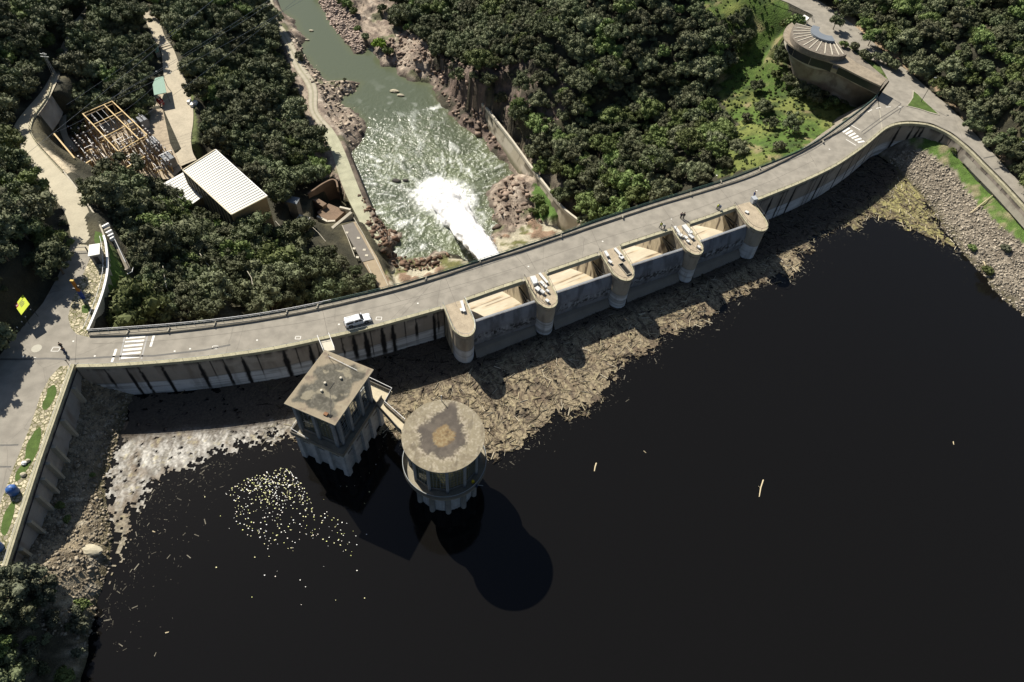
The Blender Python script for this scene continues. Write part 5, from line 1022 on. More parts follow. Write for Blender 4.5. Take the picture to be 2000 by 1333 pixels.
rb_ = crs([P(*q) for q in ((1548,140,-11.6),(1551,158,-11.6),(1558,170,-11.6),(1575,178,-11.6),(1601,185,-11.6),(1615,191,-12),(1634,200,-12),(1650,207,-12.2),(1664,212,-12.2),(1684,212,-12),(1704,208,-11))], 6)
rwl = thing('retaining_wall', 'tall weathered grey brown retaining wall under the lookout building', 'retaining wall', P(1600, 130, -5))
rb_ = [Vector((t.x * .3 + b.x * .7 if False else b.x, b.y, b.z)) for t, b in zip(rt_, rb_)]
def rwc(p):
    u = p[..., 0] * .9 - p[..., 1] * .3; c = np.zeros(u.shape + (3,)); c[:] = (.205, .170, .140); c = mixc(c, (.33, .31, .27), sstep(.48, .68, fbm(u / 6, p[..., 2] / 4, 121)) * .8); c = mixc(c, (.13, .105, .085), sstep(.5, .7, fbm(u / 1.1, p[..., 2] / 2.5, 122)) * .6)
    return mixc(c, (.34, .29, .22), sstep(-.8, -.1, p[..., 2]) * .7)
ruled(rt_, rb_, 'face', M_wall, rwl, 200, rwc, 40)
ri_ = [p.lerp(Vector((fc.x + 6, fc.y - 6, 0)), .03) for p in rt_]; MB().prism([(p.x, p.y) for p in rt_] + [(p.x, p.y) for p in reversed(ri_)], -1, .35).build('coping', M_conc, rwl)
fl_ = [Vector((p.x, p.y, .0)) for p in rt_] + PL([(1736,158),(1700,128),(1650,85),(1600,82),(1565,54),(1547,46)], 0)
sheet('terrace', fl_, M_concd, 'concrete terrace under the lookout building', .03)
t = thing('awning', 'small white panel beside the upper right road above the lookout', 'awning', P(1573, 35, 0)); c = PL([(1562,37),(1571,29),(1581,35),(1572,43)], 2); MB().prism([(p.x, p.y) for p in c], 1.9, 2.0).build('panel', M_white, t)
for p in c: MB().tube([p, p - Vector((0, 0, 2.2))], .06, 5).build('post', M_raild, t)
t = thing('road_fence', 'dark fence along the upper right road above the grass slope', 'fence', P(1540, 10, 0)); q = resamp(crs(PL([(1500,-8),(1530,4),(1560,17),(1586,29),(1588,36)], 1.0)), 2)
mb = MB(); mb.tube(q, .05, 5); mb.tube([p - Vector((0, 0, .45)) for p in q], .04, 5); mb.build('rail', M_raild, t)
for p in q: MB().tube([p - Vector((0, 0, 1.1)), p], .05, 5).build('post', M_raild, t)

# ================================================================ switchyard
sy = MB().sheet([p for p in PL([(95,275),(140,262),(215,225),(318,212),(332,280),(356,330),(335,350),(240,352),(150,335)], -30.62)]).build('gravel_yard', mat('switchyard_gravel', (.34, .28, .20), var=.35, ns=.9, fine=4, rough=.97)); tag(sy, 'pale dusty ground of the switchyard', kind='structure')
M_yel = mat('yellow_steel', (.46, .31, .10), var=.15, ns=1, rough=.6); M_yel2 = mat('rusty_yellow', (.25, .18, .10), var=.3); M_ins = mat('white_porcelain', (.62, .60, .58), var=.1, rough=.4); M_insb = mat('brown_porcelain', (.12, .06, .04), var=.2, rough=.35); M_sgrey = mat('transformer_grey', (.20, .21, .22), var=.2)
GZ = -20.5
ga = thing('gantry', 'large yellow steel gantry frame over the switchyard', 'gantry', P(225, 250, -30.5))
A_, B_, C_, D_, E_ = [P(*q, GZ) for q in ((161.5,222.5), (203.4,200.5), (218.5,197.8), (287.5,264), (230.5,296))]
F_ = A_.lerp(C_, .72); G__ = E_.lerp(D_, .72)
for a, b, nm in ((A_, E_, 'long_beam'), (F_, G__, 'long_beam'), (C_, D_, 'long_beam')): MB().beam(a, b, .30, .25).build(nm, M_yel, ga)
for t in (0, .30, .62, 1.0):
    a = A_.lerp(E_, t); b = C_.lerp(D_, t); MB().beam(a - Vector((0, 0, .1)), b - Vector((0, 0, .1)), .22).build('cross_beam', M_yel, ga); MB().beam(a - Vector((0, 0, 1.0)), b - Vector((0, 0, 1.0)), .18).build('lower_chord', M_yel2, ga)
    for p in (a, F_.lerp(G__, t), b):
        for s_ in (-.7, .7): MB().beam(p, Vector((p.x + s_, p.y - .4, -30.7)), .16).build('leg', M_yel2, ga)
for k in range(3):
    a = F_.lerp(G__, .05 + .01 * k).lerp(A_, .2 + .25 * k); b = a + (E_ - A_) * .36 - Vector((0, 0, 1)); MB().tube([a - Vector((0, 0, .6)), b], .06, 5).build('bus_pipe', mat('aluminium_pipe', (.5, .5, .5), rough=.4), ga)
gb = thing('gantry', 'narrow yellow portal gantry beside the sloping concrete at the left of the switchyard', 'gantry', P(120, 290, -27))
a, b = P(105.7, 262, -20), P(146, 310, -21); MB().beam(a, b, .4).build('beam', M_yel, gb)
for p, f1 in ((a, (95.5,288,-24)), (a.lerp(b, .45), (115,312,-26)), (b, (140,330,-27)), (b, (156,327,-29)), (a.lerp(b, .7), (152,312,-29))): MB().beam(p, P(*f1), .24).build('leg', M_yel2, gb)
gc = thing('bus_frame', 'low yellow cross bar frame at the lower right of the switchyard', 'frame', P(265, 318, -30.5)); a, b = P(245.5, 329, -25), P(283, 306.5, -25); MB().beam(a, b, .35).build('beam', M_yel, gc)
for p in (a, b):
    for s_ in (-.6, .6): MB().beam(p, Vector((p.x + s_, p.y, -30.7)), .24).build('leg', M_yel2, gc)
gd = thing('bus_frame', 'yellow bar frame at the lower left edge of the switchyard', 'frame', P(175, 320, -30.5)); a, b = P(158, 327, -27), P(179, 313, -27); MB().beam(a, b, .4).build('beam', M_yel, gd)
for p in (a, b): MB().beam(p, Vector((p.x, p.y, -30.7)), .3).build('leg', M_yel2, gd)
# repeated switchgear: one of each kind, then copies with all their parts
def copy_tree(o, parent=None):
    c = o.copy(); COL.objects.link(c); c.parent = parent
    for ch in o.children: copy_tree(ch, c)
    return c
def proto_sw(kind):
    t = thing(('insulator_stand', 'disconnector', 'current_transformer')[kind], '', 'switchgear', (0, 0, 0), 'insulated switchgear in rows in the switchyard')
    def L_(): m = MB(); m.local = True; return m
    if kind == 0:
        for s_ in (-.25, .25): m = L_(); m.beam((s_, -.2, 0), (s_ * .8, -.1, 2.6), .14); m.beam((s_, .25, 0), (s_ * .8, .1, 2.6), .14); m.build('stand_leg', M_yel2, t)
        L_().tube([(0, 0, 2.6), (0, 0, 4.2)], .14, 8).build('insulator', M_insb, t); L_().lathe(0, 0, [(0, 4.55), (.22, 4.45), (.22, 4.2), (0, 4.2)], 8).build('cap', M_ins, t)
    elif kind == 1:
        for s_ in (-1, 1):
            m = L_(); m.beam((s_, 0, 0), (s_, 0, 2.4), .2); m.build('post', M_yel2, t); L_().tube([(s_, 0, 2.5), (s_, 0, 3.7)], .15, 8).build('insulator', M_ins if s_ > 0 else M_insb, t)
        m = L_(); m.beam((-1.2, 0, 2.4), (1.2, 0, 2.4), .22); m.build('base_beam', M_yel, t); m = L_(); m.beam((-1, 0, 3.75), (1, 0, 3.85), .1); m.build('blade', M_ins, t)
    else:
        m = L_(); m.beam((0, 0, 0), (0, 0, 2.2), .35); m.build('pedestal', M_yel2, t); m = L_(); m.box(-.35, .35, -.35, .35, 2.2, 2.9); m.build('tank', M_sgrey, t); L_().tube([(0, 0, 2.9), (0, 0, 4.1)], [.2, .13], 8).build('insulator', M_insb, t); L_().lathe(0, 0, [(0, 4.5), (.25, 4.4), (.25, 4.1), (0, 4.1)], 8).build('head', M_ins, t)
    return t
protos = [proto_sw(k) for k in range(3)]; used = [False] * 3
ux = (E_ - A_).normalized(); uy = (C_ - A_).normalized(); SWP = [(142,268),(215,238),(232,262),(300,268),(352,322),(330,348),(250,348),(150,330)]
labs = ['tapered switchgear post with brown insulator and white cap in the switchyard rows', 'two post disconnector switch with yellow base beam in the switchyard rows', 'grey tank instrument transformer with white head in the switchyard rows']
n_sw = 0
base0 = P(150, 270, -30.6)
cands = []
for i in range(-8, 26):
    for j in range(-10, 18):
        p = A_ + ux * (i * 1.55 + 3) + uy * (j * 1.9 - 8); p = Vector((p.x, p.y, -30.6)); x, y = Qa(p.x, p.y, p.z)
        if pip(np.array([x]), np.array([y]), SWP)[0] and not pip(np.array([x]), np.array([y]), [(196,240),(230,225),(262,262),(222,275)])[0] and not (abs(((i + 30) % 6) - 3) < .5): cands.append((p, i, j))
for p, i, j in cands:
    if rng.random() < .05: continue
    k = (i // 2 + j // 3) % 3; o = protos[k] if not used[k] else copy_tree(protos[k]); used[k] = True
    o.location = p + Vector((rng.normal() * .15, rng.normal() * .15, 0)); o.rotation_euler = (0, 0, math.atan2(ux.y, ux.x) + (0 if rng.random() < .7 else math.pi / 2)); o['label'] = labs[k]; n_sw += 1
for px, py, s_, lab in ((283,248,1.0,'open topped grey transformer bank near the top right of the switchyard'), (303,291,1.2,'dark grey transformer box in the middle of the right edge of the switchyard'), (332,322,1.3,'dark grey transformer box nearest the machine hall'), (264,254,.8,'smaller grey transformer left of the transformer bank')):
    c = P(px, py, -30.6); t = thing('transformer', lab, 'transformer', c); q = lambda u, v: c + ux * u * s_ + uy * v * s_
    MB().prism([(v.x, v.y) for v in (q(-1.6, -1.1), q(1.6, -1.1), q(1.6, 1.1), q(-1.6, 1.1))], -30.6, -27.4).build('tank', M_sgrey, t)
    for k in range(5): v = q(-1.3 + k * .62, 1.25); MB().obox(v - uy * .2, v + uy * .25, .12, -30.3, -27.8).build('radiator_fin', M_sgrey, t)
    for k in range(3): v = q(-1 + k, 0); MB().tube([Vector((v.x, v.y, -27.4)), Vector((v.x, v.y, -26.3))], [.2, .1], 8).build('bushing', M_ins, t)

# ================================================================ poles, wires, lamps
def lattice(name, lab, base, top, w0, w1, cat='pylon'):
    t = thing(name, lab, cat, base); b = Vector(base); tp_ = Vector(top); L4 = []
    for i, j in ((-1, -1), (1, -1), (1, 1), (-1, 1)): a = b + Vector((i * w0, j * w0, 0)); c = tp_ + Vector((i * w1, j * w1, 0)); L4.append((a, c)); MB().beam(a, c, .09).build('leg', M_rail, t)
    for k in range(9):
        f = k / 9; g_ = (k + 1) / 9
        for m_ in range(4): MB().beam(L4[m_][0].lerp(L4[m_][1], f), L4[(m_ + 1) % 4][0].lerp(L4[(m_ + 1) % 4][1], g_), .05).build('brace', M_rail, t)
    for zf, l in ((.86, 1.3), (.97, 1.0)): c = b.lerp(tp_, zf); MB().beam(c - Vector((l, .2, 0)), c + Vector((l, -.2, 0)), .09).build('cross_arm', M_rail, t)
    return t
b = P(108, 150, -18.8); lattice('lattice_pole', 'thin lattice pole standing at the bend of the left bank road', b, b + Vector((0, 0, 8)), .45, .18)
b = P(138, 206, -27.5); lattice('lattice_pole', 'lattice pole among trees between the lower road and the switchyard', b, b + Vector((0, 0, 9)), .5, .2)
def lampp(name, lab, base, h, arm=None, heads=1):
    b = Vector(base); t = thing(name, lab, 'street lamp', b); MB().tube([b, b + Vector((0, 0, h))], [.09, .05], 8).build('pole', M_raild, t)
    d = arm or Vector((1, 0, 0)); e = b + Vector((0, 0, h)) + d * 1.0 + Vector((0, 0, .1)); MB().tube([b + Vector((0, 0, h)), e], .04, 6).build('arm', M_raild, t); MB().box(e.x - .3, e.x + .3, e.y - .14, e.y + .14, e.z - .06, e.z + .06).build('lamp_head', M_rail, t); return t
lampp('street_lamp', 'tall dark lamp post on the triangular grass island', P(1799, 199, .13), 7.2, Vector((.5, .7, 0)))
lampp('street_lamp', 'slender lamp post beside the right bank road below the wooded slope', P(1974, 312, 0), 6, Vector((-.6, -.6, 0)))
lampp('street_lamp', 'lamp post behind the lookout building at the top of the view', P(1628, 36, .5), 6, Vector((-.6, -.3, 0)))
b = P(20, 668, .5); t = thing('camera_pole', 'leaning metal pole with white boxes at the shaded edge of the left junction', 'pole', b); MB().tube([b, b + Vector((-.1, 0, 6.6))], .08, 8).build('pole', M_rail, t); c = b + Vector((-.1, 0, 4.6)); MB().box(c.x - .4, c.x + .3, c.y - .3, c.y + .2, c.z, c.z + .6).build('box', M_white, t); MB().box(c.x + .3, c.x + .7, c.y - .1, c.y + .2, c.z - .4, c.z).build('camera', M_white, t)
for k, (x, y) in enumerate(((36,643),(45,632),(52,622),(62,608))):
    b = P(x, y, .6); t = thing('bollard', 'small white topped marker post under the trees at the left road edge', 'marker post', b, 'marker posts along the shaded left road edge'); MB().tube([b - Vector((0, 0, .6)), b + Vector((0, 0, .4))], .09, 6).build('post', M_raild, t); MB().tube([b + Vector((0, 0, .4)), b + Vector((0, 0, .62))], .1, 6).build('cap', M_white, t)
W_ = [((0,342,-8),(403,3,-8)), ((130,205,-18),(403,3,-6)), ((165,222,-20),(500,10,-8)), ((203,200,-20),(500,18,-8)), ((218,198,-20),(500,46,-8)), ((262,240,-20.5),(520,40,-9)), ((160,262,-20),(300,170,-18)), ((110,258,-20),(240,175,-18))]
for k, (a, b) in enumerate(W_):
    a, b = P(*a), P(*b)
    if k < 6: b = a + (b - a) * 1.5
    q = [a.lerp(b, f) - Vector((0, 0, 5 * f * (1 - f))) for f in np.linspace(0, 1, 24)]
    t = thing('power_line', 'thin overhead power cable crossing the wooded slope from the switchyard', 'power cable', a, 'overhead cables above the left woods'); MB().tube(q, .045, 4).build('cable', mat('cable_grey', (.42, .42, .40), rough=.5), t)
    if k in (2, 3, 4): c = q[6]; MB().lathe(c.x, c.y, [(0, c.z - .25), (.25, c.z), (0, c.z + .25)], 8).build('marker_ball', M_white, t)
# barrier beam
b = P(170, 489, 0); t = thing('road_barrier', 'thin dark barrier arm half across the left road beside the hut', 'barrier', b); MB().tube([b, b + Vector((0, 0, 1))], .14, 8).build('post', M_raild, t); e = P(141, 484, 1.0); MB().beam(b + Vector((0, 0, .95)), e, .12).build('arm', M_raild, t)

# ================================================================ sign, totem, bins
sg = thing('notice_board', 'bright yellow green square notice board with a red corner among dark trees', 'sign', P(42, 615, 2))
q = [P(44.5, 576, 4.4), P(57.8, 594.5, 4.1), P(41.5, 615.5, 3.5), P(28.5, 597, 3.8)]
# planar square facing the camera direction upwards: corners are top, right, bottom, left
cq = sum(q, Vector()) / 4; n_ = (q[1] - q[3]).cross(q[0] - q[2]).normalized()
if n_.z < 0: n_ = -n_
def pq(u, v, h=0): return q[3].lerp(q[0], u).lerp(q[2].lerp(q[1], u), v) + n_ * h
MB().add([pq(0, 0), pq(1, 0), pq(1, 1), pq(0, 1), pq(0, 0, -.06), pq(1, 0, -.06), pq(1, 1, -.06), pq(0, 1, -.06)], [(0, 3, 2, 1), (4, 5, 6, 7), (0, 1, 5, 4), (1, 2, 6, 5), (2, 3, 7, 6), (3, 0, 4, 7)]).build('board', mat('sign_yellow', (.50, .58, .02), var=.05, rough=.6), sg)
def patch(nm, u0, u1, v0, v1, m, par=sg, h=.012): return MB().add([pq(u0, v0, h), pq(u0, v1, h), pq(u1, v1, h), pq(u1, v0, h)], [(0, 1, 2, 3)]).build(nm, m, par)
patch('red_corner', -.005, .28, -.005, .30, mat('sign_red', (.35, .02, .03), var=.05)); patch('red_text_line', .06, .24, .10, .14, M_white, sg, .02); patch('red_text_line', .06, .24, .18, .21, M_white, sg, .02)
for k in range(4): patch('text_line', .34, .80 - .08 * (k % 2), .22 + .11 * k, .26 + .11 * k, M_tar, sg, .02)
for u in (.05, .95):
    p = pq(u, .95); MB().tube([p, Vector((p.x, p.y, .3))], .05, 6).build('leg', M_raild, sg)
to = thing('totem_pillar', 'tall orange and blue pillar sign at the edge of the left stone verge', 'pillar sign', P(163, 583, 0))
b = P(163, 583, 0); a = Vector((.35, .1, 0))
MB().prism([(b.x - .34, b.y - .2), (b.x + .34, b.y - .2), (b.x + .34, b.y + .2), (b.x - .34, b.y + .2)], 0, 2.2).build('blue_base', mat('totem_blue', (.02, .05, .22), var=.1), to)
MB().prism([(b.x - .3, b.y - .17), (b.x + .3, b.y - .17), (b.x + .3, b.y + .17), (b.x - .3, b.y + .17)], 2.2, 5.3).build('orange_body', mat('totem_orange', (.30, .12, .015), var=.1), to)
MB().prism([(b.x - .34, b.y - .2), (b.x + .34, b.y - .2), (b.x + .34, b.y + .2), (b.x - .34, b.y + .2)], 5.3, 5.45).build('cap', mat('totem_cap', (.6, .42, .12)), to)
MB().box(b.x - .9, b.x - .34, b.y - .12, b.y + .12, 2.6, 3.0).build('side_fin', M_raild, to); MB().box(b.x + .3, b.x + .8, b.y - .12, b.y + .12, 3.2, 3.9).build('side_fin', M_raild, to)
M_bin = mat('blue_plastic', (.03, .10, .30), var=.15, ns=1, rough=.45, spec=.5); M_bin2 = mat('dark_blue_plastic', (.01, .03, .09), rough=.5)
for x, y, lab in ((28.5,962,'blue dome recycling container on the stone strip beside the left road'), (-2,1072,'blue dome recycling container cut off by the left edge of the view')):
    c = P(x, y, 0); t = thing('recycling_container', lab, 'recycling bin', c, 'blue recycling containers')
    MB().lathe(c.x, c.y, [(0, .03), (.78, .03), (.85, .15), (.86, 1.0), (.80, 1.1), (.0, 1.1)], 28).build('body', M_bin, t, True)
    MB().lathe(c.x, c.y, [(.87, 1.0), (.89, 1.12), (.74, 1.5), (.42, 1.75), (0, 1.84)], 28).build('dome', M_bin, t, True)
    for a_ in (-1.9, 1.2): e = c + Vector((math.cos(a_) * .76, math.sin(a_) * .76, 1.36)); MB().lathe(e.x, e.y, [(0, e.z + .12), (.17, e.z + .1), (.19, e.z - .1)], 12).build('mouth', M_bin2, t)
    MB().beam(c + Vector((-.5, 0, 1.7)), c + Vector((.5, 0, 1.7)), .1, .2).build('lifting_bar', M_bin2, t)
for x, y, s_, lab in ((46.5,905,.42,'white rounded boulder on the grass of the left stone strip'), (54,900,.38,'tan rounded boulder touching the white one on the left strip'), (45,927,.45,'flat pale boulder below the white one on the left strip')):
    c = P(x, y, .2); me = bmesh.new(); bmesh.ops.create_icosphere(me, subdivisions=3, radius=s_)
    for v in me.verts: n = .8 + .4 * float(vn(v.co.x * 4 + x, v.co.y * 4 + v.co.z * 3, 5)); v.co = Vector((v.co.x * 1.2, v.co.y, v.co.z * .75)) * n
    m_ = bpy.data.meshes.new('boulder'); me.to_mesh(m_); me.free(); m_.materials.append(M_white if 'white r' in lab else mat('tan_rock', (.40, .36, .26), var=.2)); o = bpy.data.objects.new('boulder', m_); COL.objects.link(o); o.location = c; tag(o, lab, 'boulder')
# ================================================================ pickup
def pickup(loc, ang):
    t = thing('pickup_truck', 'white double cab pickup truck with hard top driving along the dam', 'pickup truck', loc, None, ang); Wd = .93
    M_car = mat('white_car_paint', (.72, .73, .74), var=.02, rough=.3, spec=.5); M_cg = mat('car_glass', (.02, .025, .03), var=.05, rough=.12, spec=.5); M_ty = mat('tyre_rubber', (.015, .015, .016), rough=.8)
    def ext(prof, y0, y1, nm, m, par=t, taper=0.0, bev=.05):
        n = len(prof); zm = max(p[1] for p in prof); z0 = min(p[1] for p in prof); mb = MB(); mb.local = True
        f = lambda z: 1 - taper * (z - z0) / (zm - z0 + 1e-6)
        mb.add([(x, y0 * f(z), z) for x, z in prof] + [(x, y1 * f(z), z) for x, z in prof], [tuple(range(n)), tuple(range(n, 2 * n))[::-1]] + [(i, i + n, (i + 1) % n + n, (i + 1) % n) for i in range(n)])
        o = mb.build(nm, m, par); 
        if bev: b = o.modifiers.new('b', 'BEVEL'); b.width = bev; b.segments = 3; b.limit_method = 'ANGLE'
        o.data.polygons.foreach_set('use_smooth', [False] * len(o.data.polygons)); return o
    body = [(-2.62, .55), (-2.62, 1.08), (-.95, 1.12), (1.15, 1.12), (1.35, 1.14), (2.35, 1.02), (2.60, .90), (2.66, .62), (2.60, .42), (2.1, .40), (2.02, .72), (1.75, .88), (1.42, .88), (1.18, .72), (1.10, .40), (-1.15, .40), (-1.22, .72), (-1.48, .88), (-1.78, .88), (-2.02, .72), (-2.08, .42), (-2.55, .45)]
    ext(body, -Wd, Wd, 'body', M_car, bev=.06)
    ext([(-1.1, 1.1), (-.75, 1.76), (-.6, 1.82), (.35, 1.82), (.5, 1.78), (1.3, 1.12)], -.86, .86, 'cab', M_car, taper=.13)
    ext([(-2.60, 1.1), (-2.50, 1.70), (-2.42, 1.78), (-.85, 1.80), (-.82, 1.1)], -.88, .88, 'canopy', M_car, taper=.12)
    # glass
    def pan(v, nm): mb = MB(); mb.local = True; mb.add(v, [(0, 1, 2, 3)]); mb.build(nm, M_cg, t)
    pan([(1.235, -.76, 1.2), (1.235, .76, 1.2), (.555, .68, 1.76), (.555, -.68, 1.76)], 'windscreen')
    for s_ in (-1, 1):
        for nm, xa, xb, ya in (('side_window', .15, .98, 0), ('side_window', -.72, .07, 0), ('canopy_window', -2.3, -1.0, .02)):
            z0_, z1_ = 1.2, 1.64; w0_ = (.865 - .86 * .13 * .12 + ya); w1_ = (.865 - .86 * .13 * .75 + ya); xb2 = xb - (.42 if xb > .9 else 0); xa2 = xa + (.1 if xa < -.5 and xa > -1 else 0)
            pan([(xa, s_ * w0_, z0_), (xb, s_ * w0_, z0_), (xb2, s_ * (w1_ + .01), z1_), (xa2, s_ * (w1_ + .01), z1_)], nm)
        mb = MB(); mb.local = True; mb.box(.98, 1.14, s_ * 1.08 - .12, s_ * 1.08 + .12, 1.16, 1.34); mb.build('mirror', M_car, t)
        mb = MB(); mb.local = True; mb.box(2.50, 2.63, s_ * .70 - .18, s_ * .70 + .18, .78, .93); mb.build('headlight', mat('lamp_lens', (.6, .62, .65), rough=.2), t)
        mb = MB(); mb.local = True; mb.box(-2.66, -2.58, s_ * .82 - .09, s_ * .82 + .09, .75, 1.05); mb.build('tail_light', mat('tail_red', (.25, .01, .01), rough=.3), t)
        for xw in (1.60, -1.63):
            mb = MB(); mb.local = True; mb.tube([(xw, s_ * .62, .39), (xw, s_ * .92, .39)], .39, 24); wh = mb.build('wheel', M_ty, t); mb = MB(); mb.local = True; mb.tube([(xw, s_ * .90, .39), (xw, s_ * .935, .39)], .23, 12); mb.build('rim', mat('alloy', (.35, .35, .37), rough=.4, metal=.5), wh)
    pan([(-2.585, -.66, 1.22), (-2.585, .66, 1.22), (-2.50, .60, 1.62), (-2.50, -.60, 1.62)], 'rear_window')
    mb = MB(); mb.local = True; mb.box(-2.76, -2.60, -.88, .88, .42, .60); mb.build('bumper', M_raild, t)
    mb = MB(); mb.local = True; mb.box(2.58, 2.72, -.9, .9, .40, .60); mb.build('bumper', M_car, t)
    mb = MB(); mb.local = True; mb.box(2.60, 2.665, -.45, .45, .66, .88); mb.build('grille', M_raild, t)
    for y in (-.55, .55): mb = MB(); mb.local = True; mb.beam((-2.2, y, 1.86), (-1.0, y, 1.88), .05); mb.build('roof_rail', M_rail, t)
    return t
pa_, pb_ = P(676, 637, 0), P(722, 624, 0); pickup((pa_ + pb_) / 2, math.atan2((pb_ - pa_).y, (pb_ - pa_).x))

# ================================================================ people
M_skin = mat('skin', (.42, .26, .18), var=.05, rough=.6); M_hair = mat('dark_hair', (.02, .015, .012), var=.1)
def skinmesh(nm, pts, edges, rad, m, par, sub=1):
    me = bpy.data.meshes.new(nm); me.from_pydata(pts, edges, []); o = bpy.data.objects.new(nm, me); COL.objects.link(o); o.parent = par; me.materials.append(m)
    sk = o.modifiers.new('skin', 'SKIN'); sk.use_smooth_shade = True
    for i, r in enumerate(rad): v = me.skin_vertices[0].data[i]; v.radius = r if isinstance(r, tuple) else (r, r); v.use_root = (i == 0)
    o.modifiers.new('s', 'SUBSURF').levels = sub; o.modifiers['s'].render_levels = sub; return o
def person(px, py, ang, lab, top, legs, hair=M_hair, bend=0.0, stride=.18, arms='down', hat=None):
    base = P(px, py, .0); t = thing('person', lab, 'person', base, None, math.radians(ang)); t.scale = (1.08,) * 3
    cb, sb2 = math.cos(bend), math.sin(bend)
    def U(x, y, z):  # torso bends forward (+x) about the hips
        dz = z - .92
        return (x * cb + dz * sb2, y, .92 + dz * cb - x * sb2)
    hx = stride
    j = [(0, 0, .95), U(0, 0, 1.15), U(0, 0, 1.38), U(0, 0, 1.48), U(.01, 0, 1.60), U(.015, 0, 1.70),
         (0, .10, .90), (hx * .5, .11, .50), (hx, .11, .08), (hx + .16, .11, .04), (0, -.10, .90), (-hx * .3, -.11, .50), (-hx, -.11, .08), (-hx + .16, -.11, .04),
         U(0, .19, 1.42), U(0, -.19, 1.42)]
    if arms == 'down': ar = [U(-.02, .26, 1.15), U(.06, .26, .90), U(.08, .25, .80), U(-.02, -.26, 1.15), U(.06, -.26, .90), U(.08, -.25, .80)]
    else: ar = [U(.12, .25, 1.18), U(.36, .18, 1.10), U(.46, .16, 1.10), U(.12, -.25, 1.18), U(.36, -.18, 1.10), U(.46, -.16, 1.10)]
    j += ar
    e = [(0, 1), (1, 2), (2, 3), (3, 4), (4, 5), (0, 6), (6, 7), (7, 8), (8, 9), (0, 10), (10, 11), (11, 12), (12, 13), (2, 14), (2, 15), (14, 16), (16, 17), (17, 18), (15, 19), (19, 20), (20, 21)]
    rad = [.13, .12, .14, .055, .095, .08, .09, .065, .045, .04, .09, .065, .045, .04, .06, .06, .045, .035, .03, .045, .035, .03]
    skinmesh('body', j, e, rad, M_skin, t, 2)
    ji = [j[i] for i in (1, 2, 14, 15, 16, 17, 19, 20, 0)]; skinmesh('jacket', ji, [(0, 1), (1, 2), (1, 3), (2, 4), (4, 5), (3, 6), (6, 7), (0, 8)], [.155, .175, .09, .09, .07, .06, .07, .06, .16], top, t)
    ti = [j[i] for i in (0, 6, 7, 8, 10, 11, 12)]; skinmesh('trousers', ti, [(0, 1), (1, 2), (2, 3), (0, 4), (4, 5), (5, 6)], [.155, .115, .09, .075, .115, .09, .075], legs, t)
    for a, b in ((8, 9), (12, 13)):
        mb = MB(); mb.local = True; mb.beam(Vector(j[a]) - Vector((.06, 0, .03)), Vector(j[b]) + Vector((.06, 0, .01)), .10, .09); mb.build('shoe', M_raild, t)
    hc = Vector(j[5]); me = bmesh.new(); bmesh.ops.create_icosphere(me, subdivisions=2, radius=.118)
    for v in me.verts: v.co = Vector((v.co.x * 1.02 - .02, v.co.y * .95, v.co.z * .95 + .025)) + hc
    m_ = bpy.data.meshes.new('hair'); me.to_mesh(m_); me.free(); m_.materials.append(hair); o = bpy.data.objects.new('hair' if hat is None else 'helmet', m_); COL.objects.link(o); o.parent = t
    mb = MB(); mb.local = True; n0 = hc + Vector((.10, 0, -.03)); mb.add([n0 + Vector((0, -.015, .02)), n0 + Vector((0, .015, .02)), n0 + Vector((.03, 0, -.02)), n0 + Vector((0, 0, -.025))], [(0, 1, 2), (1, 3, 2), (3, 0, 2)]); mb.build('nose', M_skin, t)
    return t
M_hiv = mat('hi_vis_yellow', (.55, .62, .03), var=.08, rough=.7); M_dk = mat('dark_cloth', (.022, .022, .028), var=.2, rough=.9); M_navy = mat('navy_cloth', (.03, .045, .12), var=.2, rough=.9); M_wcl = mat('pale_cloth', (.55, .54, .50), var=.1, rough=.9); M_purp = mat('dark_violet_cloth', (.05, .03, .06), var=.2)
person(1289, 446, -60, 'worker in yellow hi-vis jacket striding by the parapet near the fourth pier', M_hiv, M_dk, stride=.28, arms='out')
person(1297, 448, 160, 'person in a pale shirt bending over beside the striding hi-vis worker', M_wcl, M_dk, bend=1.0, stride=.12, arms='out')
person(1329, 427, 60, 'person in dark violet clothes standing on the road above the fourth pier', M_purp, M_dk, stride=.1)
person(1334, 427, -120, 'slim person in dark clothes beside the one in violet on the crest road', M_dk, M_dk, stride=.12)
person(1400, 409, -70, 'worker in yellow green hi-vis vest looking over the parapet before the rightmost pier', M_hiv, M_dk, bend=.35, stride=.1, arms='out')
person(1404, 410, -100, 'person in a light blue shirt leaning on the parapet beside the hi-vis worker', mat('light_blue_cloth', (.30, .36, .50), var=.1), M_navy, bend=.5, stride=.08, arms='out')
person(1471, 386, 200, 'person in blue and navy standing beside the grey kiosk', M_navy, M_navy, stride=.08)
person(123, 681, 120, 'person in black walking on the left junction, farther from the wall corner', M_dk, M_dk, stride=.2)
person(128, 690, 120, 'person in black walking on the left junction, nearer to the wall corner', M_dk, M_navy, stride=.2)
t = thing('guide_post', 'thin black post at the corner of the reservoir wall and the dam', 'post', P(134, 712, 0)); b = P(134, 712, 0); MB().tube([b, b + Vector((0, 0, 1.4))], .06, 6).build('post', M_raild, t); MB().box(b.x - .15, b.x + .15, b.y - .05, b.y + .05, 1.1, 1.5).build('plate', M_raild, t)
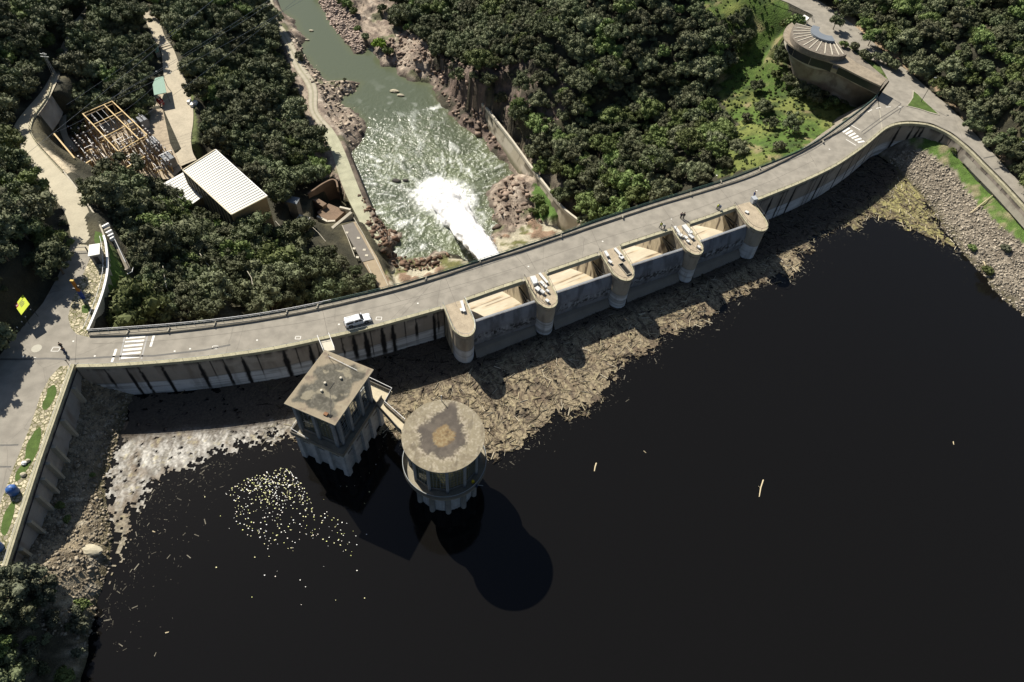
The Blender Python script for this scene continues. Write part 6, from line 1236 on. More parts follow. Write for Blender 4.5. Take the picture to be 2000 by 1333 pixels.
# ================================================================ vegetation
def leafmat(name, col, rand=.38):
    m = mat(name, col, var=.35, ns=.9, fine=5, rough=.75, rand=rand, spec=.25); return m
M_oak = leafmat('oak_foliage', (.094, .106, .050)); M_olive = leafmat('olive_foliage', (.132, .140, .074)); M_green = leafmat('bright_foliage', (.120, .150, .046)); M_lime = leafmat('lime_foliage', (.20, .26, .03), .1); M_grey = leafmat('grey_scrub', (.10, .105, .065)); M_bark = mat('bark', (.11, .085, .06), var=.3)
def crownmesh(name, seed, r=2.8, h=4.4, nl=36, per=64, ls=.24, flat=1.0, kind='oak'):
    g = np.random.default_rng(seed); V = []; Fc = []; n = 0; L = []
    for i in range(nl):
        if kind == 'pine': a = g.uniform(0, 2 * np.pi); rr = r * np.sqrt(g.uniform(0, 1)); z = h * .78 + (1 - (rr / r) ** 2) * .16 * h + g.normal() * .08; s_ = g.uniform(.5, .8) * r / 3
        elif kind == 'bush': a = g.uniform(0, 2 * np.pi); rr = r * .75 * np.sqrt(g.uniform(0, 1)); z = h * (.3 + .4 * (1 - (rr / r) ** 2)) + g.normal() * .1; s_ = g.uniform(.35, .6) * r / 1.6
        else:
            d = g.normal(size=3); d[2] = abs(d[2]) * .9 - .25; d /= np.linalg.norm(d); q = g.uniform(.5, 1.08) if i > 4 else .2
            a = math.atan2(d[1], d[0]); rr = r * q * math.hypot(d[0], d[1]) * g.uniform(.85, 1.1); z = h * .58 + h * .36 * q * d[2] * flat; s_ = g.uniform(.42, 1.15) * r / 2.9
        L.append((rr * math.cos(a), rr * math.sin(a), z, s_))
    for cx_, cy_, cz_, s_ in L:
        # dense inner clump
        bm = bmesh.new(); bmesh.ops.create_icosphere(bm, subdivisions=1, radius=s_ * .80); base = len(V)
        for v in bm.verts: k = g.uniform(.75, 1.15); V.append((cx_ + v.co.x * k, cy_ + v.co.y * k, cz_ + v.co.z * k * .85))
        for f in bm.faces: q = [base + v.index for v in f.verts]; Fc.append((q[0], q[1], q[2], q[2]))
        bm.free()
        for j in range(per):
            d = g.normal(size=3); d /= np.linalg.norm(d); p = np.array([cx_, cy_, cz_]) + d * s_ * g.uniform(.78, 1.14) * np.array([1, 1, .88]); nn = d + g.normal(size=3) * .75; nn /= np.linalg.norm(nn)
            u = np.cross(nn, g.normal(size=3)); u /= np.linalg.norm(u); v = np.cross(nn, u); l1 = ls * g.uniform(.6, 1.3); l2 = ls * g.uniform(.4, .8); b_ = len(V)
            V += [tuple(p + u * l1), tuple(p + v * l2), tuple(p - u * l1), tuple(p - v * l2)]; Fc.append((b_, b_ + 1, b_ + 2, b_ + 3))
    me = bpy.data.meshes.new(name); me.from_pydata(V, [], [tuple(dict.fromkeys(f)) for f in Fc]); me.update(); return me
def trunkmesh(name, h, r, n=4, seed=1):
    g = random.Random(seed); mb = MB(); mb.local = True; mb.tube([(0, 0, -.8), (.05, 0, h * .25), (g.uniform(-.15, .15), g.uniform(-.15, .15), h * .55), (g.uniform(-.2, .2), 0, h * .8)], [r * 1.3, r, r * .7, r * .25], 7)
    for k in range(n): a = g.uniform(0, 6.28); z = h * g.uniform(.3, .5); l = h * .33; mb.tube([(0, 0, z), (math.cos(a) * l * .6, math.sin(a) * l * .6, z + l * .45), (math.cos(a) * l, math.sin(a) * l, z + l * .8)], [r * .5, r * .35, r * .1], 5)
    me = bpy.data.meshes.new(name); me.from_pydata([tuple(v) for v in mb.v], [], mb.f); me.materials.append(M_bark); me.update(); return me
SH = [crownmesh('crown', 11, 2.9, 5.0), crownmesh('crown', 12, 3.3, 5.6, 46, 60), crownmesh('crown', 13, 2.4, 4.6, 26, 66), crownmesh('crown', 14, 2.9, 6.4, 38, 60, flat=1.3), crownmesh('crown', 15, 3.2, 7.0, 34, 60, .22, kind='pine'), crownmesh('crown', 16, 1.6, 2.2, 16, 44, .22, kind='bush')]
HT = [5.0, 5.6, 4.6, 6.4, 7.0, 2.2]; RD = [2.9, 3.3, 2.4, 2.9, 3.2, 1.6]
TK = [trunkmesh('trunk', HT[i], .16 if i < 5 else .06, 5, i) for i in range(6)]
MV = [M_oak, M_olive, M_green]
CM = {}
for i in range(6):
    for k, m in enumerate([M_oak, M_olive, M_green, M_lime, M_grey]):
        c = SH[i].copy(); c.name = 'crown'; c.materials.clear(); c.materials.append(m); CM[i, k] = c
def one_tree(x, y, z, i, k, s, rz, lab, group, nm='holm_oak', cat='tree'):
    t = thing(nm, lab, cat, (x, y, z), group, rz); t.scale = (s, s, s)
    c = bpy.data.objects.new('crown', CM[i, k]); COL.objects.link(c); c.parent = t
    c = bpy.data.objects.new('trunk', TK[i]); COL.objects.link(c); c.parent = t; return t
EXC = [
 [(0,560),(78,560),(78,645),(0,660)],
 [(-60,742),(0,680),(40,640),(78,592),(106,545),(136,500),(139,470),(126,440),(96,394),(64,345),(34,306),(14,266),(24,230),(50,198),(80,168),(96,140),(104,114),(124,106),(142,115),(144,150),(144,200),(142,252),(155,258),(215,190),(232,186),(262,220),(292,232),(292,205),(286,180),(290,140),(305,120),(292,92),(280,60),(286,40),(320,38),(340,76),(358,110),(378,156),(394,200),(398,262),(392,292),(425,278),(540,372),(555,440),(530,456),(455,440),(408,412),(378,416),(330,382),(306,366),(240,362),(150,350),(134,345),(170,390),(206,432),(230,440),(268,512),(282,545),(260,568),(232,572),(228,600),(212,628),(196,652),(190,720),(-60,1000)],
 [(490,-80),(515,10),(540,70),(552,110),(572,160),(588,205),(600,245),(618,290),(634,325),(600,345),(556,372),(548,400),(560,438),(595,440),(640,470),(664,500),(705,520),(745,560),(760,600),(900,560),(1150,470),(1146,436),(1092,378),(1052,328),(1012,284),(985,240),(960,200),(930,190),(890,165),(865,120),(845,80),(800,55),(765,40),(750,-80)],
 [(1335,-80),(1540,-80),(1560,30),(1530,60),(1520,100),(1556,178),(1625,205),(1740,170),(1660,250),(1500,330),(1440,352),(1398,345),(1398,300),(1436,245),(1395,195),(1400,140),(1455,80),(1385,25)],
 [(1535,-80),(1602,-20),(1650,20),(1692,52),(1722,80),(1760,112),(1792,140),(1822,160),(1872,206),(1912,250),(1962,304),(2040,380),(2100,600),(1600,330),(1680,200),(1535,150),(1510,60)]]
CLEAR = [[(392,498),(410,505),(412,525),(395,520)], [(425,540),(455,545),(460,575),(480,600),(470,625),(440,615),(430,580)], [(315,520),(330,520),(335,575),(318,575)], [(600,455),(625,470),(640,510),(625,510),(600,480)], [(660,512),(690,545),(680,560),(660,540)], [(118,320),(128,330),(118,322)], [(55,30),(55,31),(56,30)], [(140,0),(165,0),(195,50),(175,60),(150,20)]]
cand = []; g = np.random.default_rng(5)
STEP = 4.15
for yy in np.arange(62, 372, STEP):
    for xx in np.arange(-235, 245, STEP):
        x = xx + g.uniform(-1.6, 1.6); y = yy + g.uniform(-1.6, 1.6); u = g.uniform(size=6); cand.append((x, y, *u))
cand = np.array(cand); cz = zD(cand[:, 0], cand[:, 1]); kx, ky = Qa(cand[:, 0], cand[:, 1], cz + 3.2); bx, by = Qa(cand[:, 0], cand[:, 1], cz)
ok = (kx > -110) & (kx < 2110) & (ky > -110) & (ky < 1400) & (cz > -49.5)
for q in EXC: ok &= ~pip(kx, ky, q)
for q in CLEAR: ok &= ~(pip(kx, ky, q) | pip(bx, by, q))
nx = np.array([q[0] for q in DR], float); ny = np.array([q[1] for q in DR], float); edge = np.interp(kx, nx, ny)
ok &= ~((kx > 165) & (kx < 1720) & (ky > edge - 7)); ok &= ~pip(cand[:, 0], cand[:, 1], UP)
ok &= ~((pip(kx, ky, CLIFF)) & (cand[:, 2] < .40))
ok &= ~pip(bx, by, [(60,262),(118,330),(150,350),(134,345),(60,275)])
crn = np.zeros(len(cand), bool)
for S in (LR, LB, YD, TR):
    m_, w_ = mid(S); d, v = segd(cand[:, 0], cand[:, 1], [tuple(p) for p in m_]); _, wv = segd(cand[:, 0], cand[:, 1], [(p[0], p[1], ww) for p, ww in zip(m_, w_)]); ok &= ~((d - wv) < 1.2)
_ps = P(43, 597, 4); _rx = cand[:, 0] - _ps.x; _ry = cand[:, 1] - _ps.y; _al = _rx * math.cos(AZ) + _ry * math.sin(AZ); _pe = -_rx * math.sin(AZ) + _ry * math.cos(AZ); ok &= ~((np.abs(_pe) < 5) & (_al > -3) & (_al < 10))
cand = cand[ok]; cz = cz[ok]; kx = kx[ok]; ky = ky[ok]
dist = np.sqrt(cand[:, 0] ** 2 + cand[:, 1] ** 2 + (cz - CH) ** 2); order = np.argsort(dist)
inframe = (kx > -20) & (kx < 2020) & (ky > -20)
def region(px, py):
    if px < 230 and py > 330: return 'on the bank left of the left bank road', 'holm oaks above the left road'
    if px < 760 and py > 330: return 'in the grove between the dam, left road and machine hall', 'holm oaks of the grove below the dam'
    if px < 560: return 'in the woods around the switchyard and service yard', 'holm oaks around the switchyard'
    if px < 1500: return 'on the wooded right side of the river valley', 'holm oaks on the right valley side'
    return 'on the scrubby slope above the right bank road', 'holm oaks above the right road'
sel = []; nind = 0; rest = []
for n_ in order:
    x, y, u0, u1, u2, u3, u4, u5 = cand[n_]; px, py = kx[n_], ky[n_]
    i = int(u0 * 4); 
    if u1 < .05: i = 4
    grn = .12
    if 1000 < px < 1450 and py > 190: grn = .45
    if px > 1500: grn = .22
    k = 2 if u2 < grn else (1 if u2 < grn + .35 else 0)
    s = .78 + .85 * u3 ** 1.5
    if px > 1560: s *= .82; i = 5 if u1 < .25 else i; s = s * 1.6 if i == 5 else s
    elif px < 700 and py > 330: s *= 1.08
    elif px > 820: s *= .88
    a_, b_ = region(px, py); kn = {0: 'dark green', 1: 'grey green', 2: 'brighter green'}[k]; sn = {4: 'flat topped', 3: 'tall', 5: 'low bushy'}.get(i, 'rounded')
    if nind < 285 and inframe[n_]:
        nm = 'umbrella_pine' if i == 4 else ('shrub' if i == 5 else 'holm_oak')
        one_tree(x, y, cz[n_] - .25, i, k, s, u5 * 6.28, '%s %s tree %s' % (sn, kn, a_), b_, nm); nind += 1
    else: rest.append((x, y, cz[n_] - .25, i, k, s, u5 * 6.28))
rest = np.array(rest)
def woodland(name, pts, lab, cat=None):
    pts = np.array(pts); me = bpy.data.meshes.new(name); me.from_pydata([tuple(p[:3]) for p in pts], [], [])
    for nm, col in (('shape', 3), ('leaf', 4), ('size', 5), ('turn', 6)):
        a = me.attributes.new(nm, 'FLOAT', 'POINT'); a.data.foreach_set('value', pts[:, col].astype(np.float32))
    o = bpy.data.objects.new(name, me); COL.objects.link(o); tag(o, lab, cat, kind='stuff')
    ng = bpy.data.node_groups.new(name, 'GeometryNodeTree'); ng.interface.new_socket('Geometry', in_out='INPUT', socket_type='NodeSocketGeometry'); ng.interface.new_socket('Geometry', in_out='OUTPUT', socket_type='NodeSocketGeometry')
    N = ng.nodes; L = ng.links; gi = N.new('NodeGroupInput'); go = N.new('NodeGroupOutput'); j = N.new('GeometryNodeJoinGeometry'); L.new(j.outputs[0], go.inputs[0])
    def at(nm): a = N.new('GeometryNodeInputNamedAttribute'); a.data_type = 'FLOAT'; a.inputs['Name'].default_value = nm; return a.outputs[0]
    sh, lf, sz, tn = at('shape'), at('leaf'), at('size'), at('turn'); cx_ = N.new('ShaderNodeCombineXYZ'); L.new(tn, cx_.inputs[2])
    mm = N.new('ShaderNodeMath'); mm.operation = 'MULTIPLY_ADD'; mm.inputs[1].default_value = 10; L.new(sh, mm.inputs[0]); L.new(lf, mm.inputs[2])
    for (i, k) in sorted({(int(p[3]), int(p[4])) for p in pts}):
        src = next((q for q in bpy.data.objects if q.type == 'MESH' and q.data == CM[i, k]), None)
        if src is None: continue
        cmp = N.new('FunctionNodeCompare'); cmp.data_type = 'FLOAT'; cmp.operation = 'EQUAL'; L.new(mm.outputs[0], cmp.inputs[0]); cmp.inputs[1].default_value = i * 10 + k; cmp.inputs['Epsilon'].default_value = .2
        oi = N.new('GeometryNodeObjectInfo'); oi.inputs[0].default_value = src; oi.transform_space = 'ORIGINAL'; oi.inputs['As Instance'].default_value = True
        ip = N.new('GeometryNodeInstanceOnPoints'); L.new(gi.outputs[0], ip.inputs['Points']); L.new(cmp.outputs[0], ip.inputs['Selection']); L.new(oi.outputs['Geometry'], ip.inputs['Instance']); L.new(cx_.outputs[0], ip.inputs['Rotation']); L.new(sz, ip.inputs['Scale']); L.new(ip.outputs[0], j.inputs[0])
    md = o.modifiers.new('trees', 'NODES'); md.node_group = ng; return o
# individually placed trees and bushes
def PT(px, py, zf, z0=-52, z1=30):
    zs = np.arange(z1, z0, -.25); d = RM @ np.array([(px - CX) / FPX, -(py - CY) / FPX, -1.0]); t = (zs - CH) / d[2]; X_ = d[0] * t; Y_ = d[1] * t
    h = zf(X_, Y_); k = np.argmax(h >= zs) if (h >= zs).any() else len(zs) - 1; return X_[k], Y_[k], float(h[k])
for px, py, i, k, s, lab in ((1432,48,0,0,1.0,'dark rounded tree at the upper left of the grass slope'), (1452,28,2,0,.8,'small dark tree near the top of the grass slope'), (1448,82,1,0,1.0,'broad dark tree on the left rim of the grass slope'), (1518,118,3,0,.95,'dark tree left of the lookout wall, upper one'), (1534,170,3,0,.95,'dark tall tree hugging the left edge of the lookout wall'), (1512,150,2,2,.8,'bright green bush by the lookout wall'), (1474,172,0,0,.85,'dark tree in the middle of the grass slope'), (1487,215,1,0,.8,'dark tree below the middle of the grass slope'), (1502,245,2,0,.9,'narrow dark tree low on the grass slope'), (1540,252,3,0,.95,'largest dark tree low on the grass slope'), (1455,232,2,1,.7,'grey green shrub left of the narrow tree'), (1420,262,0,0,.9,'dark tree at the left edge of the grass slope'), (1438,292,1,1,.8,'grey green tree near the dam end of the grass slope'), (1520,285,5,1,1.3,'low olive bush just above the dam railing on the grass'), (1411,322,0,0,.8,'dark tree right above the dam railing at the grass edge'), (1582,296,5,2,1.2,'bright bush above the railing near the right crossing'), (1652,236,5,1,1.1,'pale leaved bush at the foot of the lookout wall'), (1552,48,5,2,2.0,'spreading bright green bush above the lookout building'), (1537,48,5,2,1.6,'bright bush left of the white panel'), (1418,128,5,0,1.3,'dark shrub on the left of the grass slope')):
    x, y, z = PT(px, py + 8, zD); one_tree(x, y, z - .2, i, k, s, g.uniform(0, 6.28), lab, None, 'shrub' if i == 5 else 'tree')
for px, py, i, k, s, lab in ((1627,50,3,0,.8,'dark upright tree beside the fan roof of the lookout'), (1695,82,3,2,.85,'light green tree between the lookout and upper road'), (1665,90,5,0,1.2,'round dark bush between lookout roof and upper road'), (1645,84,5,2,1.0,'small bright bush at the right tip of the fan roof'), (1724,118,0,1,.7,'dense bush at the corner of the tan roof'), (1740,128,5,0,1.5,'dark bush at the end of the tan roof strip'), (1708,112,5,1,1.3,'olive bush behind the tan roof strip'), (1686,106,5,1,1.3,'grey bush behind the middle of the tan roof')):
    x, y, z = PT(px, py + 8, zD); z = max(z, 0); p = P(px, py + 8, 0); one_tree(p.x, p.y, -.1, i, k, s, g.uniform(0, 6.28), lab, None, 'shrub' if i == 5 else 'tree')
for px, py, i, k, s, lab in ((742,92,5,3,2.1,'yellow lime bush on the right river shore, brightest of the valley'), (758,104,5,2,1.5,'green bush touching the lime bush'), (680,12,5,2,2.0,'green thicket at the upper end of the gravel bar'), (668,4,5,2,1.6,'green bush left of the thicket on the gravel bar'), (698,58,5,2,1.2,'green bush on the channel behind the gravel bar'), (714,76,5,0,1.4,'dark bush between gravel bar and lime bush'), (690,26,5,2,1.5,'bright bush below the thicket on the gravel bar'), (587,112,5,1,1.5,'olive bush on the left shore beside the track'), (646,131,5,0,.7,'small dark bush on a rock in the river'), (673,155,5,0,.6,'tiny bush at the tip of the rock spit'), (618,87,5,0,.4,'tiny bush on a stone in the upper river'), (748,22,5,0,1.6,'dark bush on the rocky right shore at the top'), (1050,396,5,2,1.6,'bright bush at the foot of the river wall'), (1062,412,5,2,1.4,'bright low bush before the pale apron'), (1040,415,5,2,1.1,'small green bush beside the river rocks')):
    x, y, z = PT(px, py + 4, zD); one_tree(x, y, z - .1, i, k, s, g.uniform(0, 6.28), lab, None, 'shrub', 'shrub')
for px, py, i, k, s, lab in ((28,1150,1,4,.95,'large grey olive bush at the end of the reservoir wall'), (72,1140,0,4,.85,'grey bush right of the large one at the wall end'), (95,1165,2,4,.7,'small grey bush at the edge of the stony bank'), (10,1200,1,1,.9,'olive bush at the left frame edge below the wall end'), (50,1205,0,1,.8,'olive bush below the large grey one'), (5,1268,0,2,.8,'green bush at the left frame edge'), (18,1320,1,0,.8,'dark bush at the bottom left corner'), (132,1322,5,2,1.2,'yellow green bush at the water edge near the bottom'), (162,1215,5,4,1.2,'pale dry bush at the water edge of the left bank'), (55,1300,2,0,.6,'small dark bush near the bottom left corner'), (-30,1240,1,0,1.0,'dark bush cut by the left frame edge'), (120,985,5,2,.6,'small green tuft on the left stony bank'), (135,1010,5,2,.5,'smaller green tuft below the first on the stony bank'), (183,925,5,2,.4,'tiny tuft at the top of the sunlit stony bank')):
    x, y, z = PT(px, py + 6, zU); one_tree(x, y, z - .2, i, k, s, g.uniform(0, 6.28), lab, None, 'shrub', 'shrub')
for px, py, k, s, lab in ((1895,490,2,.8,'green tuft low on the right rubble bank'),(1925,535,2,1.0,'green bush where the right rubble bank meets the water'),(1860,300,2,.8,'green tuft on the right bank grass'),(1960,492,4,.9,'grey tuft on the right rubble bank')):
    x, y, z = PT(px, py, zU); one_tree(x, y, z - .2, 5, k, s, 1.0, lab, None, 'shrub', 'shrub')
woodland('woodland', rest, 'dense holm oak woods covering both sides of the valley')
# undergrowth
ug = []; uc = np.random.default_rng(8)
for _ in range(16000):
    x = uc.uniform(-235, 245); y = uc.uniform(62, 372); ug.append((x, y))
for _ in range(5000):
    x = uc.uniform(95, 245); y = uc.uniform(130, 340); ug.append((x, y))
for _ in range(2500):
    x = uc.uniform(55, 110); y = uc.uniform(140, 260); ug.append((x, y))
ug = np.array(ug); uz = zD(ug[:, 0], ug[:, 1]); ux_, uy_ = Qa(ug[:, 0], ug[:, 1], uz + .6); oku = (ux_ > -60) & (ux_ < 2060) & (uy_ > -60) & (uz > -49) & ~pip(ug[:, 0], ug[:, 1], UP)
for q in (EXC[1], EXC[2], EXC[4]): oku &= ~pip(ux_, uy_, q)
oku &= ~((ux_ > 165) & (ux_ < 1720) & (uy_ > np.interp(ux_, nx, ny) - 4)); ing = pip(ux_, uy_, EXC[3]); oku &= ~(ing & (uc.uniform(size=len(ug)) < .25))
oku &= ~((ux_ < 1500) & (np.arange(len(ug)) > 9000) & ~ing); sel_ = np.where(oku)[0]
woodland('undergrowth', [(ug[n, 0], ug[n, 1], uz[n] - .15, 5, 2 if (ing[n] or uc.uniform() < .2) else (1 if uc.uniform() < .4 else 0), (.35 + .5 * uc.uniform()) * (.28 + .3 * uc.uniform() if ing[n] else (1.8 if ux_[n] > 1560 else 1)), uc.uniform(0, 6.28)) for n in sel_], 'low scrub filling the gaps under the trees')

bp2 = []
for _ in range(900):
    px, py = uc.uniform(-60, 170), uc.uniform(1120, 1380)
    if px > 150 - (1250 - py) * .15 and py < 1250: continue
    q = P(px, py, -1); zz = float(zU(np.array([q.x]), np.array([q.y]))[0])
    if zz > -8.6 and uc.uniform() < .17 - px / 900 and not pip(np.array([q.x]), np.array([q.y]), [(0,0),(1,0),(0,1)])[0]: bp2.append((q.x, q.y, zz - .1, 5, int(uc.choice([0, 1, 4, 4, 2])), .3 + .7 * uc.uniform(), uc.uniform(0, 6.28)))
woodland('bank_scrub', bp2, 'grey and olive scrub on the bank at the bottom left corner')
# ================================================================ rocks
def rocks(name, poly, zf, n, s0, s1, m, lab, seed=1, dens=None, off=0.0):
    g = np.random.default_rng(seed); wp = [P(q[0], q[1], q[2] if len(q) > 2 else -8) for q in poly]
    bm = bmesh.new(); bmesh.ops.create_cube(bm, size=1.5); bmesh.ops.triangulate(bm, faces=bm.faces[:]); bv = np.array([list(v.co) for v in bm.verts]); bf = np.array([[v.index for v in f.verts] for f in bm.faces]); bm.free()
    x0, x1 = min(p.x for p in wp) , max(p.x for p in wp); y0, y1 = min(p.y for p in wp), max(p.y for p in wp)
    X_ = g.uniform(x0, x1, n * 6); Y_ = g.uniform(y0, y1, n * 6); ins = pip(X_, Y_, [(p.x, p.y) for p in wp])
    if dens is not None: ins &= dens(X_, Y_) > g.uniform(size=len(X_))
    X_ = X_[ins][:n]; Y_ = Y_[ins][:n]; k = len(X_); Z_ = zf(X_, Y_); s = s0 + (s1 - s0) * g.uniform(size=k) ** 4
    V = bv[None] * g.uniform(.55, 1.2, (k, len(bv), 3)) * (s[:, None, None] * g.uniform(.45, 1.3, (k, 1, 3)) * np.array([1, 1, .65])); a = g.uniform(0, 6.28, k); c_, s_ = np.cos(a)[:, None], np.sin(a)[:, None]
    Vx = V[..., 0] * c_ - V[..., 1] * s_ + X_[:, None]; Vy = V[..., 0] * s_ + V[..., 1] * c_ + Y_[:, None]; Vz = V[..., 2] + Z_[:, None] + s[:, None] * .15
    Fq_ = (bf[None] + (np.arange(k) * len(bv))[:, None, None]).reshape(-1, 3); col = np.array(m[1])[None, None] * g.uniform(.45, 1.35, (k, 1, 1)) * np.array([1, g.uniform(.94, 1.04), 1]) * np.ones((k, len(bv), 1))
    o = npmesh(name, np.stack([Vx, Vy, Vz], -1).reshape(-1, 3), Fq_, col.reshape(-1, 3), m[0], False); tag(o, lab, kind='stuff'); return o
M_rub = mat('rubble_stone', attr=True, var=.3, ns=2, fine=8, rough=.95)
rocks('rubble', [(150,740,-5),(215,755,-8),(262,775,-9.5),(238,850,-9.5),(212,930,-9.5),(218,1020,-9.5),(218,1110,-9.5),(190,1190,-9.5),(165,1280,-9.5),(100,1250,-6),(60,1120,-4),(60,1040,-6),(100,930,-6),(145,800,-6)], zU, 5200, .05, .42, (M_rub, (.25, .215, .155)), 'loose broken stones on the left reservoir bank', 3)
rocks('rubble', [(1765,285,-5),(1850,300,-4),(1930,380,-3),(2010,480,-4),(2030,660,-9.5),(1960,590,-9.5),(1900,520,-9.5),(1840,445,-9.5),(1805,385,-9.5),(1768,345,-9.5),(1735,310,-9)], zU, 9000, .05, .42, (M_rub, (.30, .265, .205)), 'loose grey rubble on the right reservoir bank', 4, dens=lambda a, b: 1.0 - pip(*Qa(a, b, zU(a, b)), UG))
rocks('gravel_bar', [(605,0,-49),(640,0,-49),(690,20,-49),(700,60,-48),(715,95,-48),(700,104,-49),(680,85,-49),(640,40,-49)], zD, 4500, .10, .75, (M_rub, (.33, .27, .215)), 'pinkish boulders of the gravel bar', 5)
rocks('river_rocks', [(735,105,-48),(850,150,-46),(900,240,-46),(990,300,-48),(1000,340,-48),(960,380,-48),(965,440,-48),(1060,430,-48),(1010,340,-48),(930,200,-45),(860,110,-44),(780,60,-46)], zD, 1500, .12, 1.3, (M_rub, (.22, .165, .125)), 'dark jumbled rocks along the right river shore', 6)
rocks('river_rocks', [(560,60,-47),(600,90,-49),(640,160,-48),(700,165,-49.5),(690,215,-48),(714,250,-48),(690,285,-48),(650,240,-47),(620,180,-47),(600,150,-47),(570,100,-47)], zD, 900, .10, 1.0, (M_rub, (.31, .255, .195)), 'pinkish rocks along the left river shore', 7)
rocks('river_rocks', [(700,380,-48),(722,420,-49),(745,432,-49),(786,460,-49),(775,500,-49),(830,505,-49),(880,495,-49),(850,525,-49),(780,530,-49),(745,500,-48),(720,460,-48)], zD, 700, .12, 1.1, (M_rub, (.14, .09, .06)), 'rust brown rocks beside the mossy track', 8)
for px, py, s_, lab in ((774,353,1.2,'dark flat rock awash left of the jet'), (792,352,.8,'smaller dark rock beside the flat one in the rapids'), (608,60,.8,'stone standing in the upper river'), (770,178,1.4,'pale rock in the middle of the river'), (782,186,1.1,'second pale rock in mid river'), (600,78,.7,'small stone off the left shore'), (178,1078,1.5,'flat pale boulder, largest on the left bank')):
    bm = bmesh.new(); bmesh.ops.create_icosphere(bm, subdivisions=3, radius=1)
    for v in bm.verts: k = .7 + .6 * float(fbm(v.co.x * 2 + px, v.co.y * 2 + v.co.z * 2, 5)); v.co = Vector((v.co.x * s_ * 1.3, v.co.y * s_ * .7, v.co.z * s_ * .35)) * k
    m_ = bpy.data.meshes.new('boulder'); bm.to_mesh(m_); bm.free(); m_.materials.append(mat('wet_rock', (.05, .045, .04), var=.3) if px in (774, 792) else mat('tan_rock')); o = bpy.data.objects.new('boulder', m_); COL.objects.link(o)
    o.location = P(px, py, RL + .25) if py < 700 else Vector(PT(px, py, zU)) + Vector((0, 0, .2)); tag(o, lab, 'boulder')

# ================================================================ floating debris
DEB = [(262,772),(340,762),(440,752),(560,732),(650,708),(760,680),(868,650),(1100,580),(1300,520),(1480,460),(1502,425),(1610,368),(1706,303),(1764,330),(1777,350),(1807,385),(1843,450),(1886,500),(1911,530),(1936,562),(1970,600),(2012,655),(2012,680),(1985,640),(1952,592),(1925,562),(1905,538),(1880,506),(1860,487),(1828,474),(1800,464),(1780,452),(1760,443),(1745,436),(1720,428),(1700,425),(1682,440),(1676,453),(1660,453),(1652,440),(1622,458),(1602,465),(1586,474),(1590,492),(1566,498),(1570,520),(1548,545),(1528,541),(1505,548),(1470,566),(1432,592),(1418,600),(1398,618),(1370,640),(1330,650),(1296,657),(1286,675),(1262,702),(1238,700),(1214,716),(1210,742),(1196,750),(1186,772),(1180,788),(1160,797),(1138,806),(1110,808),(1090,825),(1060,845),(1030,862),(1000,886),(975,899),(950,896),(925,885),(880,880),(810,890),(770,860),(742,842),(700,858),(650,872),(600,868),(560,866),(520,872),(480,876),(440,885),(415,901),(385,916),(345,926),(312,946),(286,968),(270,1003),(262,1042),(250,1082),(236,1112),(222,1142),(206,1172),(198,1198),(188,1190),(203,1130),(213,1110),(222,1050),(210,1000),(208,930),(236,840)]
dw = [tuple(P(*q, WL)) for q in DEB]
xd = np.arange(-92, 112, .25); yd = np.arange(25, 175, .25); XD, YD_ = np.meshgrid(xd, yd)
wx = (fbm(XD / 2.2, YD_ / 2.2, 201) - .5) * 5; wy = (fbm(XD / 2.2, YD_ / 2.2, 202) - .5) * 5; ind_ = pip(XD + wx, YD_ + wy, dw) & pip(XD, YD_, UP)
h1 = fbm(XD / .8, YD_ / .8, 203); h2 = fbm(XD / 3.5, YD_ / 3.5, 204); h3 = fbm((XD + YD_ * .6) / .5, (YD_ - XD * .6) / 2.8, 205); hole = fbm(XD / 1.1, YD_ / 1.1, 206)
QX, QY = Qa(XD, YD_, np.full(XD.shape, WL)); c = np.zeros(XD.shape + (3,)); c[:] = (.255, .21, .135)
wl_ = 1 - sstep(430, 760, QX); yg = sstep(1560, 1720, QX)
c = mixc(c, (.37, .355, .32), wl_ * (1 - sstep(960, 1060, QY))); c = mixc(c, (.27, .24, .18), sstep(960, 1060, QY)); sw = fbm((XD * .9 + YD_ * .5 + 3 * h2) / .7, (YD_ * .9 - XD * .5 + 2 * h1) / 4.5, 231); c = mixc(c, (.52, .50, .45), wl_ * sstep(.5, .66, sw) * (1 - sstep(960, 1100, QY)) * .8); c = mixc(c, (.17, .155, .125), wl_ * sstep(.52, .66, fbm((XD + 2 * h2) / .5, (YD_ + 3 * h1) / 1.8, 233)) * .7); c = mixc(c, (.27, .245, .10), yg)
c = mixc(c, (.08, .06, .045), sstep(.48, .62, h3) * (.85 - .45 * wl_)); c = mixc(c, (.07, .055, .04), sstep(.58, .68, fbm(XD / .45, YD_ / .6, 211)) * (.6 - .2 * wl_)); c = mixc(c, (.14, .105, .07), sstep(.55, .7, h2) * .6); c = mixc(c, (.40, .35, .20), sstep(.66, .76, h1) * .5)
inner_ = sstep(0, 1, 0)
dwall, _ = segd(XD, YD_, [(p.x, p.y, 0) for p in resamp(seth(So, 0), 3)]); c = mixc(c, (.075, .06, .045), 1 - sstep(8.5, 12.5, dwall + (h2 - .5) * 4))  # dam's shade deepened in the colour of the debris near the wall
c = mixc(c, (.015, .013, .012), sstep(.70, .76, hole) * .9)
c = c * (.72 + .56 * fbm(XD / .3, YD_ / .5, 221))[..., None]; zdb = WL + .03 + .10 * h1 + .06 * h3
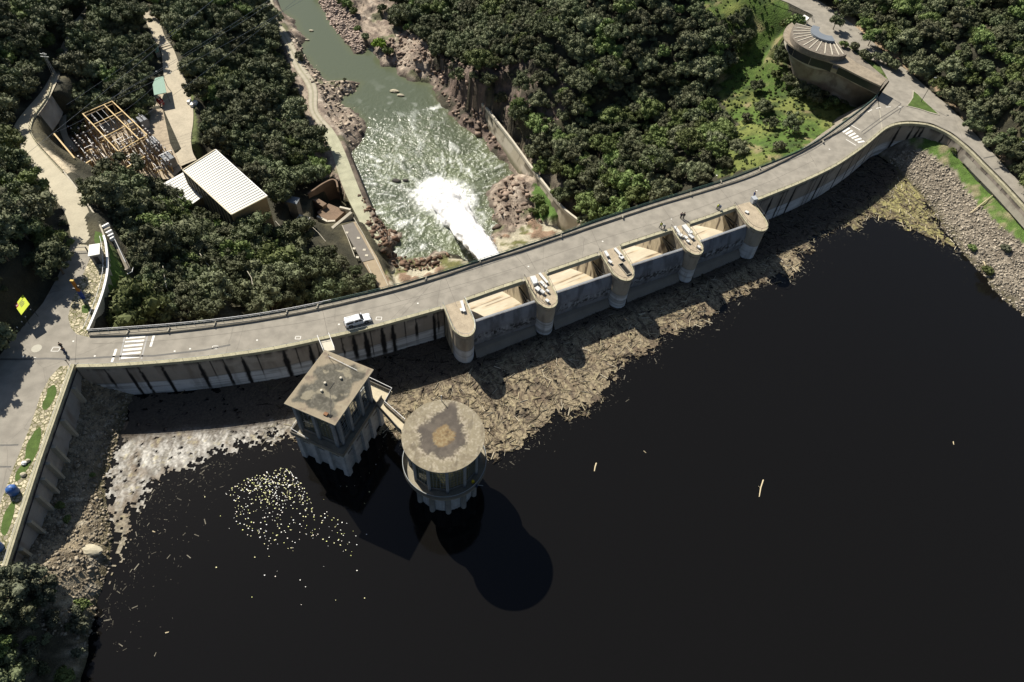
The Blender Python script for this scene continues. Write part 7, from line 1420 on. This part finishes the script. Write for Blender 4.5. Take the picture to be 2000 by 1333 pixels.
dq2, _ = segd(XD, YD_, [(a[0], a[1], 0) for a in dw], True); lace = fbm(XD / .45, YD_ / .6, 241) * .55 + fbm(XD / 1.8, YD_ / 1.8, 242) * .45 > .50 + .075 * dq2; ind_ &= ~(lace & (dwall > 9)); fq = faces_where((ind_[:-1, :-1] & ind_[1:, :-1] & ind_[:-1, 1:] & ind_[1:, 1:]) & ~(hole[:-1, :-1] > .775), len(xd), len(yd)); V = np.stack([XD, YD_, zdb], -1).reshape(-1, 3); V, fq, c2 = compact(V, fq, c.reshape(-1, 3))
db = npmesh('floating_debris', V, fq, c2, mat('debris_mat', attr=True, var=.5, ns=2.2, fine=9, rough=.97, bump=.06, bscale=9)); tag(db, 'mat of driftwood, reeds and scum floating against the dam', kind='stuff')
def dsticks(name, n, s0, s1, lab, seed, cols, lo=0.02):
    g = np.random.default_rng(seed); X_ = g.uniform(-92, 112, n * 14); Y_ = g.uniform(25, 175, n * 14); a1 = (fbm(X_ / 2.2, Y_ / 2.2, 201) - .5) * 1.47; a2 = (fbm(X_ / 2.2, Y_ / 2.2, 202) - .5) * 1.47
    i_ = pip(X_ + a1 * 3.4, Y_ + a2 * 3.4, dw) & pip(X_, Y_, UP); i_ &= g.uniform(size=len(X_)) < np.clip((X_ + 55) / 22, .02, 1); X_ = X_[i_][:n]; Y_ = Y_[i_][:n]; k = len(X_); L_ = s0 + (s1 - s0) * g.uniform(size=k) ** 3; an = g.normal(.55, .9, k); w_ = (.018 + .03 * g.uniform(size=k)) * (1 + .8 * (L_ > 1.6))
    ux_, uy_ = np.cos(an) * L_ / 2, np.sin(an) * L_ / 2; vx, vy = -np.sin(an) * w_, np.cos(an) * w_; z = WL + .16 + g.uniform(0, .08, k); dz = g.normal(0, .04, k)
    pts = []
    for su, sv, sz in ((-1, -1, 0), (1, -1, 0), (1, 1, 0), (-1, 1, 0), (-1, 0, 1), (1, 0, 1)): pts.append(np.stack([X_ + su * ux_ + sv * vx, Y_ + su * uy_ + sv * vy, z + sz * w_ * 1.6 + su * dz], -1))
    V = np.stack(pts, 1).reshape(-1, 3); f = np.array([[0, 1, 5, 4], [1, 2, 5, 5], [2, 3, 4, 5], [3, 0, 4, 4]]); f = np.array([[0, 1, 5, 4], [2, 3, 4, 5]]); Fq_ = (f[None] + (np.arange(k) * 6)[:, None, None]).reshape(-1, 4)
    ci = g.integers(0, len(cols), k); dwk, _ = segd(X_, Y_, [(p.x, p.y, 0) for p in resamp(seth(So, 0), 4)]); cc = np.array(cols)[ci][:, None] * g.uniform(.6, 1.2, (k, 1, 1)) * (.3 + .7 * sstep(9, 13, dwk))[:, None, None] * np.ones((k, 6, 1)); o = npmesh(name, V, Fq_, cc.reshape(-1, 3), mat('driftwood', attr=True, var=.2, rough=.95), False); tag(o, lab, kind='stuff')  # sticks close to the wall painted darker for the dam's shade
dsticks('driftwood', 13000, .15, 2.2, 'sticks and reeds lying all over the floating debris', 31, [(.44, .38, .24), (.30, .24, .14), (.09, .068, .045), (.05, .04, .03), (.06, .045, .03), (.52, .46, .34)])
for px, py, px2, py2, w_, lab in ((1491,938,1483,971,.14,'long thin pale log floating alone on the right open lake'), (1165,905,1161,921,.16,'short pale log floating in mid lake right of the debris'), (298,1038,303,1040,.12,'tiny pale stick near the left shore'), (323,1237,330,1235,.12,'short stick floating near the bottom left'), (1862,863,1863,869,.1,'tiny stick on the far right of the lake'), (1257,881,1262,885,.07,'small grey twig above mid lake')):
    a, b = P(px, py, WL + .03), P(px2, py2, WL + .03); m_ = a.lerp(b, .5) + (b - a).cross(Vector((0, 0, 1))) * .03; t = thing('floating_log', lab, 'log', a.lerp(b, .5)); MB().tube([a, m_, b], [w_, w_ * .9, w_ * .6], 7).build('trunk', mat('pale_wood', (.50, .42, .27), var=.2), t)
    if (a - b).length > 2: MB().tube([m_, m_ + Vector((-.5, .35, .12))], [w_ * .5, w_ * .2], 5).build('branch', mat('pale_wood'), t)
for px, py, px2, py2, lab in ((1640,420+2,1728,376-6,'bare grey trunk lying on the right rubble bank'),) if False else ((1893,420,1945,378,'bare pale trunk lying across the right rubble bank'), (1918,515,1922,530,'short white branch in the right shallows')):
    a = Vector(PT(px, py, zU)) + Vector((0, 0, .35)); b = Vector(PT(px2, py2, zU)) + Vector((0, 0, .35)); t = thing('fallen_trunk', lab, 'tree trunk', a); MB().tube([a, a.lerp(b, .5) + Vector((0, 0, .2)), b], [.18, .13, .06], 7).build('trunk', mat('pale_wood'), t)
# ================================================================ water jet
src = P(982, 545, -34); l_ = P(893, 425, RL + .2)
ctr = [src, src.lerp(l_, .35) + Vector((0, 0, 1.2)), src.lerp(l_, .68) + Vector((0, 0, .8)), l_, P(868, 392, RL)]
ctr = resamp(crs(ctr, 8), .5); n = len(ctr); ns_ = 40; pts = np.zeros((n, ns_ + 1, 3)); col = np.zeros((n, ns_ + 1, 3))
for i, p in enumerate(ctr):
    t = i / (n - 1); r = 3.0 + 1.8 * t + 1.6 * max(0, t - .65); d = (ctr[min(i + 1, n - 1)] - ctr[max(i - 1, 0)]).normalized(); u = d.cross(Vector((0, 0, 1))).normalized(); v = u.cross(d)
    for j in range(ns_ + 1):
        a = 2 * math.pi * j / ns_; jj = j % ns_; f = .72 + .55 * float(fbm(i / 9.0, jj / 3.0 + 50, 301)) + .10 * float(vn(i / 3.0, jj / 2, 302)) ; q = p + (u * math.cos(a) * r + v * math.sin(a) * r * .75) * f; pts[i, j] = tuple(q); w_ = .82 - .28 * float(sstep(.5, .8, fbm(i / 10, jj / 2.2, 303))); col[i, j] = (w_, w_, w_ * .99)
mjm = mat('white_water', attr=True, var=.06, ns=1.5, fine=6, rough=.9, bump=.25, bscale=2.5)
mb = MB(); mb.grid(pts, col); jo = mb.build('water_jet', mjm, None, True); tag(jo, 'white jet of water bursting from the foot of the dam', kind='stuff')
g = np.random.default_rng(77); k = 9000; ti = g.integers(0, n, k); P0 = np.array([list(ctr[i]) for i in ti]); tt_ = ti / (n - 1); rad = (2.7 + 2.3 * tt_) * (.85 + .75 * g.uniform(size=k) ** 2); dd_ = g.normal(size=(k, 3)); dd_ /= np.linalg.norm(dd_, axis=1)[:, None]; dd_[:, 2] = np.abs(dd_[:, 2])
C0 = P0 + dd_ * rad[:, None]; s = g.uniform(.03, .11, k); tri = g.normal(size=(k, 4, 3)) * s[:, None, None]; V = (C0[:, None] + tri).reshape(-1, 3); f = np.array([[0, 1, 2], [0, 2, 3], [0, 3, 1], [1, 3, 2]]); Fq_ = (f[None] + (np.arange(k) * 4)[:, None, None]).reshape(-1, 3)
o = npmesh('spray', V, Fq_, np.full((len(V), 3), .8), mjm, False); tag(o, 'spray droplets flying off the water jet', kind='stuff')

# sun glints on the still water, modelled as pale flecks left of the towers
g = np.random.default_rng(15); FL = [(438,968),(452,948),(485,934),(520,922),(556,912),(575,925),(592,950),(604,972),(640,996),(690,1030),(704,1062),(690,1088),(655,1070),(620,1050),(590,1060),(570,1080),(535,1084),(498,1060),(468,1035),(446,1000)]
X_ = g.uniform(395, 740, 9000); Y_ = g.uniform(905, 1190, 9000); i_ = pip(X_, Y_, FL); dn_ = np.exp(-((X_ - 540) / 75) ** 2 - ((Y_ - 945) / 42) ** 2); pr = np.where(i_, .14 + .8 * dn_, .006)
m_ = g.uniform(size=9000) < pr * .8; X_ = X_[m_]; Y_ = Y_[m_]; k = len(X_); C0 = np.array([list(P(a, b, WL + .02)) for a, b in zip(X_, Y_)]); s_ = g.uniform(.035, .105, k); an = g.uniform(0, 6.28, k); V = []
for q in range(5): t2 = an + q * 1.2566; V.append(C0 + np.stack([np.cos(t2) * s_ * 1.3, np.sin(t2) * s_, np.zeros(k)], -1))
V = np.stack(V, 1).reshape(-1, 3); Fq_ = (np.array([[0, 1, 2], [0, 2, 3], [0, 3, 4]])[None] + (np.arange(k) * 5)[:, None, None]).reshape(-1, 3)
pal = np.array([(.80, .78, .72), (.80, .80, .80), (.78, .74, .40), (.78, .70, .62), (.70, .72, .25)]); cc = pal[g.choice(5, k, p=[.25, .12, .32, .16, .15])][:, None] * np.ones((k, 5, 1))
o = npmesh('glint_flecks', V, Fq_, cc.reshape(-1, 3), mat('glint_fleck', attr=True, var=.05, rough=.5), False); tag(o, 'hundreds of pale flecks standing in for sun glints on the dark water left of the towers', kind='stuff')

g = np.random.default_rng(91); X_ = g.uniform(-92, 112, 200000); Y_ = g.uniform(25, 175, 200000); dq_, _ = segd(X_, Y_, [(a[0], a[1], 0) for a in dw], True); m_ = (~pip(X_, Y_, dw)) & pip(X_, Y_, UP) & (zU(X_, Y_) < WL) & (g.uniform(size=200000) < .6 * np.exp(-dq_ / np.where(X_ < -50, 3.2, 1.2))) & (dq_ < 14)
X_ = X_[m_]; Y_ = Y_[m_]; k = len(X_); an = g.uniform(0, 6.28, k); L_ = g.uniform(.04, .14, k) + .5 * g.uniform(size=k) ** 12; V = []
for a_, b_ in ((-1, -.3), (1, -.3), (1, .3), (-1, .3)): V.append(np.stack([X_ + np.cos(an) * a_ * L_ - np.sin(an) * b_ * L_ * .5, Y_ + np.sin(an) * a_ * L_ + np.cos(an) * b_ * L_ * .5, np.full(k, WL + .025)], -1))
V = np.stack(V, 1).reshape(-1, 3); Fq_ = (np.array([[0, 1, 2, 3]])[None] + (np.arange(k) * 4)[:, None, None]).reshape(-1, 4); cc = np.array((.17, .155, .12))[None, None] * g.uniform(.25, 1.3, (k, 1, 1)) * np.ones((k, 4, 1))
o = npmesh('floating_scraps', V, Fq_, cc.reshape(-1, 3), mat('debris_mat'), False); tag(o, 'scraps of reed and bark thinning out from the edge of the debris', kind='stuff')
